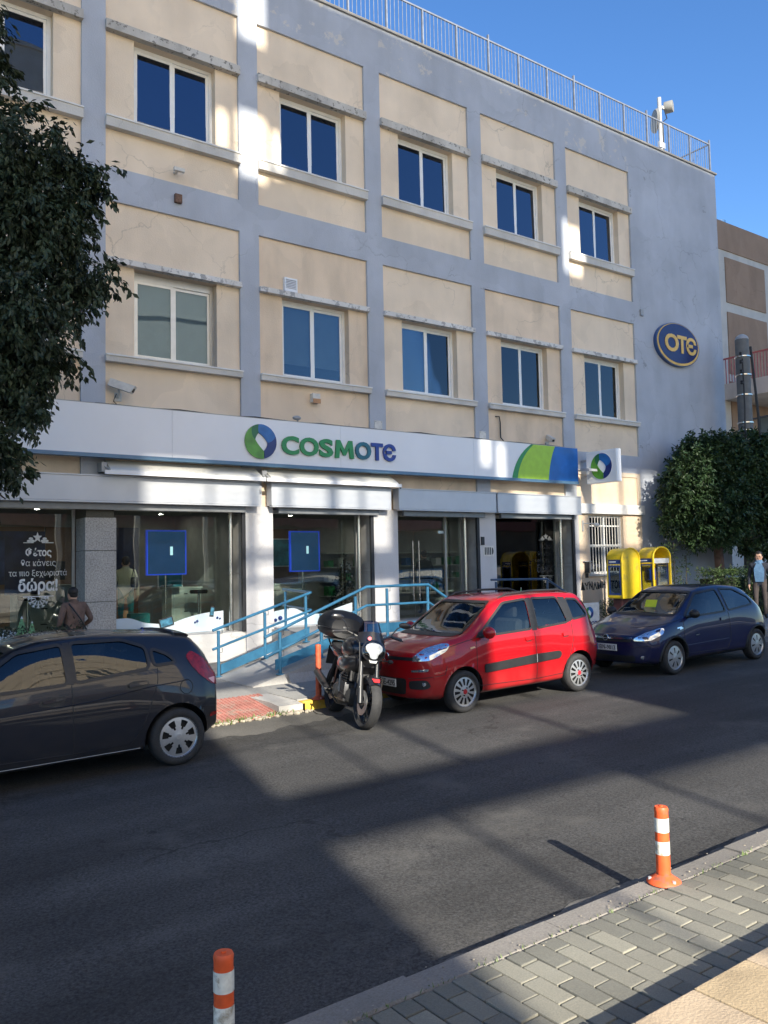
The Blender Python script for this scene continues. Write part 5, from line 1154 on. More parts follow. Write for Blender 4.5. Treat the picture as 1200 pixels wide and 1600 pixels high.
bd = C.P('badge', MB().lathe([(.042,.0),(.044,.012),(.054,.012),(.056,.0)], 20, Mb), M_CHROME, smooth=True); C.P('badge_back', MB().lathe([(.0,.004),(.042,.004)], 20, Mb), M_TRIM, bd); C.P('badge_bolt', MB().box(q.x-.042, q.x-.03, -.065, .065, .635, .647), M_CHROME, bd)
C.patch('lower_grille', [(-.5,.26),(-.5,.36),(.5,.36),(.5,.26)], 'front', M_TRIM, off=.005, round_=.04); C.plate('ΙΒΝ-9813', -.022, 0, .485)
for sy in (-1, 1):
    q, nn = C.hit('front', sy*.6, .33); C.P('fog_lamp', MB().lathe([(.0,.012),(.028,.01),(.032,.0)], 14, Matrix.Translation(q+nn*.004) @ nn.to_track_quat('Z','Y').to_matrix().to_4x4()), M_LAMPI, smooth=True)
    mr = C.P('mirror', MB().ellipsoid((1.24,sy*.88,.985),(.075,.10,.075),14,10), M_TRIM, smooth=True); C.P('mirror_stalk', MB().tube([(1.18,sy*.76,.93),(1.22,sy*.86,.95)], .025, 8), M_TRIM, mr)
    for wx in (.76, 3.25):
        pts = []
        for i in range(21):
            a = -.1+(pi+.2)*i/20; x, z = wx+.352*cos(a), .285+.352*sin(a); q = C.hit('side', x, z)[0]; pts.append((x, sy*(abs(q.y)+.004), z))
        C.P('arch_trim', MB().tube(pts, .02, 6), M_GREYP if False else M_TRIM, smooth=True)
    C.patch('tail_lamp', [(sy*.56,.95),(sy*.52,1.22),(sy*.60,1.22),(sy*.70,.95)], 'rear', M_RED, off=.006)
C.patch('rub_strip', [(1.08,.42),(1.08,.465),(2.36,.48),(2.36,.435)], 'side', M_PNV, off=.014, thick=.016, round_=.015); C.patch('sill_trim', [(1.12,.215),(1.12,.27),(2.88,.27),(2.88,.215)], 'side', M_TRIM, off=.006)
C.cabin(1.1, 3.2, dash=1.12, zbelt=.90, seats=((1.85,-.34),(1.85,.34),(2.7,-.3),(2.7,.3)))
note = C.P('windscreen_note', MB().add([(1.17,-.12,.98),(1.17,.12,.98),(1.28,.12,1.20),(1.28,-.12,1.20)], [(0,1,2,3)]), mat('yellow_paper', (.62,.68,.03), .6))
C.P('wiper', MB().tube([C.hit('front',-.30,.985)[0]+Vector((-.02,0,0)), C.hit('front',.28,1.0)[0]+Vector((-.02,0,.01))], .009, 5), M_TRIM)
C.wheels(hub_wheel(7, .36, .80, .34, .065, style='petal', bolts=0), .285, .18, .72)
# ------------------------------------------------------------------ motorcycle
M_MBLK = mat('motorcycle_black', (.012,.012,.014), .3, var=.1, coat=.5); M_MATT = mat('matt_black_case', (.02,.02,.021), .6, var=.15, scale=12, bump=.1); M_ENG = mat('engine_grey', (.05,.05,.053), .45, metal=.6, var=.25, scale=25)
M_FORK = mat('fork_grey', (.035,.036,.038), .35, metal=.5); M_BRAKE = mat('brake_disc', (.42,.42,.41), .3, metal=.9, var=.1); M_MLENS = mat('headlamp_lens', (.40,.40,.385), .18, metal=.2, var=.25, scale=30)
M_MRED = mat('motorcycle_red', (.5,.03,.03), .35)
bx, by = 6.32, 10.15
BK = thing('motorcycle', (bx, by, gz(bx)), 'black motorcycle with a bulky top case and bright headlamp leaning on its stand', 'motorcycle')
yawb = atan2(-1.28, -.37); BK.rotation_euler = (radians(-10), 0, yawb); BK.scale = (1.03, 1.18, 1.04)
def bp(name, mb, m, parent=None, smooth=True): return part(name, mb, m, parent or BK, smooth=smooth, local=True)
RXY = Matrix.Rotation(pi/2, 4, 'X')
def bike_wheel(x, r, w, steer=0):
    T = Matrix.Translation((x, 0, r)) @ Matrix.Rotation(steer, 4, 'Z') @ RXY
    h = w/2
    o = bp('wheel', MB().lathe([(r-.075,-h*.55),(r-.06,-h*.6),(r-.06,h*.6),(r-.075,h*.55),(r-.075,-h*.55)], 40, T), M_ENG)
    bp('tyre', MB().lathe([(r-.065,-h*.6),(r-.05,-h*.85),(r-.03,-h),(r-.008,-h*.6),(r,0),(r-.008,h*.6),(r-.03,h),(r-.05,h*.85),(r-.065,h*.6)], 44, T), M_TYRE, o)
    bp('hub', MB().lathe([(.0,-.07),(.045,-.07),(.045,.07),(.0,.07)], 16, T), M_ENG, o)
    for i in range(10):
        a = 2*pi*i/10; bp('spoke', MB().tube([T @ Vector((.04*cos(a), .04*sin(a), .02*(-1)**i)), T @ Vector(((r-.07)*cos(a+.12), (r-.07)*sin(a+.12), 0))], .011, 5), M_ENG, o)
    for s in (-1, 1):
        bp('brake_disc', MB().lathe([(.08,s*.062),(.15,s*.062),(.15,s*.067),(.08,s*.067),(.08,s*.062)], 28, T), M_BRAKE, o)
    return o
WR = .31
bike_wheel(0, WR, .16); bike_wheel(1.35, WR, .115, radians(4))
fk = []
for s in (-1, 1):
    f = bp('fork_leg', MB().tube([(1.37,s*.092,.30),(1.25,s*.092,.62)], .030, 10).tube([(1.25,s*.092,.60),(1.13,s*.092,.96)], .024, 10), M_FORK); bp('brake_caliper', MB().bbox(1.24, 1.33, s*.075, s*.115, .38, .50, .012), M_FORK, f)
    bp('turn_signal', MB().tube([(1.12,s*.13,.82),(1.12,s*.24,.82)], .008, 5).ellipsoid((1.14,s*.26,.82),(.035,.035,.025)), M_MATT)
mb = MB(); n = 12
for i in range(n+1):
    a = radians(48+95*i/n)
    for y in (-.068,-.045,0,.045,.068): rr_ = WR+.03-(abs(y)/.068)**3*.045; mb.v.append(Vector((1.35+rr_*cos(a), y, WR+rr_*sin(a))))
for i in range(n):
    for j in range(4): mb.f.append((i*5+j, i*5+j+1, (i+1)*5+j+1, (i+1)*5+j)); mb.mi.append(0)
fd = bp('front_mudguard', mb, M_MBLK); bp('mudguard_flash', MB().add([(1.578,-.03,.585),(1.578,.03,.585),(1.53,.045,.622),(1.53,-.045,.622)], [(0,1,2,3)]), M_MRED, fd)
TH = Matrix.Translation((1.27, 0, .93)) @ Matrix.Rotation(radians(78), 4, 'Y')
hd = bp('headlight', MB().lathe([(.0,-.16),(.07,-.15),(.11,-.09),(.135,.0),(.14,.03),(.125,.04)], 24, TH), M_MBLK)
lp = [(u*.78, v*.78) for u, v in [(-.125,.075),(-.06,.12),(.06,.12),(.125,.075),(.12,-.0),(.06,-.06),(.05,-.13),(-.05,-.13),(-.06,-.06),(-.12,0)]]
bp('headlight_lens', MB().prism(smooth_poly(lp, .04), lambda u,v,w: tuple(TH @ Vector((-v-.0, u, .035+w))), .012), M_MLENS, hd, smooth=False)
bp('headlight_glass', MB().lathe([(.125,.04),(.10,.055),(.05,.068),(.0,.072)], 24, TH), M_LAMPG, hd)
bp('running_lamp', MB().prism([(-.05,-.115),(.05,-.115),(.035,-.15),(-.035,-.15)], lambda u,v,w: tuple(TH @ Vector((-v, u, .03+w))), .01), M_MLENS, hd, smooth=False)
mb = MB()
for i in range(7):
    for j in range(9):
        v = i/6; u = (j/8-.5)*2; w = .17*(1-.35*v); mb.v.append(Vector((1.27-.14*v-.12*u*u, u*w, 1.03+.27*v-.03*u*u)))
for i in range(6):
    for j in range(8): mb.f.append((i*9+j, i*9+j+1, (i+1)*9+j+1, (i+1)*9+j)); mb.mi.append(0 if i < 3 else 1)
sc = bp('windshield', mb, [M_MBLK, glass_mat('smoked_screen', (.22,.20,.30), refl=1.5)]); bp('sticker', MB().lathe([(.0,.006),(.022,.006)], 12, Matrix.Translation((1.275,-.06,1.08)) @ Matrix.Rotation(radians(85),4,'Y')), mat('red_sticker',(.8,.12,.14),.4), sc)
hb = bp('handlebar', MB().tube([(.98,-.40,1.10),(1.03,-.26,1.13),(1.09,-.12,1.07),(1.10,0,1.06),(1.09,.12,1.07),(1.03,.26,1.13),(.98,.40,1.10)], .014, 8), M_MBLK)
for s in (-1, 1):
    bp('grip', MB().tube([(.985,s*.29,1.123),(.975,s*.41,1.098)], .019, 8), M_MATT, hb); bp('lever', MB().tube([(1.05,s*.27,1.12),(1.07,s*.40,1.09)], .007, 5), M_FORK, hb)
    mi = bp('mirror', MB().ellipsoid((1.06,s*.40,1.29),(.02,.075,.04)), M_MBLK); bp('mirror_stalk', MB().tube([(1.04,s*.25,1.13),(1.07,s*.31,1.24),(1.065,s*.38,1.29)], .007, 6), M_MBLK, mi)
def hull(name, secs, m, n=16, parent=None):     # secs: (x, y half width, z centre, z half height)
    mb = MB()
    for x, w, z, h in secs:
        for j in range(n):
            a = 2*pi*j/n; c, s_ = cos(a), sin(a); mb.v.append(Vector((x, w*math.copysign(abs(c)**.75, c), z+h*math.copysign(abs(s_)**.75, s_))))
    for i in range(len(secs)-1):
        for j in range(n): mb.f.append((i*n+j, i*n+(j+1) % n, (i+1)*n+(j+1) % n, (i+1)*n+j)); mb.mi.append(0)
    mb.f += [tuple(range(n)), tuple((len(secs)-1)*n+j for j in reversed(range(n)))]; mb.mi += [0, 0]; return bp(name, mb, m, parent)
tk = hull('fuel_tank', [(.50,.11,.86,.08),(.60,.17,.89,.12),(.75,.22,.92,.155),(.92,.215,.93,.145),(1.03,.16,.92,.11),(1.10,.09,.91,.07)], M_MBLK)
bp('tank_badge', MB().prism(smooth_poly([(-.03,-.05),(.03,-.03),(.03,.05),(-.03,.03)], .02), lambda u,v,w: (.86+u, -.188-w, .95+v), .004), mat('badge_white',(.7,.68,.68),.4), tk, smooth=False)
hull('side_panel', [(.30,.13,.70,.11),(.55,.19,.70,.14),(.90,.21,.72,.14),(1.08,.19,.76,.12),(1.18,.12,.80,.08)], M_MBLK)
hull('belly_pan', [(.45,.14,.26,.08),(.7,.17,.28,.11),(.98,.14,.34,.12),(1.06,.08,.42,.06)], M_MATT)
hull('seat', [(-.18,.09,.90,.045),(.0,.14,.88,.05),(.25,.15,.85,.05),(.45,.13,.83,.05),(.58,.09,.86,.05)], M_MATT)
hull('tail', [(-.40,.05,.90,.04),(-.25,.10,.86,.06),(.1,.13,.80,.07),(.4,.12,.75,.08)], M_MBLK)
tc = hull('top_case', [(-.58,.18,1.12,.12),(-.52,.24,1.15,.17),(-.27,.265,1.17,.20),(-.05,.25,1.16,.19),(.05,.19,1.13,.14)], M_MATT)
bp('case_seam', MB().tube([(-.585,-.18,1.10),(-.52,-.245,1.10),(-.27,-.27,1.11),(-.05,-.255,1.11),(.055,-.19,1.10),(.06,0,1.10),(.055,.19,1.10),(-.05,.255,1.11),(-.27,.27,1.11),(-.52,.245,1.10)], .009, 5), M_GREYP if False else M_MBLK, tc); bp('case_latch', MB().bbox(.03, .06, -.05, .05, 1.06, 1.15, .01), M_FORK, tc)
bp('luggage_rack', MB().box(-.48, .02, -.14, .14, .955, .975).tube([(-.1,-.12,.86),(-.3,-.12,.955)], .01, 6).tube([(-.1,.12,.86),(-.3,.12,.955)], .01, 6), M_FORK, smooth=False)
en = bp('engine', MB().bbox(.50, .92, -.17, .17, .24, .50, .04), M_ENG, smooth=40)
for i in range(6): bp('cooling_fin', MB().bbox(.62+i*.012, .90+i*.012, -.15, .15, .50+i*.032, .516+i*.032, .004), M_ENG, en, smooth=False)
bp('clutch_cover', MB().lathe([(.0,.03),(.07,.03),(.10,.0)], 20, Matrix.Translation((.62,-.17,.36)) @ Matrix.Rotation(pi/2,4,'X')), M_FORK, en); bp('cylinder_head', MB().bbox(.68, .96, -.14, .14, .69, .76, .02), M_ENG, en, smooth=40)
bp('radiator', MB().bbox(1.00, 1.04, -.15, .15, .52, .76, .008), M_MATT, smooth=False)
for s in (-1, 1):
    bp('frame_rail', MB().tube([(1.10,s*.05,.90),(.80,s*.16,.72),(.45,s*.14,.66),(.30,s*.12,.36)], .02, 8), M_MBLK); bp('swingarm', MB().tube([(.40,s*.10,.38),(.0,s*.11,.31)], .026, 8), M_FORK); bp('foot_peg', MB().tube([(.42,s*.14,.34),(.42,s*.26,.34)], .012, 6), M_STEEL); bp('rear_shock', MB().tube([(.02,s*.12,.36),(.20,s*.11,.74)], .028, 8), M_FORK)
    bp('crash_bar', MB().tube([(.92,s*.10,.28),(1.0,s*.24,.38),(.98,s*.25,.58),(.88,s*.15,.66)], .012, 6), M_MBLK)
bp('exhaust_header', MB().tube([(.95,-.05,.66),(1.05,-.07,.45),(.92,-.09,.22),(.6,-.13,.20),(.35,-.17,.30)], .022, 8), M_ENG); bp('silencer', MB().tube([(.36,-.18,.30),(.05,-.20,.40),(-.25,-.21,.48)], [.04,.052,.046], 12), M_FORK)
bp('side_stand', MB().tube([(.50,.13,.30),(.46,.30,.065)], .012, 6).box(.43, .49, .27, .33, .055, .067), M_FORK); bp('rear_mudguard', MB().add([(-.42,-.07,.86),(-.42,.07,.86),(-.46,.07,.60),(-.46,-.07,.60),(-.41,-.07,.86),(-.41,.07,.86),(-.45,.07,.60),(-.45,-.07,.60)], [(0,1,2,3),(7,6,5,4),(0,4,5,1),(1,5,6,2),(2,6,7,3),(3,7,4,0)]), M_MATT, smooth=False)
bp('brake_hose', MB().tube([(1.05,-.2,1.12),(1.25,-.16,1.02),(1.28,-.13,.75),(1.27,-.11,.45)], .007, 5), M_CABLE)
# ------------------------------------------------------------------ phone booths
M_YEL = mat('booth_yellow', (.72,.50,.015), .4, var=.08, scale=4, dirt=(.45,.33,.05), dirt_scale=2.5, dirt_amt=.2); M_BFRAME = mat('booth_blue_frame', (.02,.05,.18), .4, var=.1); M_BGLASS = glass_mat('booth_glass', (.55,.60,.62), refl=1.5)
def booth(x, y, lab, opening, rotz=0):
    t = thing('phone_booth', (x, y, gz(x)+.13), lab, 'phone booth', 'yellow phone booths'); t.rotation_euler = (0,0,rotz)
    W, D, Z0, Z1 = .74, .50, .68, 1.98; r = W/2
    def bp2(nm, mb, m, par=None, **k): return part(nm, mb, m, par or t, local=True, **k)
    prof = [(-r,Z0)]+[(-r*cos(a), Z1-r*.75+r*.75*sin(a)) for a in [pi*i/16 for i in range(17)]]+[(r,Z0)]
    inn = [(u*.93, Z0 if v == Z0 else v-.025) for u, v in prof]; mb = MB(); n = len(prof)
    zw = Z1-r*.75        # roof vault (above the spring line) as one shell, sides have windows
    roof = [p for p in prof if p[1] >= zw-.001]; mb = MB()
    for yy in (0, D):
        for u, v in roof: mb.v.append(Vector((u, yy, v)))
        for u, v in roof: mb.v.append(Vector((u*.94, yy, v-.022)))
    k = len(roof)
    for i in range(k-1):
        mb.f += [(i, i+1, 2*k+i+1, 2*k+i), (k+i, 2*k+k+i, 2*k+k+i+1, k+i+1), (i, k+i, k+i+1, i+1), (2*k+i, 2*k+i+1, 3*k+i+1, 3*k+i)]; mb.mi += [0]*4
    bp2('vault', mb, M_YEL, smooth=40)
    for sx in (-1, 1):
        a, b = sorted((sx*r, sx*(r-.025)))
        sp = bp2('side_panel', MB().box(a, b, 0, .045, Z0, zw).box(a, b, D-.045, D, Z0, zw).box(a, b, .045, D-.045, zw-.02, zw).box(a, b, .045, D-.045, zw-.17, zw-.14).box(a, b, .045, D-.045, Z0, Z0+.06), M_YEL)
        a2, b2 = sorted((sx*(r+.006), sx*(r-.031)))
        bp2('window_frame', MB().box(a2, b2, .05, .085, Z0+.065, zw-.175).box(a2, b2, D-.085, D-.05, Z0+.065, zw-.175).box(a2, b2, .085, D-.085, Z0+.065, Z0+.11).box(a2, b2, .085, D-.085, zw-.215, zw-.175), M_BFRAME, sp)
        bp2('window_pane', MB().box(sx*(r-.015)-.003, sx*(r-.015)+.003, .085, D-.085, Z0+.11, zw-.215), M_BGLASS, sp)
        nb = bp2('name_band', MB().box(sx*(r-.012)-.008, sx*(r-.012)+.008, .05, D-.05, zw-.135, zw-.025), M_BFRAME, sp)
        bp2('band_lettering', MB().box(sx*(r-.012)-.0105, sx*(r-.012)+.0105, .2, D-.08, zw-.095, zw-.065), M_WHITE, nb)
    if opening:
        bp2('back_panel', MB().prism(inn, lambda u,v,w: (u, D-.03+w, v), .025), M_YEL)
        bp2('front_arch', MB().tube([(u, .0, v) for u, v in prof], .026, 8), M_YEL, smooth=True)
        bp2('front_band', MB().box(-r+.03, r-.03, .01, .03, zw-.16, zw-.03), M_GREYP)
        ph = bp2('telephone', MB().bbox(-.13, .13, D-.2, D-.031, 1.08, 1.42, .03), mat('phone_blue',(.02,.07,.40),.3), smooth=40); bp2('handset', MB().tube([(-.17,D-.18,1.12),(-.17,D-.19,1.36)], .025, 8), M_BLACK, ph, smooth=True); bp2('keypad', MB().box(-.06, .06, D-.206, D-.2005, 1.14, 1.30), M_GREYP, ph)
    else:
        bp2('front_panel', MB().prism(inn, lambda u,v,w: (u, .01+w, v), .025), M_YEL)
        bp2('front_edge', MB().tube([(u, .0, v) for u, v in prof], .02, 8), M_YEL, smooth=True)
    bp2('pedestal', MB().bbox(-.2, .2, .18, .46, .0, Z0-.0, .01), mat('booth_post_maroon',(.09,.03,.03),.6,var=.2)); bp2('floor_tray', MB().box(-r+.03, r-.03, .02, D-.02, Z0-.03, Z0), M_YEL)
    return t
booth(18.26, 14.25, 'yellow phone booth with a closed rounded back beside the graffiti', False)
booth(19.32, 14.05, 'yellow phone booth with an open arched front and blue telephone', True)
t = part('booth_post', MB().tube([(18.78,14.5,gz(18.8)+.13),(18.78,14.5,2.35)], .05, 8), mat('brown_post',(.16,.10,.06),.7,var=.3), smooth=True); base(t, (18.78,14.5,.5)); tag(t, 'brown post standing between the two yellow phone booths', 'post')
# ------------------------------------------------------------------ small notice board
nb = thing('notice_board', (14.95, 12.9, gz(15)+.13), 'pale board with round emblem and COSMOTE lettering behind the red car', 'board')
part('panel', MB().bbox(14.55, 15.33, 12.9, 12.94, .46, 1.2, .008), M_DIRTYW, nb)
logo(part('logo', MB().prism(arc(0, 345, 23), lambda u,v,w: (14.98+.14*u, 12.899-w, .98+.14*v), .003), M_WHITE, nb), lambda u,v,w: (14.98+.135*u, 12.895-w, .98+.135*v), .003)
text_part('board_text', 'COSMOTE', .14, face_M(14.62, 12.897, .68), M_BLU2, nb, extrude=.001, bold=.004, width=1.05)
for x in (14.65, 15.2): part('leg', MB().box(x, x+.05, 12.945, 12.985, gz(x)+.13, 1.1), M_GREYP, nb)
# ------------------------------------------------------------------ brown building and its neighbour's pole
M_BROWN = facade_mat('brown_render', (.33,.215,.145), (.3,.2,.15), amt=.1, streak=.15); M_BEIGE = facade_mat('beige_band', (.55,.50,.44), (.4,.36,.3), amt=.1, streak=.15)
BB = thing('brown_building', (46, 24, 0), 'brown and beige apartment block with red balcony rails beyond the office building', 'building')
part('wall', MB().box(34, 60, 24, 34, -.5, 19.6), M_BEIGE, BB); part('brown_band', MB().box(34, 60, 23.95, 23.999, 18.1, 19.62), M_BROWN, BB)
for r_, (z0, z1) in enumerate(((14.85,17.75),(15.36,17.74))[:1]): pass
for (z0, z1) in ((15.36,17.74),(11.6,14.85),(7.9,11.2)):
    for k in range(-1, 4):
        x0 = 39.28+k*5.0; part('brown_panel', MB().box(x0, x0+3.72, 23.95, 23.999, z0, z1), M_BROWN, BB)
bl = part('balcony', MB().box(38.6, 52, 21.4, 23.94, 10.15, 10.95), M_BEIGE, BB)
M_RRAIL = mat('red_balcony_rail', (.42,.11,.10), .6, var=.2); part('balcony_rail', MB().box(38.6, 38.66, 21.4, 23.94, 12.2, 12.28).box(38.6, 52, 21.4, 21.46, 12.2, 12.28), M_RRAIL, bl)
mb = MB()
for j in range(16): mb.box(38.61, 38.65, 21.45+j*.155, 21.48+j*.155, 10.951, 12.2)
part('balcony_balusters', mb, M_RRAIL, bl)
part('shutter_opening', MB().box(41.8, 46, 23.9, 23.949, 7.0, 9.6), M_BLACK, BB)
rt = part('roof_tank', MB().tube([(42.2,26,19.6),(42.2,26,21.0)], .35, 14), M_STEEL, BB, smooth=True); part('roof_rail', MB().tube([(40.5,25,20.2),(46,25,20.2)], .03, 6).tube([(40.5,25,19.6),(40.5,25,20.2)], .03, 6).tube([(43,25,19.6),(43,25,20.2)], .03, 6), M_RAILGREY, BB)
PL = thing('utility_pole', (25.0, 14.8, gz(25)), 'thick grey utility pole with steel bands and cable brackets rising behind the tree', 'pole')
part('shaft', MB().tube([(25.0,14.8,.3),(25.0,14.8,9.2)], [.25,.21], 20), mat('pole_concrete',(.13,.135,.135),.7,var=.12), PL, smooth=True); part('dome_cap', MB().ellipsoid((25.0,14.8,9.2),(.21,.21,.18)), M_GREYP, PL, smooth=True)
for z in (8.6,8.0,7.35,6.45,6.2,5.9): part('steel_band', MB().lathe([(.225,z),(.25,z+.01),(.25,z+.05),(.225,z+.06)], 20, Matrix.Translation((25.0,14.8,0))), M_STEEL, PL, smooth=True)
for i, z in enumerate((8.65,8.4,8.1,7.75)):
    br = part('insulator_arm', MB().tube([(24.75,14.7,z),(24.45,14.5,z-.05),(24.05,14.3,z-.18)], .022, 6), M_CABLE, PL); part('insulator', MB().lathe([(.03,.0),(.05,.03),(.03,.06),(.05,.09),(.02,.12)], 10, Matrix.Translation((24.05,14.3,z-.2))), M_CABLE, br)
part('drop_cable', MB().tube([(25.32,14.7,9.0),(25.36,14.65,8.0),(25.42,14.6,6.8),(25.5,14.6,5.0),(25.5,14.6,3)], .04, 6), M_CABLE, PL); part('drop_cable', MB().tube([(24.65,14.6,8.5),(24.58,14.55,7.0),(24.5,14.55,5.5),(24.5,14.55,4.2)], .025, 6), M_CABLE, PL)
part('span_cable', MB().tube([(25.2,14.7,6.6),(26.5,14.2,6.9),(28.5,13.5,7.3),(33,12,8.2)], .03, 6), M_CABLE, PL)

# ------------------------------------------------------------------ trees and hedges
def leaf_mat(name, col, var=.5):
    m = mat(name, col, .5, var=var, scale=3.5, spec=.35); b = m.node_tree.nodes['Principled BSDF']
    b.inputs['Transmission Weight'].default_value = 0; b.inputs['Subsurface Weight'].default_value = 0
    return m
def add_leaf(mb, p, d, n, L, w):
    d = d.normalized(); s_ = d.cross(n)
    if s_.length < 1e-4: return
    s_.normalize(); u_ = s_.cross(d)
    b = len(mb.v); q = p+d*L*.5-u_*L*.06
    mb.v += [p, q+s_*w, p+d*L-u_*L*.18, q-s_*w]; mb.v.append(q-u_*w*.35)
    mb.f += [(b, b+1, b+4), (b+1, b+2, b+4), (b+2, b+3, b+4), (b+3, b, b+4)]; mb.mi += [0]*4
def foliage(lobes, n, L, rnd, droop=.6, clump=14, shell=.55, spread=.16, squash=1.0, ymax=1e9):
    mb = MB(); tot = sum(l[3]**2 for l in lobes)
    for (x, y, z, r) in lobes:
        k = max(3, int(n/clump*r*r/tot))
        for _ in range(k):
            v = Vector((rnd.gauss(0,1), rnd.gauss(0,1), rnd.gauss(0,1))).normalized(); rr = r*(shell+(1-shell)*rnd.random()**.6)*rnd.uniform(.85,1.12)
            c = Vector((x, y, z))+Vector((v.x*rr, v.y*rr, v.z*rr*squash)); ax = (v+Vector((0,0,-droop))+Vector((rnd.gauss(0,.4),rnd.gauss(0,.4),rnd.gauss(0,.3)))).normalized()
            if c.y > ymax: continue
            for j in range(clump):
                t = j/clump; p = c+ax*(t-.3)*spread*2+Vector((rnd.gauss(0,.3),rnd.gauss(0,.3),rnd.gauss(0,.3)))*spread
                d = (ax*.7+Vector((rnd.gauss(0,.6),rnd.gauss(0,.6),rnd.gauss(0,.5)-droop*.5)))
                add_leaf(mb, p, d, Vector((rnd.gauss(0,.5), rnd.gauss(0,.5), 1)), L*rnd.uniform(.5,1.3), L*rnd.uniform(.18,.30))
    return mb
rnd = random.Random(21)
M_BARK = mat('bark', (.09,.07,.055), .9, var=.3, scale=9, bump=.5, bscale=25)
TL = thing('street_tree', (.3, 11.5, gz(.3)+.13), 'tall dark leafy street tree with drooping leaves in front of the shops', 'tree')
lobes = [(2.09,11.2,9.05,.49),(1.87,11.2,8.05,.59),(2.2,11.2,7.32,.66),(2.85,11.2,7.47,.33),(3.14,11.2,7.5,.27),(2.5,11.2,6.54,.66),(3.06,11.2,6.43,.40),(3.42,11.2,5.97,.22),(3.14,11.2,5.79,.32),(2.37,11.2,5.42,.74),(2.86,11.2,4.98,.35),(2.38,11.2,4.5,.62),(2.78,11.2,4.2,.23),(2.3,11.2,3.76,.48),(2.66,11.2,3.49,.15),(2.16,11.2,3.1,.34),(2.0,11.2,2.54,.33),(2.36,11.2,8.56,.17),(2.3,11.2,7.93,.2),(3.28,11.2,7.3,.14),(2.97,11.2,6.8,.28)]
back = [(1.25, 11.3+.25*(-1)**i, 2.9+i*.8, .75) for i in range(10)]+[(.5,11.6,3.2+i*1.2,1.0) for i in range(7)]
lobes = [(x-(.36 if z > 7.7 else .18 if z > 4.3 else .40)+rnd.uniform(-.06,.02), y+dy+rnd.uniform(-.2,.2), z+rnd.uniform(-.1,.1), r*rnd.uniform(.72,1.0)) for x, y, z, r in lobes for dy in (-.3,.3)]
cr = foliage(lobes, 40000, .098, rnd, droop=.9, clump=13, spread=.12, shell=.25); cb = foliage(back, 16000, .15, rnd, droop=.9, clump=13, spread=.16, shell=.3); cr.add(cb.v, cb.f)
for _ in range(150):                # loose drooping sprays break the outline
    x, y, z, r = rnd.choice(lobes); v = Vector((abs(rnd.gauss(.6,.5)), rnd.gauss(0,.5), rnd.gauss(-.1,.5))).normalized(); p = Vector((x,y,z))+v*r*.8; q = v.copy(); ln = rnd.uniform(.12,.42)*(1 if z > 4.6 else .6)
    for j in range(26):
        t_ = j/25; q = (q+Vector((0,0,-.045))).normalized(); p = p+q*ln/25
        add_leaf(cr, p+Vector((rnd.gauss(0,.025),rnd.gauss(0,.025),rnd.gauss(0,.025))), q*.6+Vector((rnd.gauss(0,.6),rnd.gauss(0,.6),rnd.gauss(-.5,.4))), Vector((rnd.gauss(0,.5),rnd.gauss(0,.5),1)), .115*rnd.uniform(.7,1.15), .028)
cr.mi = [0]*len(cr.f)
part('crown', cr, leaf_mat('dark_ficus_leaf', (.026,.042,.022)), TL, fix=False)
part('trunk', MB().tube([(.3,11.5,.0),(.38,11.5,1.4),(.45,11.45,2.6),(.7,11.4,4.6),(.9,11.4,7.5)], [.2,.16,.14,.10,.05], 12), M_BARK, TL, smooth=True)
for a, b, c in (((.42,11.45,2.3),(1.2,11.3,3.6),(2.4,11.2,4.6)),((.6,11.4,3.8),(1.4,11.2,5.2),(2.9,11.2,6.4)),((.75,11.4,5),(1.4,11.3,6.4),(3.0,11.2,7.45)),((.85,11.4,6.6),(1.4,11.3,7.8),(2.1,11.2,8.9)),((1.2,11.3,3.6),(1.7,11.2,3.5),(2.2,11.2,3.1))):
    part('limb', MB().tube([a, b, c], [.06,.035,.008], 8), M_BARK, TL, smooth=True)
TR = thing('broadleaf_tree', (22.87, 14.6, gz(22.87)+.13), 'rounded glossy evergreen tree with a reddish trunk before the blue-grey wall', 'tree')
lob = [(19.89,13.5,3.51,.66),(19.5,13.5,4.42,.48),(20.65,13.5,4.96,.68),(22.58,13.5,5.15,.72),(22.15,13.5,4.21,1.1),(20.91,13.5,3.63,.92),(22.55,13.5,3.02,.77),(20.05,13.5,2.85,.42),(24.05,13.5,4.5,1.3),(19.45,13.5,3.93,.34),(19.95,13.5,4.75,.32),(21.53,13.5,4.46,.9),(24.08,13.5,2.93,.86),(19.32,13.5,3.16,.34)]
lob += [(20.3,13.5,5.1,.4),(21.3,13.5,5.2,.5),(23.2,13.5,5.35,.6),(19.6,13.5,3.9,.7),(20.3,13.5,4.3,.8),(21.6,13.5,3.3,.8),(23.2,13.5,3.8,1.0),(20.7,13.5,2.95,.5)]
KT = 14.7/13.5
lob = [(x*KT, y*KT+rnd.uniform(-.5,.2), 2.2+(z-2.2)*KT, r*KT) for x, y, z, r in lob]
tc_ = foliage(lob, 66000, .145, rnd, droop=.35, clump=12, spread=.12, shell=.45, ymax=15.72)
for _ in range(110):
    x, y, z, r = rnd.choice(lob); v = Vector((rnd.gauss(0,.8), rnd.gauss(-.3,.5), rnd.gauss(.2,.6))).normalized(); p = Vector((x,y,z))+v*r*.9; q = v.copy(); ln = rnd.uniform(.15,.4)
    if p.y > 15.3: continue
    for j in range(20):
        q = (q+Vector((0,0,-.03))).normalized(); p = p+q*ln/20
        add_leaf(tc_, p+Vector((rnd.gauss(0,.03),rnd.gauss(0,.03),rnd.gauss(0,.03))), q*.6+Vector((rnd.gauss(0,.6),rnd.gauss(0,.6),rnd.gauss(-.2,.5))), Vector((rnd.gauss(0,.5),rnd.gauss(0,.5),1)), .14*rnd.uniform(.6,1.15), .035)
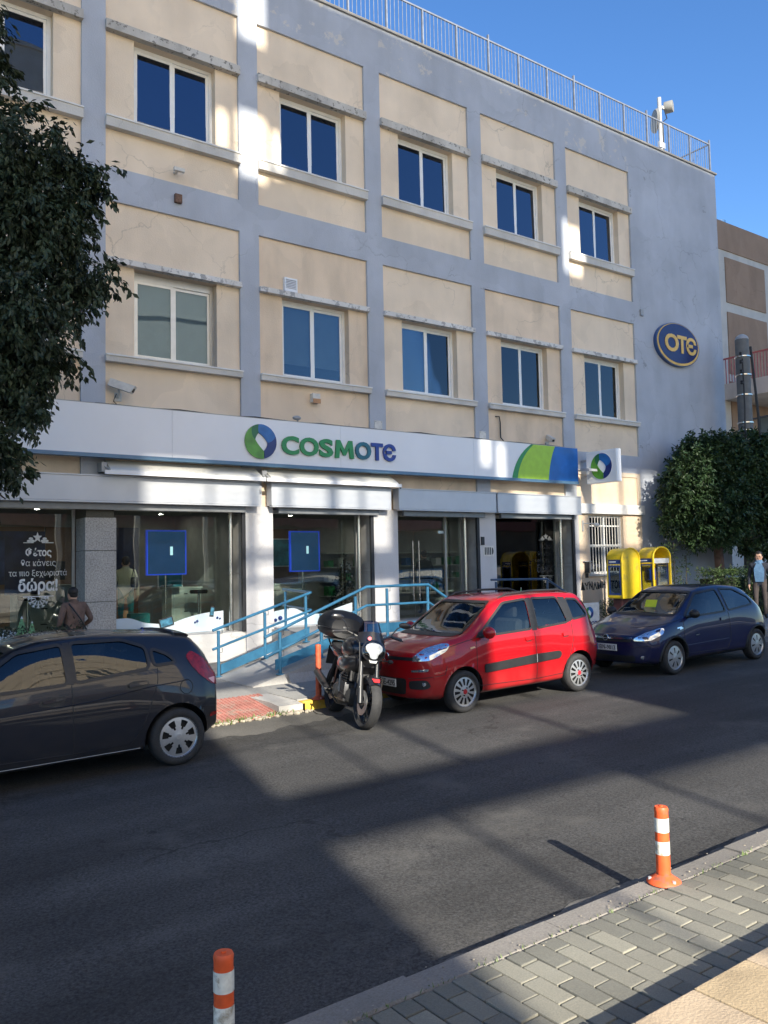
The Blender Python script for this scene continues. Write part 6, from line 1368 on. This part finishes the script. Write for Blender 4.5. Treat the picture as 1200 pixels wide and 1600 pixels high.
part('crown', tc_, leaf_mat('glossy_evergreen_leaf', (.032,.062,.022)), TR, fix=False)
part('trunk', MB().tube([(22.87,14.6,.4),(22.9,14.6,1.8),(22.82,14.6,2.9),(22.87,14.6,4.2)], [.17,.14,.13,.06], 12), mat('reddish_bark',(.13,.075,.055),.9,var=.3,scale=9,bump=.4,bscale=25), TR, smooth=True)
for c in ((21.8,14.6,3.7),(24.1,14.7,4.2),(23.3,14.3,5.1),(25.2,14.6,3.7)): part('limb', MB().tube([(22.84,14.6,2.6),((22.9+c[0])/2,14.6,(2.9+c[2])/2),c], [.06,.04,.01], 8), M_BARK, TR, smooth=True)
def hedge(name, x0, x1, y0, y1, z0, z1, n, L, m, lab, cat, stems=8):
    t = thing(name, ((x0+x1)/2, (y0+y1)/2, z0), lab, cat); mb = MB()
    for _ in range(n):
        f = rnd.random(); x = rnd.uniform(x0, x1); top = z1+.10*noise.noise(Vector((x*1.9, 3.1, 0)))+.05*noise.noise(Vector((x*6, 1, 0)))
        if f < .55: p = Vector((x, y0+rnd.gauss(0,.05), rnd.uniform(z0+.05, top)))
        elif f < .9: p = Vector((x, rnd.uniform(y0, y1), top+rnd.gauss(0,.05)))
        else: p = Vector((rnd.choice((x0,x1)), rnd.uniform(y0,y1), rnd.uniform(z0,top)))
        add_leaf(mb, p, Vector((rnd.gauss(0,.7), rnd.gauss(-.5,.6), rnd.gauss(.35,.6))), Vector((rnd.gauss(0,.6), rnd.gauss(-.4,.5), 1)), L*rnd.uniform(.6,1.25), L*.24)
    part('foliage', mb, m, t, fix=False)
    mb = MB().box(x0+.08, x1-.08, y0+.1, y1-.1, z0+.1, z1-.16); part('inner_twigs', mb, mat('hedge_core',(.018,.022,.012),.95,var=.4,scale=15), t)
    for i in range(stems):
        x = x0+(x1-x0)*(i+.5)/stems; part('stem', MB().tube([(x,(y0+y1)/2,z0-.1),(x+.03,(y0+y1)/2,z0+.3)], .02, 6), M_BARK, t)
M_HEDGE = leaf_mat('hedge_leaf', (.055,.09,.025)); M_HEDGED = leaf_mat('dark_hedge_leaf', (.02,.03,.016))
hedge('clipped_hedge', 19.75, 25.5, 12.75, 13.35, .5, 1.78, 9000, .075, M_HEDGE, 'clipped green hedge along the pavement below the evergreen tree', 'hedge')
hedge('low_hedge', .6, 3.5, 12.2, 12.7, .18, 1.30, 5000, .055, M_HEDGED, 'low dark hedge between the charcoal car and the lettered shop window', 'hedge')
for i, (x, y, h) in enumerate(((18.6,15.3,.55),(19.05,15.35,.5),(19.5,15.3,.6))):
    t = thing('wall_shrub', (x, y, gz(x)+.13), ('bushy little plant growing at the foot of the graffiti wall','sparse little plant at the wall foot between two bushier ones','upright little plant nearest the phone booths at the wall foot')[i], 'plant')
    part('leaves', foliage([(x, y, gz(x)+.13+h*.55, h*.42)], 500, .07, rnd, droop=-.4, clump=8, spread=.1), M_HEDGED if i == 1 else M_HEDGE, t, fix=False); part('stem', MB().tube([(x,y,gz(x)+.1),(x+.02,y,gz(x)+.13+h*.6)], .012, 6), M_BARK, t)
# wisps of tall plants against the blue wall
for i, (x, y, h) in enumerate(((21.2,15.2,1.9),(21.9,15.1,1.7),(20.6,14.6,2.1))):
    t = thing('tall_weed', (x, y, gz(x)+.13), ('wispy plant against the wall between the phone booths and the tree','shorter wispy plant against the wall close to the tree trunk','tallest wispy plant just behind the open phone booth')[i], 'plant', 'wispy plants against the wall')
    part('leaves', foliage([(x+rnd.uniform(-.1,.1), y, gz(x)+.2+h*j/6, .10+.02*j) for j in range(1,7)], 260, .08, rnd, droop=.2, clump=5, spread=.1), M_HEDGE, t, fix=False); part('stem', MB().tube([(x,y,gz(x)+.1),(x+.05,y,gz(x)+.13+h)], .012, 6), M_BARK, t)
# ------------------------------------------------------------------ people
M_SKIN = mat('skin', (.50,.30,.21), .55, var=.06, scale=10); M_HAIRD = mat('dark_hair', (.012,.010,.009), .6, var=.3, scale=40); M_HAIRG = mat('grey_hair', (.25,.24,.23), .6, var=.3, scale=40)
def person(name, loc, rotz, label, H, cloth, hair, pose=None, scale_w=1.0):
    """one continuous skinned figure; faces forward along local -Y; cloth: material per region"""
    t = thing(name, loc, label, 'person', rotz=rotz); k = H/1.75; pose = pose or {}
    J = dict(pel=(0,0,.95), hipL=(.10,0,.92), hipR=(-.10,0,.92), knL=(.11,-.02,.50), knR=(-.11,-.02,.50), anL=(.11,.02,.09), anR=(-.11,.02,.09), toL=(.13,-.16,.035), toR=(-.13,-.16,.035),
        wa=(0,0,1.10), ch=(0,.0,1.32), nk=(0,.0,1.47), hb=(0,-.01,1.56), ht=(0,-.015,1.66), top=(0,-.01,1.735), jaw=(0,-.06,1.565),
        shL=(.18,0,1.40), shR=(-.18,0,1.40), elL=(.25,.03,1.13), elR=(-.25,.03,1.13), wrL=(.26,-.06,.90), wrR=(-.26,-.06,.90), haL=(.26,-.09,.82), haR=(-.26,-.09,.82))
    J.update(pose)
    R = dict(pel=.15, hipL=.095, hipR=.095, knL=.062, knR=.062, anL=.045, anR=.045, toL=.035, toR=.035, wa=.135, ch=.155, nk=.058, hb=.082, ht=.092, top=.05, jaw=.05, shL=.075, shR=.075, elL=.052, elR=.052, wrL=.034, wrR=.034, haL=.032, haR=.032)
    Eg = [('pel','wa','top'),('wa','ch','top'),('ch','nk','neck'),('nk','hb','skin'),('hb','ht','skin'),('ht','top','skin'),('hb','jaw','skin'),('pel','hipL','leg'),('pel','hipR','leg'),('hipL','knL','leg'),('hipR','knR','leg'),('knL','anL','leg'),('knR','anR','leg'),('anL','toL','shoe'),('anR','toR','shoe'),
        ('ch','shL','top'),('ch','shR','top'),('shL','elL','top'),('shR','elR','top'),('elL','wrL','top'),('elR','wrR','top'),('wrL','haL','skin'),('wrR','haR','skin')]
    for S_ in 'LR':                       # thumb and four fingers on each hand
        h = Vector(J['ha'+S_]); w = Vector(J['wr'+S_]); d = (h-w).normalized(); sx = 1 if S_ == 'L' else -1
        fw = d.orthogonal().normalized(); fw = Vector((0,-1,0))-d*Vector((0,-1,0)).dot(d); fw.normalize()
        for i, (o, ln) in enumerate(((-.028,.06),(-.010,.07),(.010,.066),(.028,.052))):
            a = h+fw*(-o)+d*.02; b = a+d*ln*.55+Vector((-sx*.008,0,0)); c = b+d*ln*.45+Vector((-sx*.02,0,0))
            for nm, q, r in (('a',a,.0105),('b',b,.0095),('c',c,.0085)): J['f%s%d%s' % (S_,i,nm)] = tuple(q); R['f%s%d%s' % (S_,i,nm)] = r
            Eg += [('ha'+S_, 'f%s%da' % (S_,i), 'skin'), ('f%s%da' % (S_,i), 'f%s%db' % (S_,i), 'skin'), ('f%s%db' % (S_,i), 'f%s%dc' % (S_,i), 'skin')]
        a = w+(h-w)*.55+fw*.035; b = a+fw*.02+d*.045; J['t%sa' % S_] = tuple(a); J['t%sb' % S_] = tuple(b); R['t%sa' % S_] = .012; R['t%sb' % S_] = .0095
        Eg += [('ha'+S_, 't%sa' % S_, 'skin'), ('t%sa' % S_, 't%sb' % S_, 'skin')]
    names = list(J); idx = {n_: i for i, n_ in enumerate(names)}
    me = bpy.data.meshes.new('body'); me.from_pydata([tuple(Vector(J[n_])*k) for n_ in names], [(idx[a], idx[b]) for a, b, c in Eg], [])
    o = bpy.data.objects.new('body', me); COL.objects.link(o)
    sk = o.modifiers.new('skin', 'SKIN'); sk.use_smooth_shade = True; sv = me.skin_vertices[0].data
    for n_ in names:
        fx = 1.25*scale_w if n_ in ('pel','wa','ch') else 1.0; r = R[n_]*k
        sv[idx[n_]].radius = (r*fx, r*(.82 if n_ in ('pel','wa','ch') else 1.0)) ; sv[idx[n_]].use_root = (n_ == 'pel')
    sb_ = o.modifiers.new('sub', 'SUBSURF'); sb_.levels = 2; sb_.render_levels = 2
    bpy.context.view_layer.update(); m2 = bpy.data.meshes.new_from_object(o.evaluated_get(bpy.context.evaluated_depsgraph_get())); bpy.data.objects.remove(o)
    regs = ['top','leg','skin','neck','shoe']; m2.materials.clear()
    for r_ in regs: m2.materials.append(cloth.get(r_, M_SKIN))
    segs = [(Vector(J[a])*k, Vector(J[b])*k, regs.index(c), (R[a]+R[b])/2*k) for a, b, c in Eg]
    for f in m2.polygons:
        c = f.center; best = min(segs, key=lambda s_: (c-geometry.intersect_point_line(c, s_[0], s_[1])[0]).length-s_[3] if 0 <= geometry.intersect_point_line(c, s_[0], s_[1])[1] <= 1 else min((c-s_[0]).length, (c-s_[1]).length)-s_[3])
        f.material_index = best[2]; f.use_smooth = True
    b = bpy.data.objects.new('body', m2); COL.objects.link(b); b.parent = t
    hb, ht = Vector(J['hb'])*k, Vector(J['ht'])*k
    f_ = (Vector(J['jaw'])-Vector(J['hb'])); f_.z = 0; f_.normalize(); rt_ = Vector((-f_.y, f_.x, 0))
    def hp(nm, mb, m): return part(nm, mb, m, t, local=True, smooth=True)
    c = ht+Vector((0,0,.015*k)); B3 = Matrix((rt_, f_, Vector((0,0,1)))).transposed()
    hm = MB().ellipsoid(c-f_*.018, (.088*k,.102*k,.088*k), 18, 12, M=B3); hm.v = [v if not ((v-c).dot(f_) > .045*k and v.z < c.z+.03*k) else c+(v-c)*.86 for v in hm.v]
    hp('hair', hm, hair); hp('hair_back', MB().ellipsoid(c-f_*.045-Vector((0,0,.05*k)), (.074*k,.058*k,.075*k), 14, 10, M=B3), hair)
    fc = hb+Vector((0,0,.035*k))
    hp('nose', MB().ellipsoid(fc+f_*.088*k-Vector((0,0,.008)), (.012*k,.02*k,.022*k), 8, 6, M=B3), M_SKIN)
    for s_ in (-1, 1):
        hp('ear', MB().ellipsoid(fc+rt_*s_*.082*k, (.012*k,.022*k,.032*k), 8, 6, M=B3), M_SKIN); hp('eye', MB().ellipsoid(fc+f_*.074*k+rt_*s_*.032*k+Vector((0,0,.018*k)), (.012*k,.008*k,.007*k), 8, 6, M=B3), M_HAIRD)
    hp('mouth', MB().ellipsoid(fc+f_*.078*k-Vector((0,0,.045*k)), (.022*k,.008*k,.006*k), 8, 6, M=B3), mat('lips',(.35,.14,.12),.5))
    return t, k
M_JBROWN = mat('brown_jacket', (.15,.095,.075), .85, var=.3, scale=7, bump=.8, bscale=11); M_TROU = mat('dark_trousers', (.035,.033,.035), .85, var=.1); M_SHOE = mat('black_shoe', (.012,.012,.012), .5)
M_DJKT = mat('navy_jacket', (.018,.022,.035), .75, var=.15, scale=12); M_BSHIRT = mat('blue_shirt', (.10,.20,.34), .8, var=.1, scale=20); M_BTROU = mat('brown_trousers', (.075,.06,.055), .85, var=.12); M_CTOP = mat('cream_jumper', (.62,.58,.42), .85, var=.08); M_TEAL = mat('teal_fabric', (.03,.22,.22), .7, var=.15)
gx = 4.1
t, k = person('person', (gx, 15.12, gz(gx)+.135), radians(190), 'person in a brown jacket with a shoulder strap facing the shop window', 1.70, dict(top=M_JBROWN, neck=M_JBROWN, leg=M_TROU, shoe=M_SHOE), M_HAIRD,
    dict(hb=(.0,-.05,1.53), ht=(.0,-.065,1.63), top=(.0,-.06,1.70), jaw=(.0,-.11,1.535), nk=(0,-.03,1.45), elR=(-.30,.06,1.14), wrR=(-.24,-.12,1.02), haR=(-.20,-.19,1.0), elL=(.28,.05,1.14), wrL=(.26,-.10,.95), haL=(.25,-.16,.90)), 1.15)
part('collar', MB().lathe([(.075,1.40*k),(.088,1.44*k),(.082,1.49*k),(.07,1.485*k)], 16, Matrix.Translation((0,-.02,0))), M_JBROWN, t, local=True, smooth=True)
part('jacket_hem', MB().lathe([(.205,.86),(.215,.80),(.20,.79),(.17,.9)], 20, Matrix.Diagonal((1.05,.78,1,1))), M_JBROWN, t, local=True, smooth=True)
part('shoulder_strap', MB().tube([(.10,-.10,1.42*k),(.115,.05,1.43*k),(.08,.155,1.33*k),(-.04,.165,1.16*k),(-.17,.13,.95*k),(-.21,.05,.90*k)], .014, 6), M_BLACK, t, local=True)
gx = 20.93
t, k = person('person', (gx, 12.2, gz(gx)+.135), radians(-62), 'person in an open navy jacket and blue shirt standing by the hedge', 1.76, dict(top=M_DJKT, neck=M_BSHIRT, leg=M_BTROU, shoe=M_SHOE), M_HAIRD,
    dict(jaw=(0,-.055,1.575), hb=(0,-.0,1.565), ht=(0,.0,1.665)))
part('shirt_front', MB().prism([(-.10,.96),(.10,.96),(.12,1.15),(.125,1.30),(.07,1.43),(-.07,1.43),(-.125,1.30),(-.12,1.15)], lambda u,v,w: (u*k, -.100-w-.045*(1-abs(v-1.22)/.3)+.9*u*u, v*k), .03), M_BSHIRT, t, local=True)
part('shirt_collar', MB().lathe([(.062,1.42*k),(.078,1.45*k),(.066,1.50*k)], 16), M_BSHIRT, t, local=True, smooth=True)
# inside the shop
t, k = person('person', (5.75, 17.35, FL), radians(160), 'person in a cream jumper with a black shoulder bag inside the shop', 1.62, dict(top=M_CTOP, neck=M_CTOP, leg=M_TEAL, shoe=M_SHOE), M_HAIRD, None, 1.15)
bg = part('shoulder_bag', MB().bbox(-.26, -.10, .12, .24, .98, 1.20, .04), M_BLACK, t, local=True, smooth=40); part('bag_strap', MB().tube([(-.13,.17,1.2),(-.17,.10,1.40),(-.15,-.02,1.44),(-.20,.17,1.2)], .01, 5), M_BLACK, t, local=True)
person('person', (13.05, 18.2, FL), radians(30), 'grey haired person in dark clothes behind the left entrance leaf', 1.72, dict(top=M_DJKT, neck=M_DJKT, leg=M_TROU, shoe=M_SHOE), M_HAIRG)
person('person', (13.9, 17.6, FL), radians(170), 'person in a long black coat with back to the entrance', 1.70, dict(top=M_BLACK, neck=M_BLACK, leg=M_BLACK, shoe=M_SHOE), M_HAIRD, None, 1.2)
# ------------------------------------------------------------------ shop window displays and interior things
M_SNOW = mat('snow_print', (.48,.57,.64), .6, var=.14, scale=1.6); M_SCREEN = mat('screen_dark_blue', (.006,.012,.04), .15, var=.3, scale=3, emit=(.008,.035,.085), estr=.55); M_SFRAME = mat('screen_blue_edge', (.02,.05,.5), .3, var=.0, emit=(.02,.08,.8), estr=.22)
M_LETF = glass_mat('window_lettering_frosted', (.72,.74,.75), refl=.4); M_LETF.node_tree.nodes['Glossy BSDF'].inputs['Roughness'].default_value = .6; M_LETF.node_tree.nodes['Fresnel'].inputs[0].default_value = 2.6
M_BAUB = mat('blue_bauble', (.02,.05,.22), .15, metal=.6); M_LETW = mat('window_lettering_white', (.78,.80,.82), .6, var=.03)
def snow(nm, x0, x1, z0, hs, lab):
    n = 40; pts = [(x0+(x1-x0)*i/n, 0) for i in range(n+1)]; f = pchip([(x0+(x1-x0)*i/(len(hs)-1), h) for i, h in enumerate(hs)])
    poly = [(x1, z0), (x0, z0)]+[(x, f(x)) for x, _ in pts]
    o = part('snow_cutout', MB().prism(poly, lambda u,v,w: (u, GY-.06-w, v), .015), M_SNOW); base(o, ((x0+x1)/2, GY-.06, z0)); tag(o, lab, 'window display'); return o
snow('a', 5.06, 7.55, .853, (1.20,1.22,1.10,1.06,1.16,1.24,1.27), 'wavy snow drift cutout with baubles along the window beside the granite pillar')
snow('b', 8.43, 10.83, .853, (1.06,1.20,1.24,1.10,1.08,1.20,1.30), 'wavy snow drift cutout in the window behind the blue ramp railing')
snow('d', 14.9, 17.6, .853, (1.05,1.1,1.32,1.36,1.15,1.25,1.3), 'wavy snow drift cutout in the window right of the entrance')
snow('l', 1.62, 3.95, .853, (1.15,1.18,1.2,1.22,1.15,1.05,1.02), 'wavy snow drift cutout under the white Greek lettering')
def bauble(x, z, r, lab, y=GY-.10):
    o = part('bauble', MB().ellipsoid((x, y, z), (r,r,r), 12, 8), M_BAUB, smooth=True); base(o, (x,y,z-r)); tag(o, lab, 'bauble', 'blue window baubles')
for x, z, r in ((5.78,.985,.045),(5.99,.975,.04),(6.9,1.06,.022),(6.95,1.08,.026),(7.4,1.13,.026),(7.46,1.11,.02)): bauble(x, z, r, 'small blue bauble on the snow cutout beside the granite pillar')
for x, z, r in ((8.78,1.0,.04),(8.9,1.04,.05),(10.72,.99,.03)): bauble(x, z, r, 'small blue bauble on the snow cutout behind the ramp railing')
def card(x, z, w, h, a, lab):
    t = thing('phone_card', (x, GY-.10, z), lab, 'display card'); M = Matrix.Rotation(a, 4, 'Y'); f = lambda u,v,w_: tuple(Vector((x, GY-.10, z))+(M @ Vector((u, -w_, v))))
    part('card', MB().prism([(-w/2,-h/2),(w/2,-h/2),(w/2,h/2),(-w/2,h/2)], f, .01), M_BLACK, t); part('picture', MB().prism([(-w*.42,-h*.40),(w*.42,-h*.40),(w*.42,h*.36),(-w*.42,h*.36)], lambda u,v,w_: f(u, v, .0105+w_), .002), mat('card_picture',(.05,.16,.24),.3,var=.6,scale=14), t)
card(6.28, 1.10, .30, .19, radians(-14), 'dark tablet card tilted on the snow drift'); card(7.28, 1.27, .09, .21, radians(8), 'slim phone card standing on the snow drift')
# display screens on stands
def screen(x0, x1, z0, z1, y, lab, texts, px_):
    t = thing('display_screen', ((x0+x1)/2, y, FL), lab, 'screen'); b = .025
    part('panel', MB().box(x0+b, x1-b, y, y+.06, z0+b, z1-b), M_SCREEN, t)
    part('frame', MB().box(x0, x0+b, y-.01, y+.06, z0, z1).box(x1-b, x1, y-.01, y+.06, z0, z1).box(x0+b, x1-b, y-.01, y+.06, z0, z0+b).box(x0+b, x1-b, y-.01, y+.06, z1-b, z1), M_SFRAME, t)
    part('pole', MB().tube([(px_, y+.05, FL), (px_, y+.05, z0)], .022, 8), M_STEEL, t, smooth=True); part('foot', MB().tube([(px_, y+.05, FL), (px_, y+.05, FL+.02)], .2, 18), M_STEEL, t)
    for (s_, dx, z, sz, m) in texts: text_part('screen_text', s_, sz, face_M(x0+dx, y-.003, z), m, t)
    ph = part('phone_picture', MB().box(x1-.36, x1-.30, y-.004, y-.001, z0+.42, z0+.60), mat('screen_phone', (.4,.55,.6), .3, emit=(.4,.6,.7), estr=.5), t); return t
M_STXT = mat('screen_text_grey', (.10,.14,.2), .5)
screen(6.09, 6.96, 2.05, 3.0, 17.05, 'blue edged screen on a pole in the window beside the granite pillar', (('ΤΟ ΜΠΟΝΟΥΣ', .16, 2.72, .085, M_LETF),), 6.52)
screen(9.5, 10.3, 2.05, 3.0, 17.05, 'blue edged dark screen on a pole in the window behind the railing', (), 9.86)
# lettering on the two outer panes
def lettering(xc, zoff, wsc, lab, faint=False):
    m = M_LETF if faint else M_LETW; y = GY-.012; t = thing('window_lettering', (xc, y, 1.4+zoff), lab, 'lettering')
    def tx(s_, z, size, bold): text_part('text_line', s_, size, face_M(xc, y, z+zoff), m, t, align='CENTER', bold=bold, width=wsc)
    tx('Φέτος', 2.475, .19, .006); tx('θα κάνεις', 2.285, .165, .0); tx('τα πιο ξεχωριστά', 2.10, .155, .0); tx('δώρα!', 1.82, .30, .010)
    star = [((.105 if i % 2 == 0 else .045)*sin(pi*i/5), (.105 if i % 2 == 0 else .045)*cos(pi*i/5)) for i in range(10)]
    part('star', MB().prism(star, lambda u,v,w: (xc-.02+u*wsc, y-w, 2.82+zoff+v), .003), m, t)
    part('rule', MB().box(xc-.33*wsc, xc-.09, y-.003, y, 2.715+zoff, 2.73+zoff), m, t); part('rule', MB().box(xc+.06, xc+.33*wsc, y-.003, y, 2.715+zoff, 2.73+zoff), m, t); part('rule', MB().box(xc-.33*wsc, xc+.33*wsc, y-.003, y, 1.705+zoff, 1.722+zoff), m, t)
    for s_ in (-1, 1):
        for a, b, c in ((.12,.735,.03),(.19,.735,.025),(.15,.78,.025)): part('leaf_motif', MB().prism([(c*1.6*cos(q), c*sin(q)) for q in [2*pi*i/8 for i in range(8)]], lambda u,v,w: (xc-.015+s_*a*wsc+u, y-w, 2.02+b+zoff+v), .003), m, t)
    mb = MB()
    for i in range(7):
        a = radians(-180+30*i); d = Vector((cos(a), 0, sin(a))); c0 = Vector((xc, y-.002, 1.68+zoff))
        mb.tube([c0+d*.05, c0+d*.19], .009, 4)
        for q in (.10,.15):
            for s_ in (-1, 1): e = Vector((cos(a+s_*.7), 0, sin(a+s_*.7))); mb.tube([c0+d*q, c0+d*q+e*.045], .007, 4)
    part('snowflake', mb, m, t)
lettering(3.83, 0, .82, 'white Greek Christmas lettering on the pane beside the granite pillar')
lettering(17.5, .05, .95, 'faint Greek Christmas lettering on the pane nearest the graffiti wall', True)
# printed fir trees
def fir(x, z, h, lab):
    t = thing('fir_cutout', (x, GY-.09, z), lab, 'window display', 'fir tree cutouts')
    for j in range(4):
        a = h*(.0+.2*j); w = h*.34*(1-.2*j); part('tier', MB().prism([(-w,a),(w,a),(w*.25,a+h*.32),(-w*.25,a+h*.32)], lambda u,v,ww: (x+u, GY-.09-ww-.003*j, z+v), .003), mat('fir_print',(.16,.34,.16),.6,var=.5,scale=30), t)
    part('snow_tip', MB().prism([(-h*.07,h*.88),(h*.07,h*.88),(0,h*1.03)], lambda u,v,ww: (x+u, GY-.107-ww, z+v), .003), M_LETW, t)
fir(3.52, 1.0, .36, 'larger snowy fir cutout under the Greek lettering'); fir(3.70, 1.0, .26, 'smaller snowy fir cutout under the Greek lettering'); fir(16.35, 1.25, .22, 'snowy fir cutout in the window right of the entrance')
# furniture in the shop
M_CAB = mat('pale_cabinet', (.42,.46,.42), .5, var=.06); M_CABD = mat('cabinet_gap', (.05,.05,.05), .7)
def cabinet(x0, x1, y0, y1, z1, lab, drawers=3):
    t = thing('counter', ((x0+x1)/2, (y0+y1)/2, FL), lab, 'counter'); part('carcass', MB().bbox(x0, x1, y0, y1, FL, z1, .008), M_CAB, t); part('worktop', MB().bbox(x0-.03, x1+.03, y0-.03, y1+.03, z1+.001, z1+.04, .006), M_CAB, t)
    for i in range(drawers):
        a, b = FL+.08+(z1-FL-.1)*i/drawers, FL+.05+(z1-FL-.1)*(i+1)/drawers; d = part('drawer', MB().bbox(x0+.03, x0+(x1-x0)*.62, y0-.02, y0-.001, a, b, .004), M_CAB, t); part('drawer_handle', MB().box(x0+(x1-x0)*.40, x0+(x1-x0)*.52, y0-.03, y0-.0205, b-.07, b-.05), M_BLACK, d)
cabinet(3.65, 4.75, 17.5, 18.1, 1.86, 'pale drawer counter behind the lettered pane'); cabinet(8.9, 10.4, 17.9, 18.5, 1.72, 'pale counter behind the dark screen', 2); cabinet(7.0, 7.7, 18.0, 18.6, 1.72, 'narrow pale counter behind the window beside the granite pillar', 2)
def stool(x, y, lab):
    t = thing('bar_stool', (x, y, FL), lab, 'stool'); T = Matrix.Translation((x,y,FL)); part('seat', MB().lathe([(.0,.80),(.18,.80),(.20,.84),(.18,.88),(.0,.87)], 20, T), M_BLACK, t, smooth=True); part('column', MB().tube([(x,y,FL),(x,y,FL+.8)], .03, 10), M_STEEL, t, smooth=True); part('base', MB().lathe([(.0,.02),(.2,.015),(.21,.0)], 20, T), M_STEEL, t, smooth=True)
stool(3.75, 16.95, 'black bar stool behind the fir cutouts'); stool(7.3, 17.2, 'black bar stool beside the narrow counter'); stool(8.8, 17.0, 'black bar stool before the dark screen')
for x, y, z0, lab in ((4.35,17.7,1.90,'dark monitor on the drawer counter'),(9.3,18.2,1.76,'dark monitor on the counter behind the screen')):
    t = thing('monitor', (x, y, z0), lab, 'monitor'); part('panel', MB().bbox(x-.27, x+.27, y, y+.04, z0+.1, z0+.48, .008), M_BLACK, t); part('stand', MB().box(x-.03, x+.03, y+.041, y+.07, z0, z0+.3).box(x-.12, x+.12, y-.05, y+.12, z0, z0+.012), M_BLACK, t)
t = part('wall_poster', MB().box(3.35, 4.25, FY+4.30, FY+4.339, 1.9, 3.1), mat('poster_blue',(.05,.08,.22),.5,var=.5,scale=3)); base(t, (3.8,FY+4.3,1.9)); tag(t, 'blue and purple poster on the brown wall inside the shop', 'poster')
t = part('wall_poster', MB().box(6.3, 7.0, FY+4.30, FY+4.339, 1.7, 3.2), mat('poster_navy',(.02,.03,.09),.5,var=.3)); base(t, (6.6,FY+4.3,1.7)); tag(t, 'tall navy door poster on the back wall inside the shop', 'poster')
sh = thing('phone_shelf', (11.9, FY+4.2, FL), 'wall shelf of boxed phones behind the entrance', 'shelf')
for z in (1.3,1.7,2.1,2.5): part('board', MB().box(12.2, 17.2, FY+4.0, FY+4.399, z, z+.03), M_CAB, sh)
rb = random.Random(5); BOXC = (M_WHITE, M_CAB, M_BLU1, M_GREYP, M_LGREEN); BOXN = {M_WHITE.name:'white', M_CAB.name:'pale', M_BLU1.name:'blue', M_GREYP.name:'grey', M_LGREEN.name:'green'}
for z in (1.33,1.73,2.13):
    x = 12.3
    while x < 17:
        w = rb.uniform(.12,.26); o = part('phone_box', MB().box(x, x+w, FY+4.05, FY+4.3, z+.001, z+rb.uniform(.15,.3)), (lambda c: c)(rb.choice(BOXC)), None); base(o, (x+w/2,FY+4.1,z)); tag(o, '%s boxed phone on the %s board of the wall shelf' % (BOXN[o.data.materials[0].name], {1.33:'lowest',1.73:'second lowest',2.13:'second highest'}[z]), 'box', 'boxed phones on the shop shelf'); x += w+rb.uniform(.05,.4)
t = thing('christmas_tree', (11.55, 17.9, FL), 'small dark Christmas tree with silver balls inside the shop', 'tree'); rnd = random.Random(9)
part('branches', foliage([(11.55,17.9,FL+.25+.2*j,.42-.055*j) for j in range(7)], 1800, .07, rnd, droop=.3, clump=8, spread=.08), leaf_mat('fir_needles',(.015,.04,.02)), t, fix=False); part('trunk', MB().tube([(11.55,17.9,FL),(11.55,17.9,FL+1.5)], .03, 8), M_BARK, t)
for j in range(14):
    a = rnd.uniform(0,6.28); h = rnd.uniform(.2,1.4); r = .46*(1-h/1.75); part('ornament', MB().ellipsoid((11.55+r*cos(a), 17.9-abs(r*sin(a)), FL+h), (.045,.045,.05), 10, 6), M_CHROME, t, smooth=True)
pp = thing('price_poster', (16.55, 16.85, FL), 'black display column printed with a yellow price inside the right window', 'display'); part('column', MB().bbox(16.15, 16.98, 16.85, 17.0, FL, 2.95, .03), M_BLACK, pp)
text_part('price', '13,80€', .17, face_M(16.25, 16.845, 1.62), mat('price_yellow',(.62,.52,.08),.5), pp, bold=.004)
for i, s_ in enumerate(('COSMOTE','Unlimited','2,28€')): text_part('poster_line', s_, .09, face_M(16.35, 16.845, 2.5-.2*i), M_GREYP, pp)
tb = thing('teal_box_stack', (5.9, 16.9, FL), 'stack of teal gift boxes under the screen', 'boxes')
for i, z in enumerate((FL, FL+.23)): part('gift_box', MB().bbox(5.65, 6.05, 16.75, 17.0, z+.002, z+.225, .006), M_TEAL, tb)

M_DOWN = mat('downlight_glow', (.9,.88,.8), .4, var=0, emit=(1.,.93,.8), estr=55.)
for i, (x, y) in enumerate(((2.6,17.6),(4.2,18.3),(6.6,17.9),(7.2,19.2),(9.2,17.4),(10.5,18.8),(12.6,17.8),(13.6,19.2),(15.6,17.6),(17.0,18.6))):
    t = thing('downlight', (x, y, 3.47), 'small lit ceiling spotlight '+('behind the lettered pane' if x < 5 else 'behind the window beside the granite pillar' if x < 8 else 'behind the window by the ramp railing' if x < 11.5 else 'inside the entrance' if x < 14.5 else 'inside the right-hand window'), 'lamp', 'spotlights in the shop ceiling')
    part('lamp', MB().tube([(x,y,3.478),(x,y,3.488)], .055, 14), M_DOWN, t); part('rim', MB().lathe([(.056,3.475),(.075,3.475),(.075,3.499),(.056,3.499)], 16, Matrix.Translation((x,y,0))), M_WHITE, t)

t = part('window_banner', MB().box(3.30, 4.02, GY+.28, GY+.30, 1.75, 2.95), mat('banner_purple_blue', (.03,.035,.12), .5, var=.6, scale=2.5)); base(t, (3.66,GY+.29,1.75)); tag(t, 'dark blue and purple banner hanging behind the white lettering', 'banner')
M_PBLUE = mat('print_teal', (.03,.20,.26), .5, var=.5, scale=6)
for x0, x1, z0, z1, y, lab in ((7.05,7.6,1.75,2.5,18.9,'framed picture on the wall behind the narrow counter'),(2.2,2.9,1.7,2.6,19.6,'teal framed print on the brown shop wall'),(10.5,11.2,2.2,2.9,19.9,'teal print on the wall behind the Christmas tree')):
    t = thing('framed_print', ((x0+x1)/2, y, z0), lab, 'picture'); part('print', MB().box(x0, x1, y, y+.02, z0, z1), M_PBLUE, t); part('frame', MB().box(x0-.03, x1+.03, y+.0201, y+.04, z0-.03, z1+.03), M_WHITE, t)
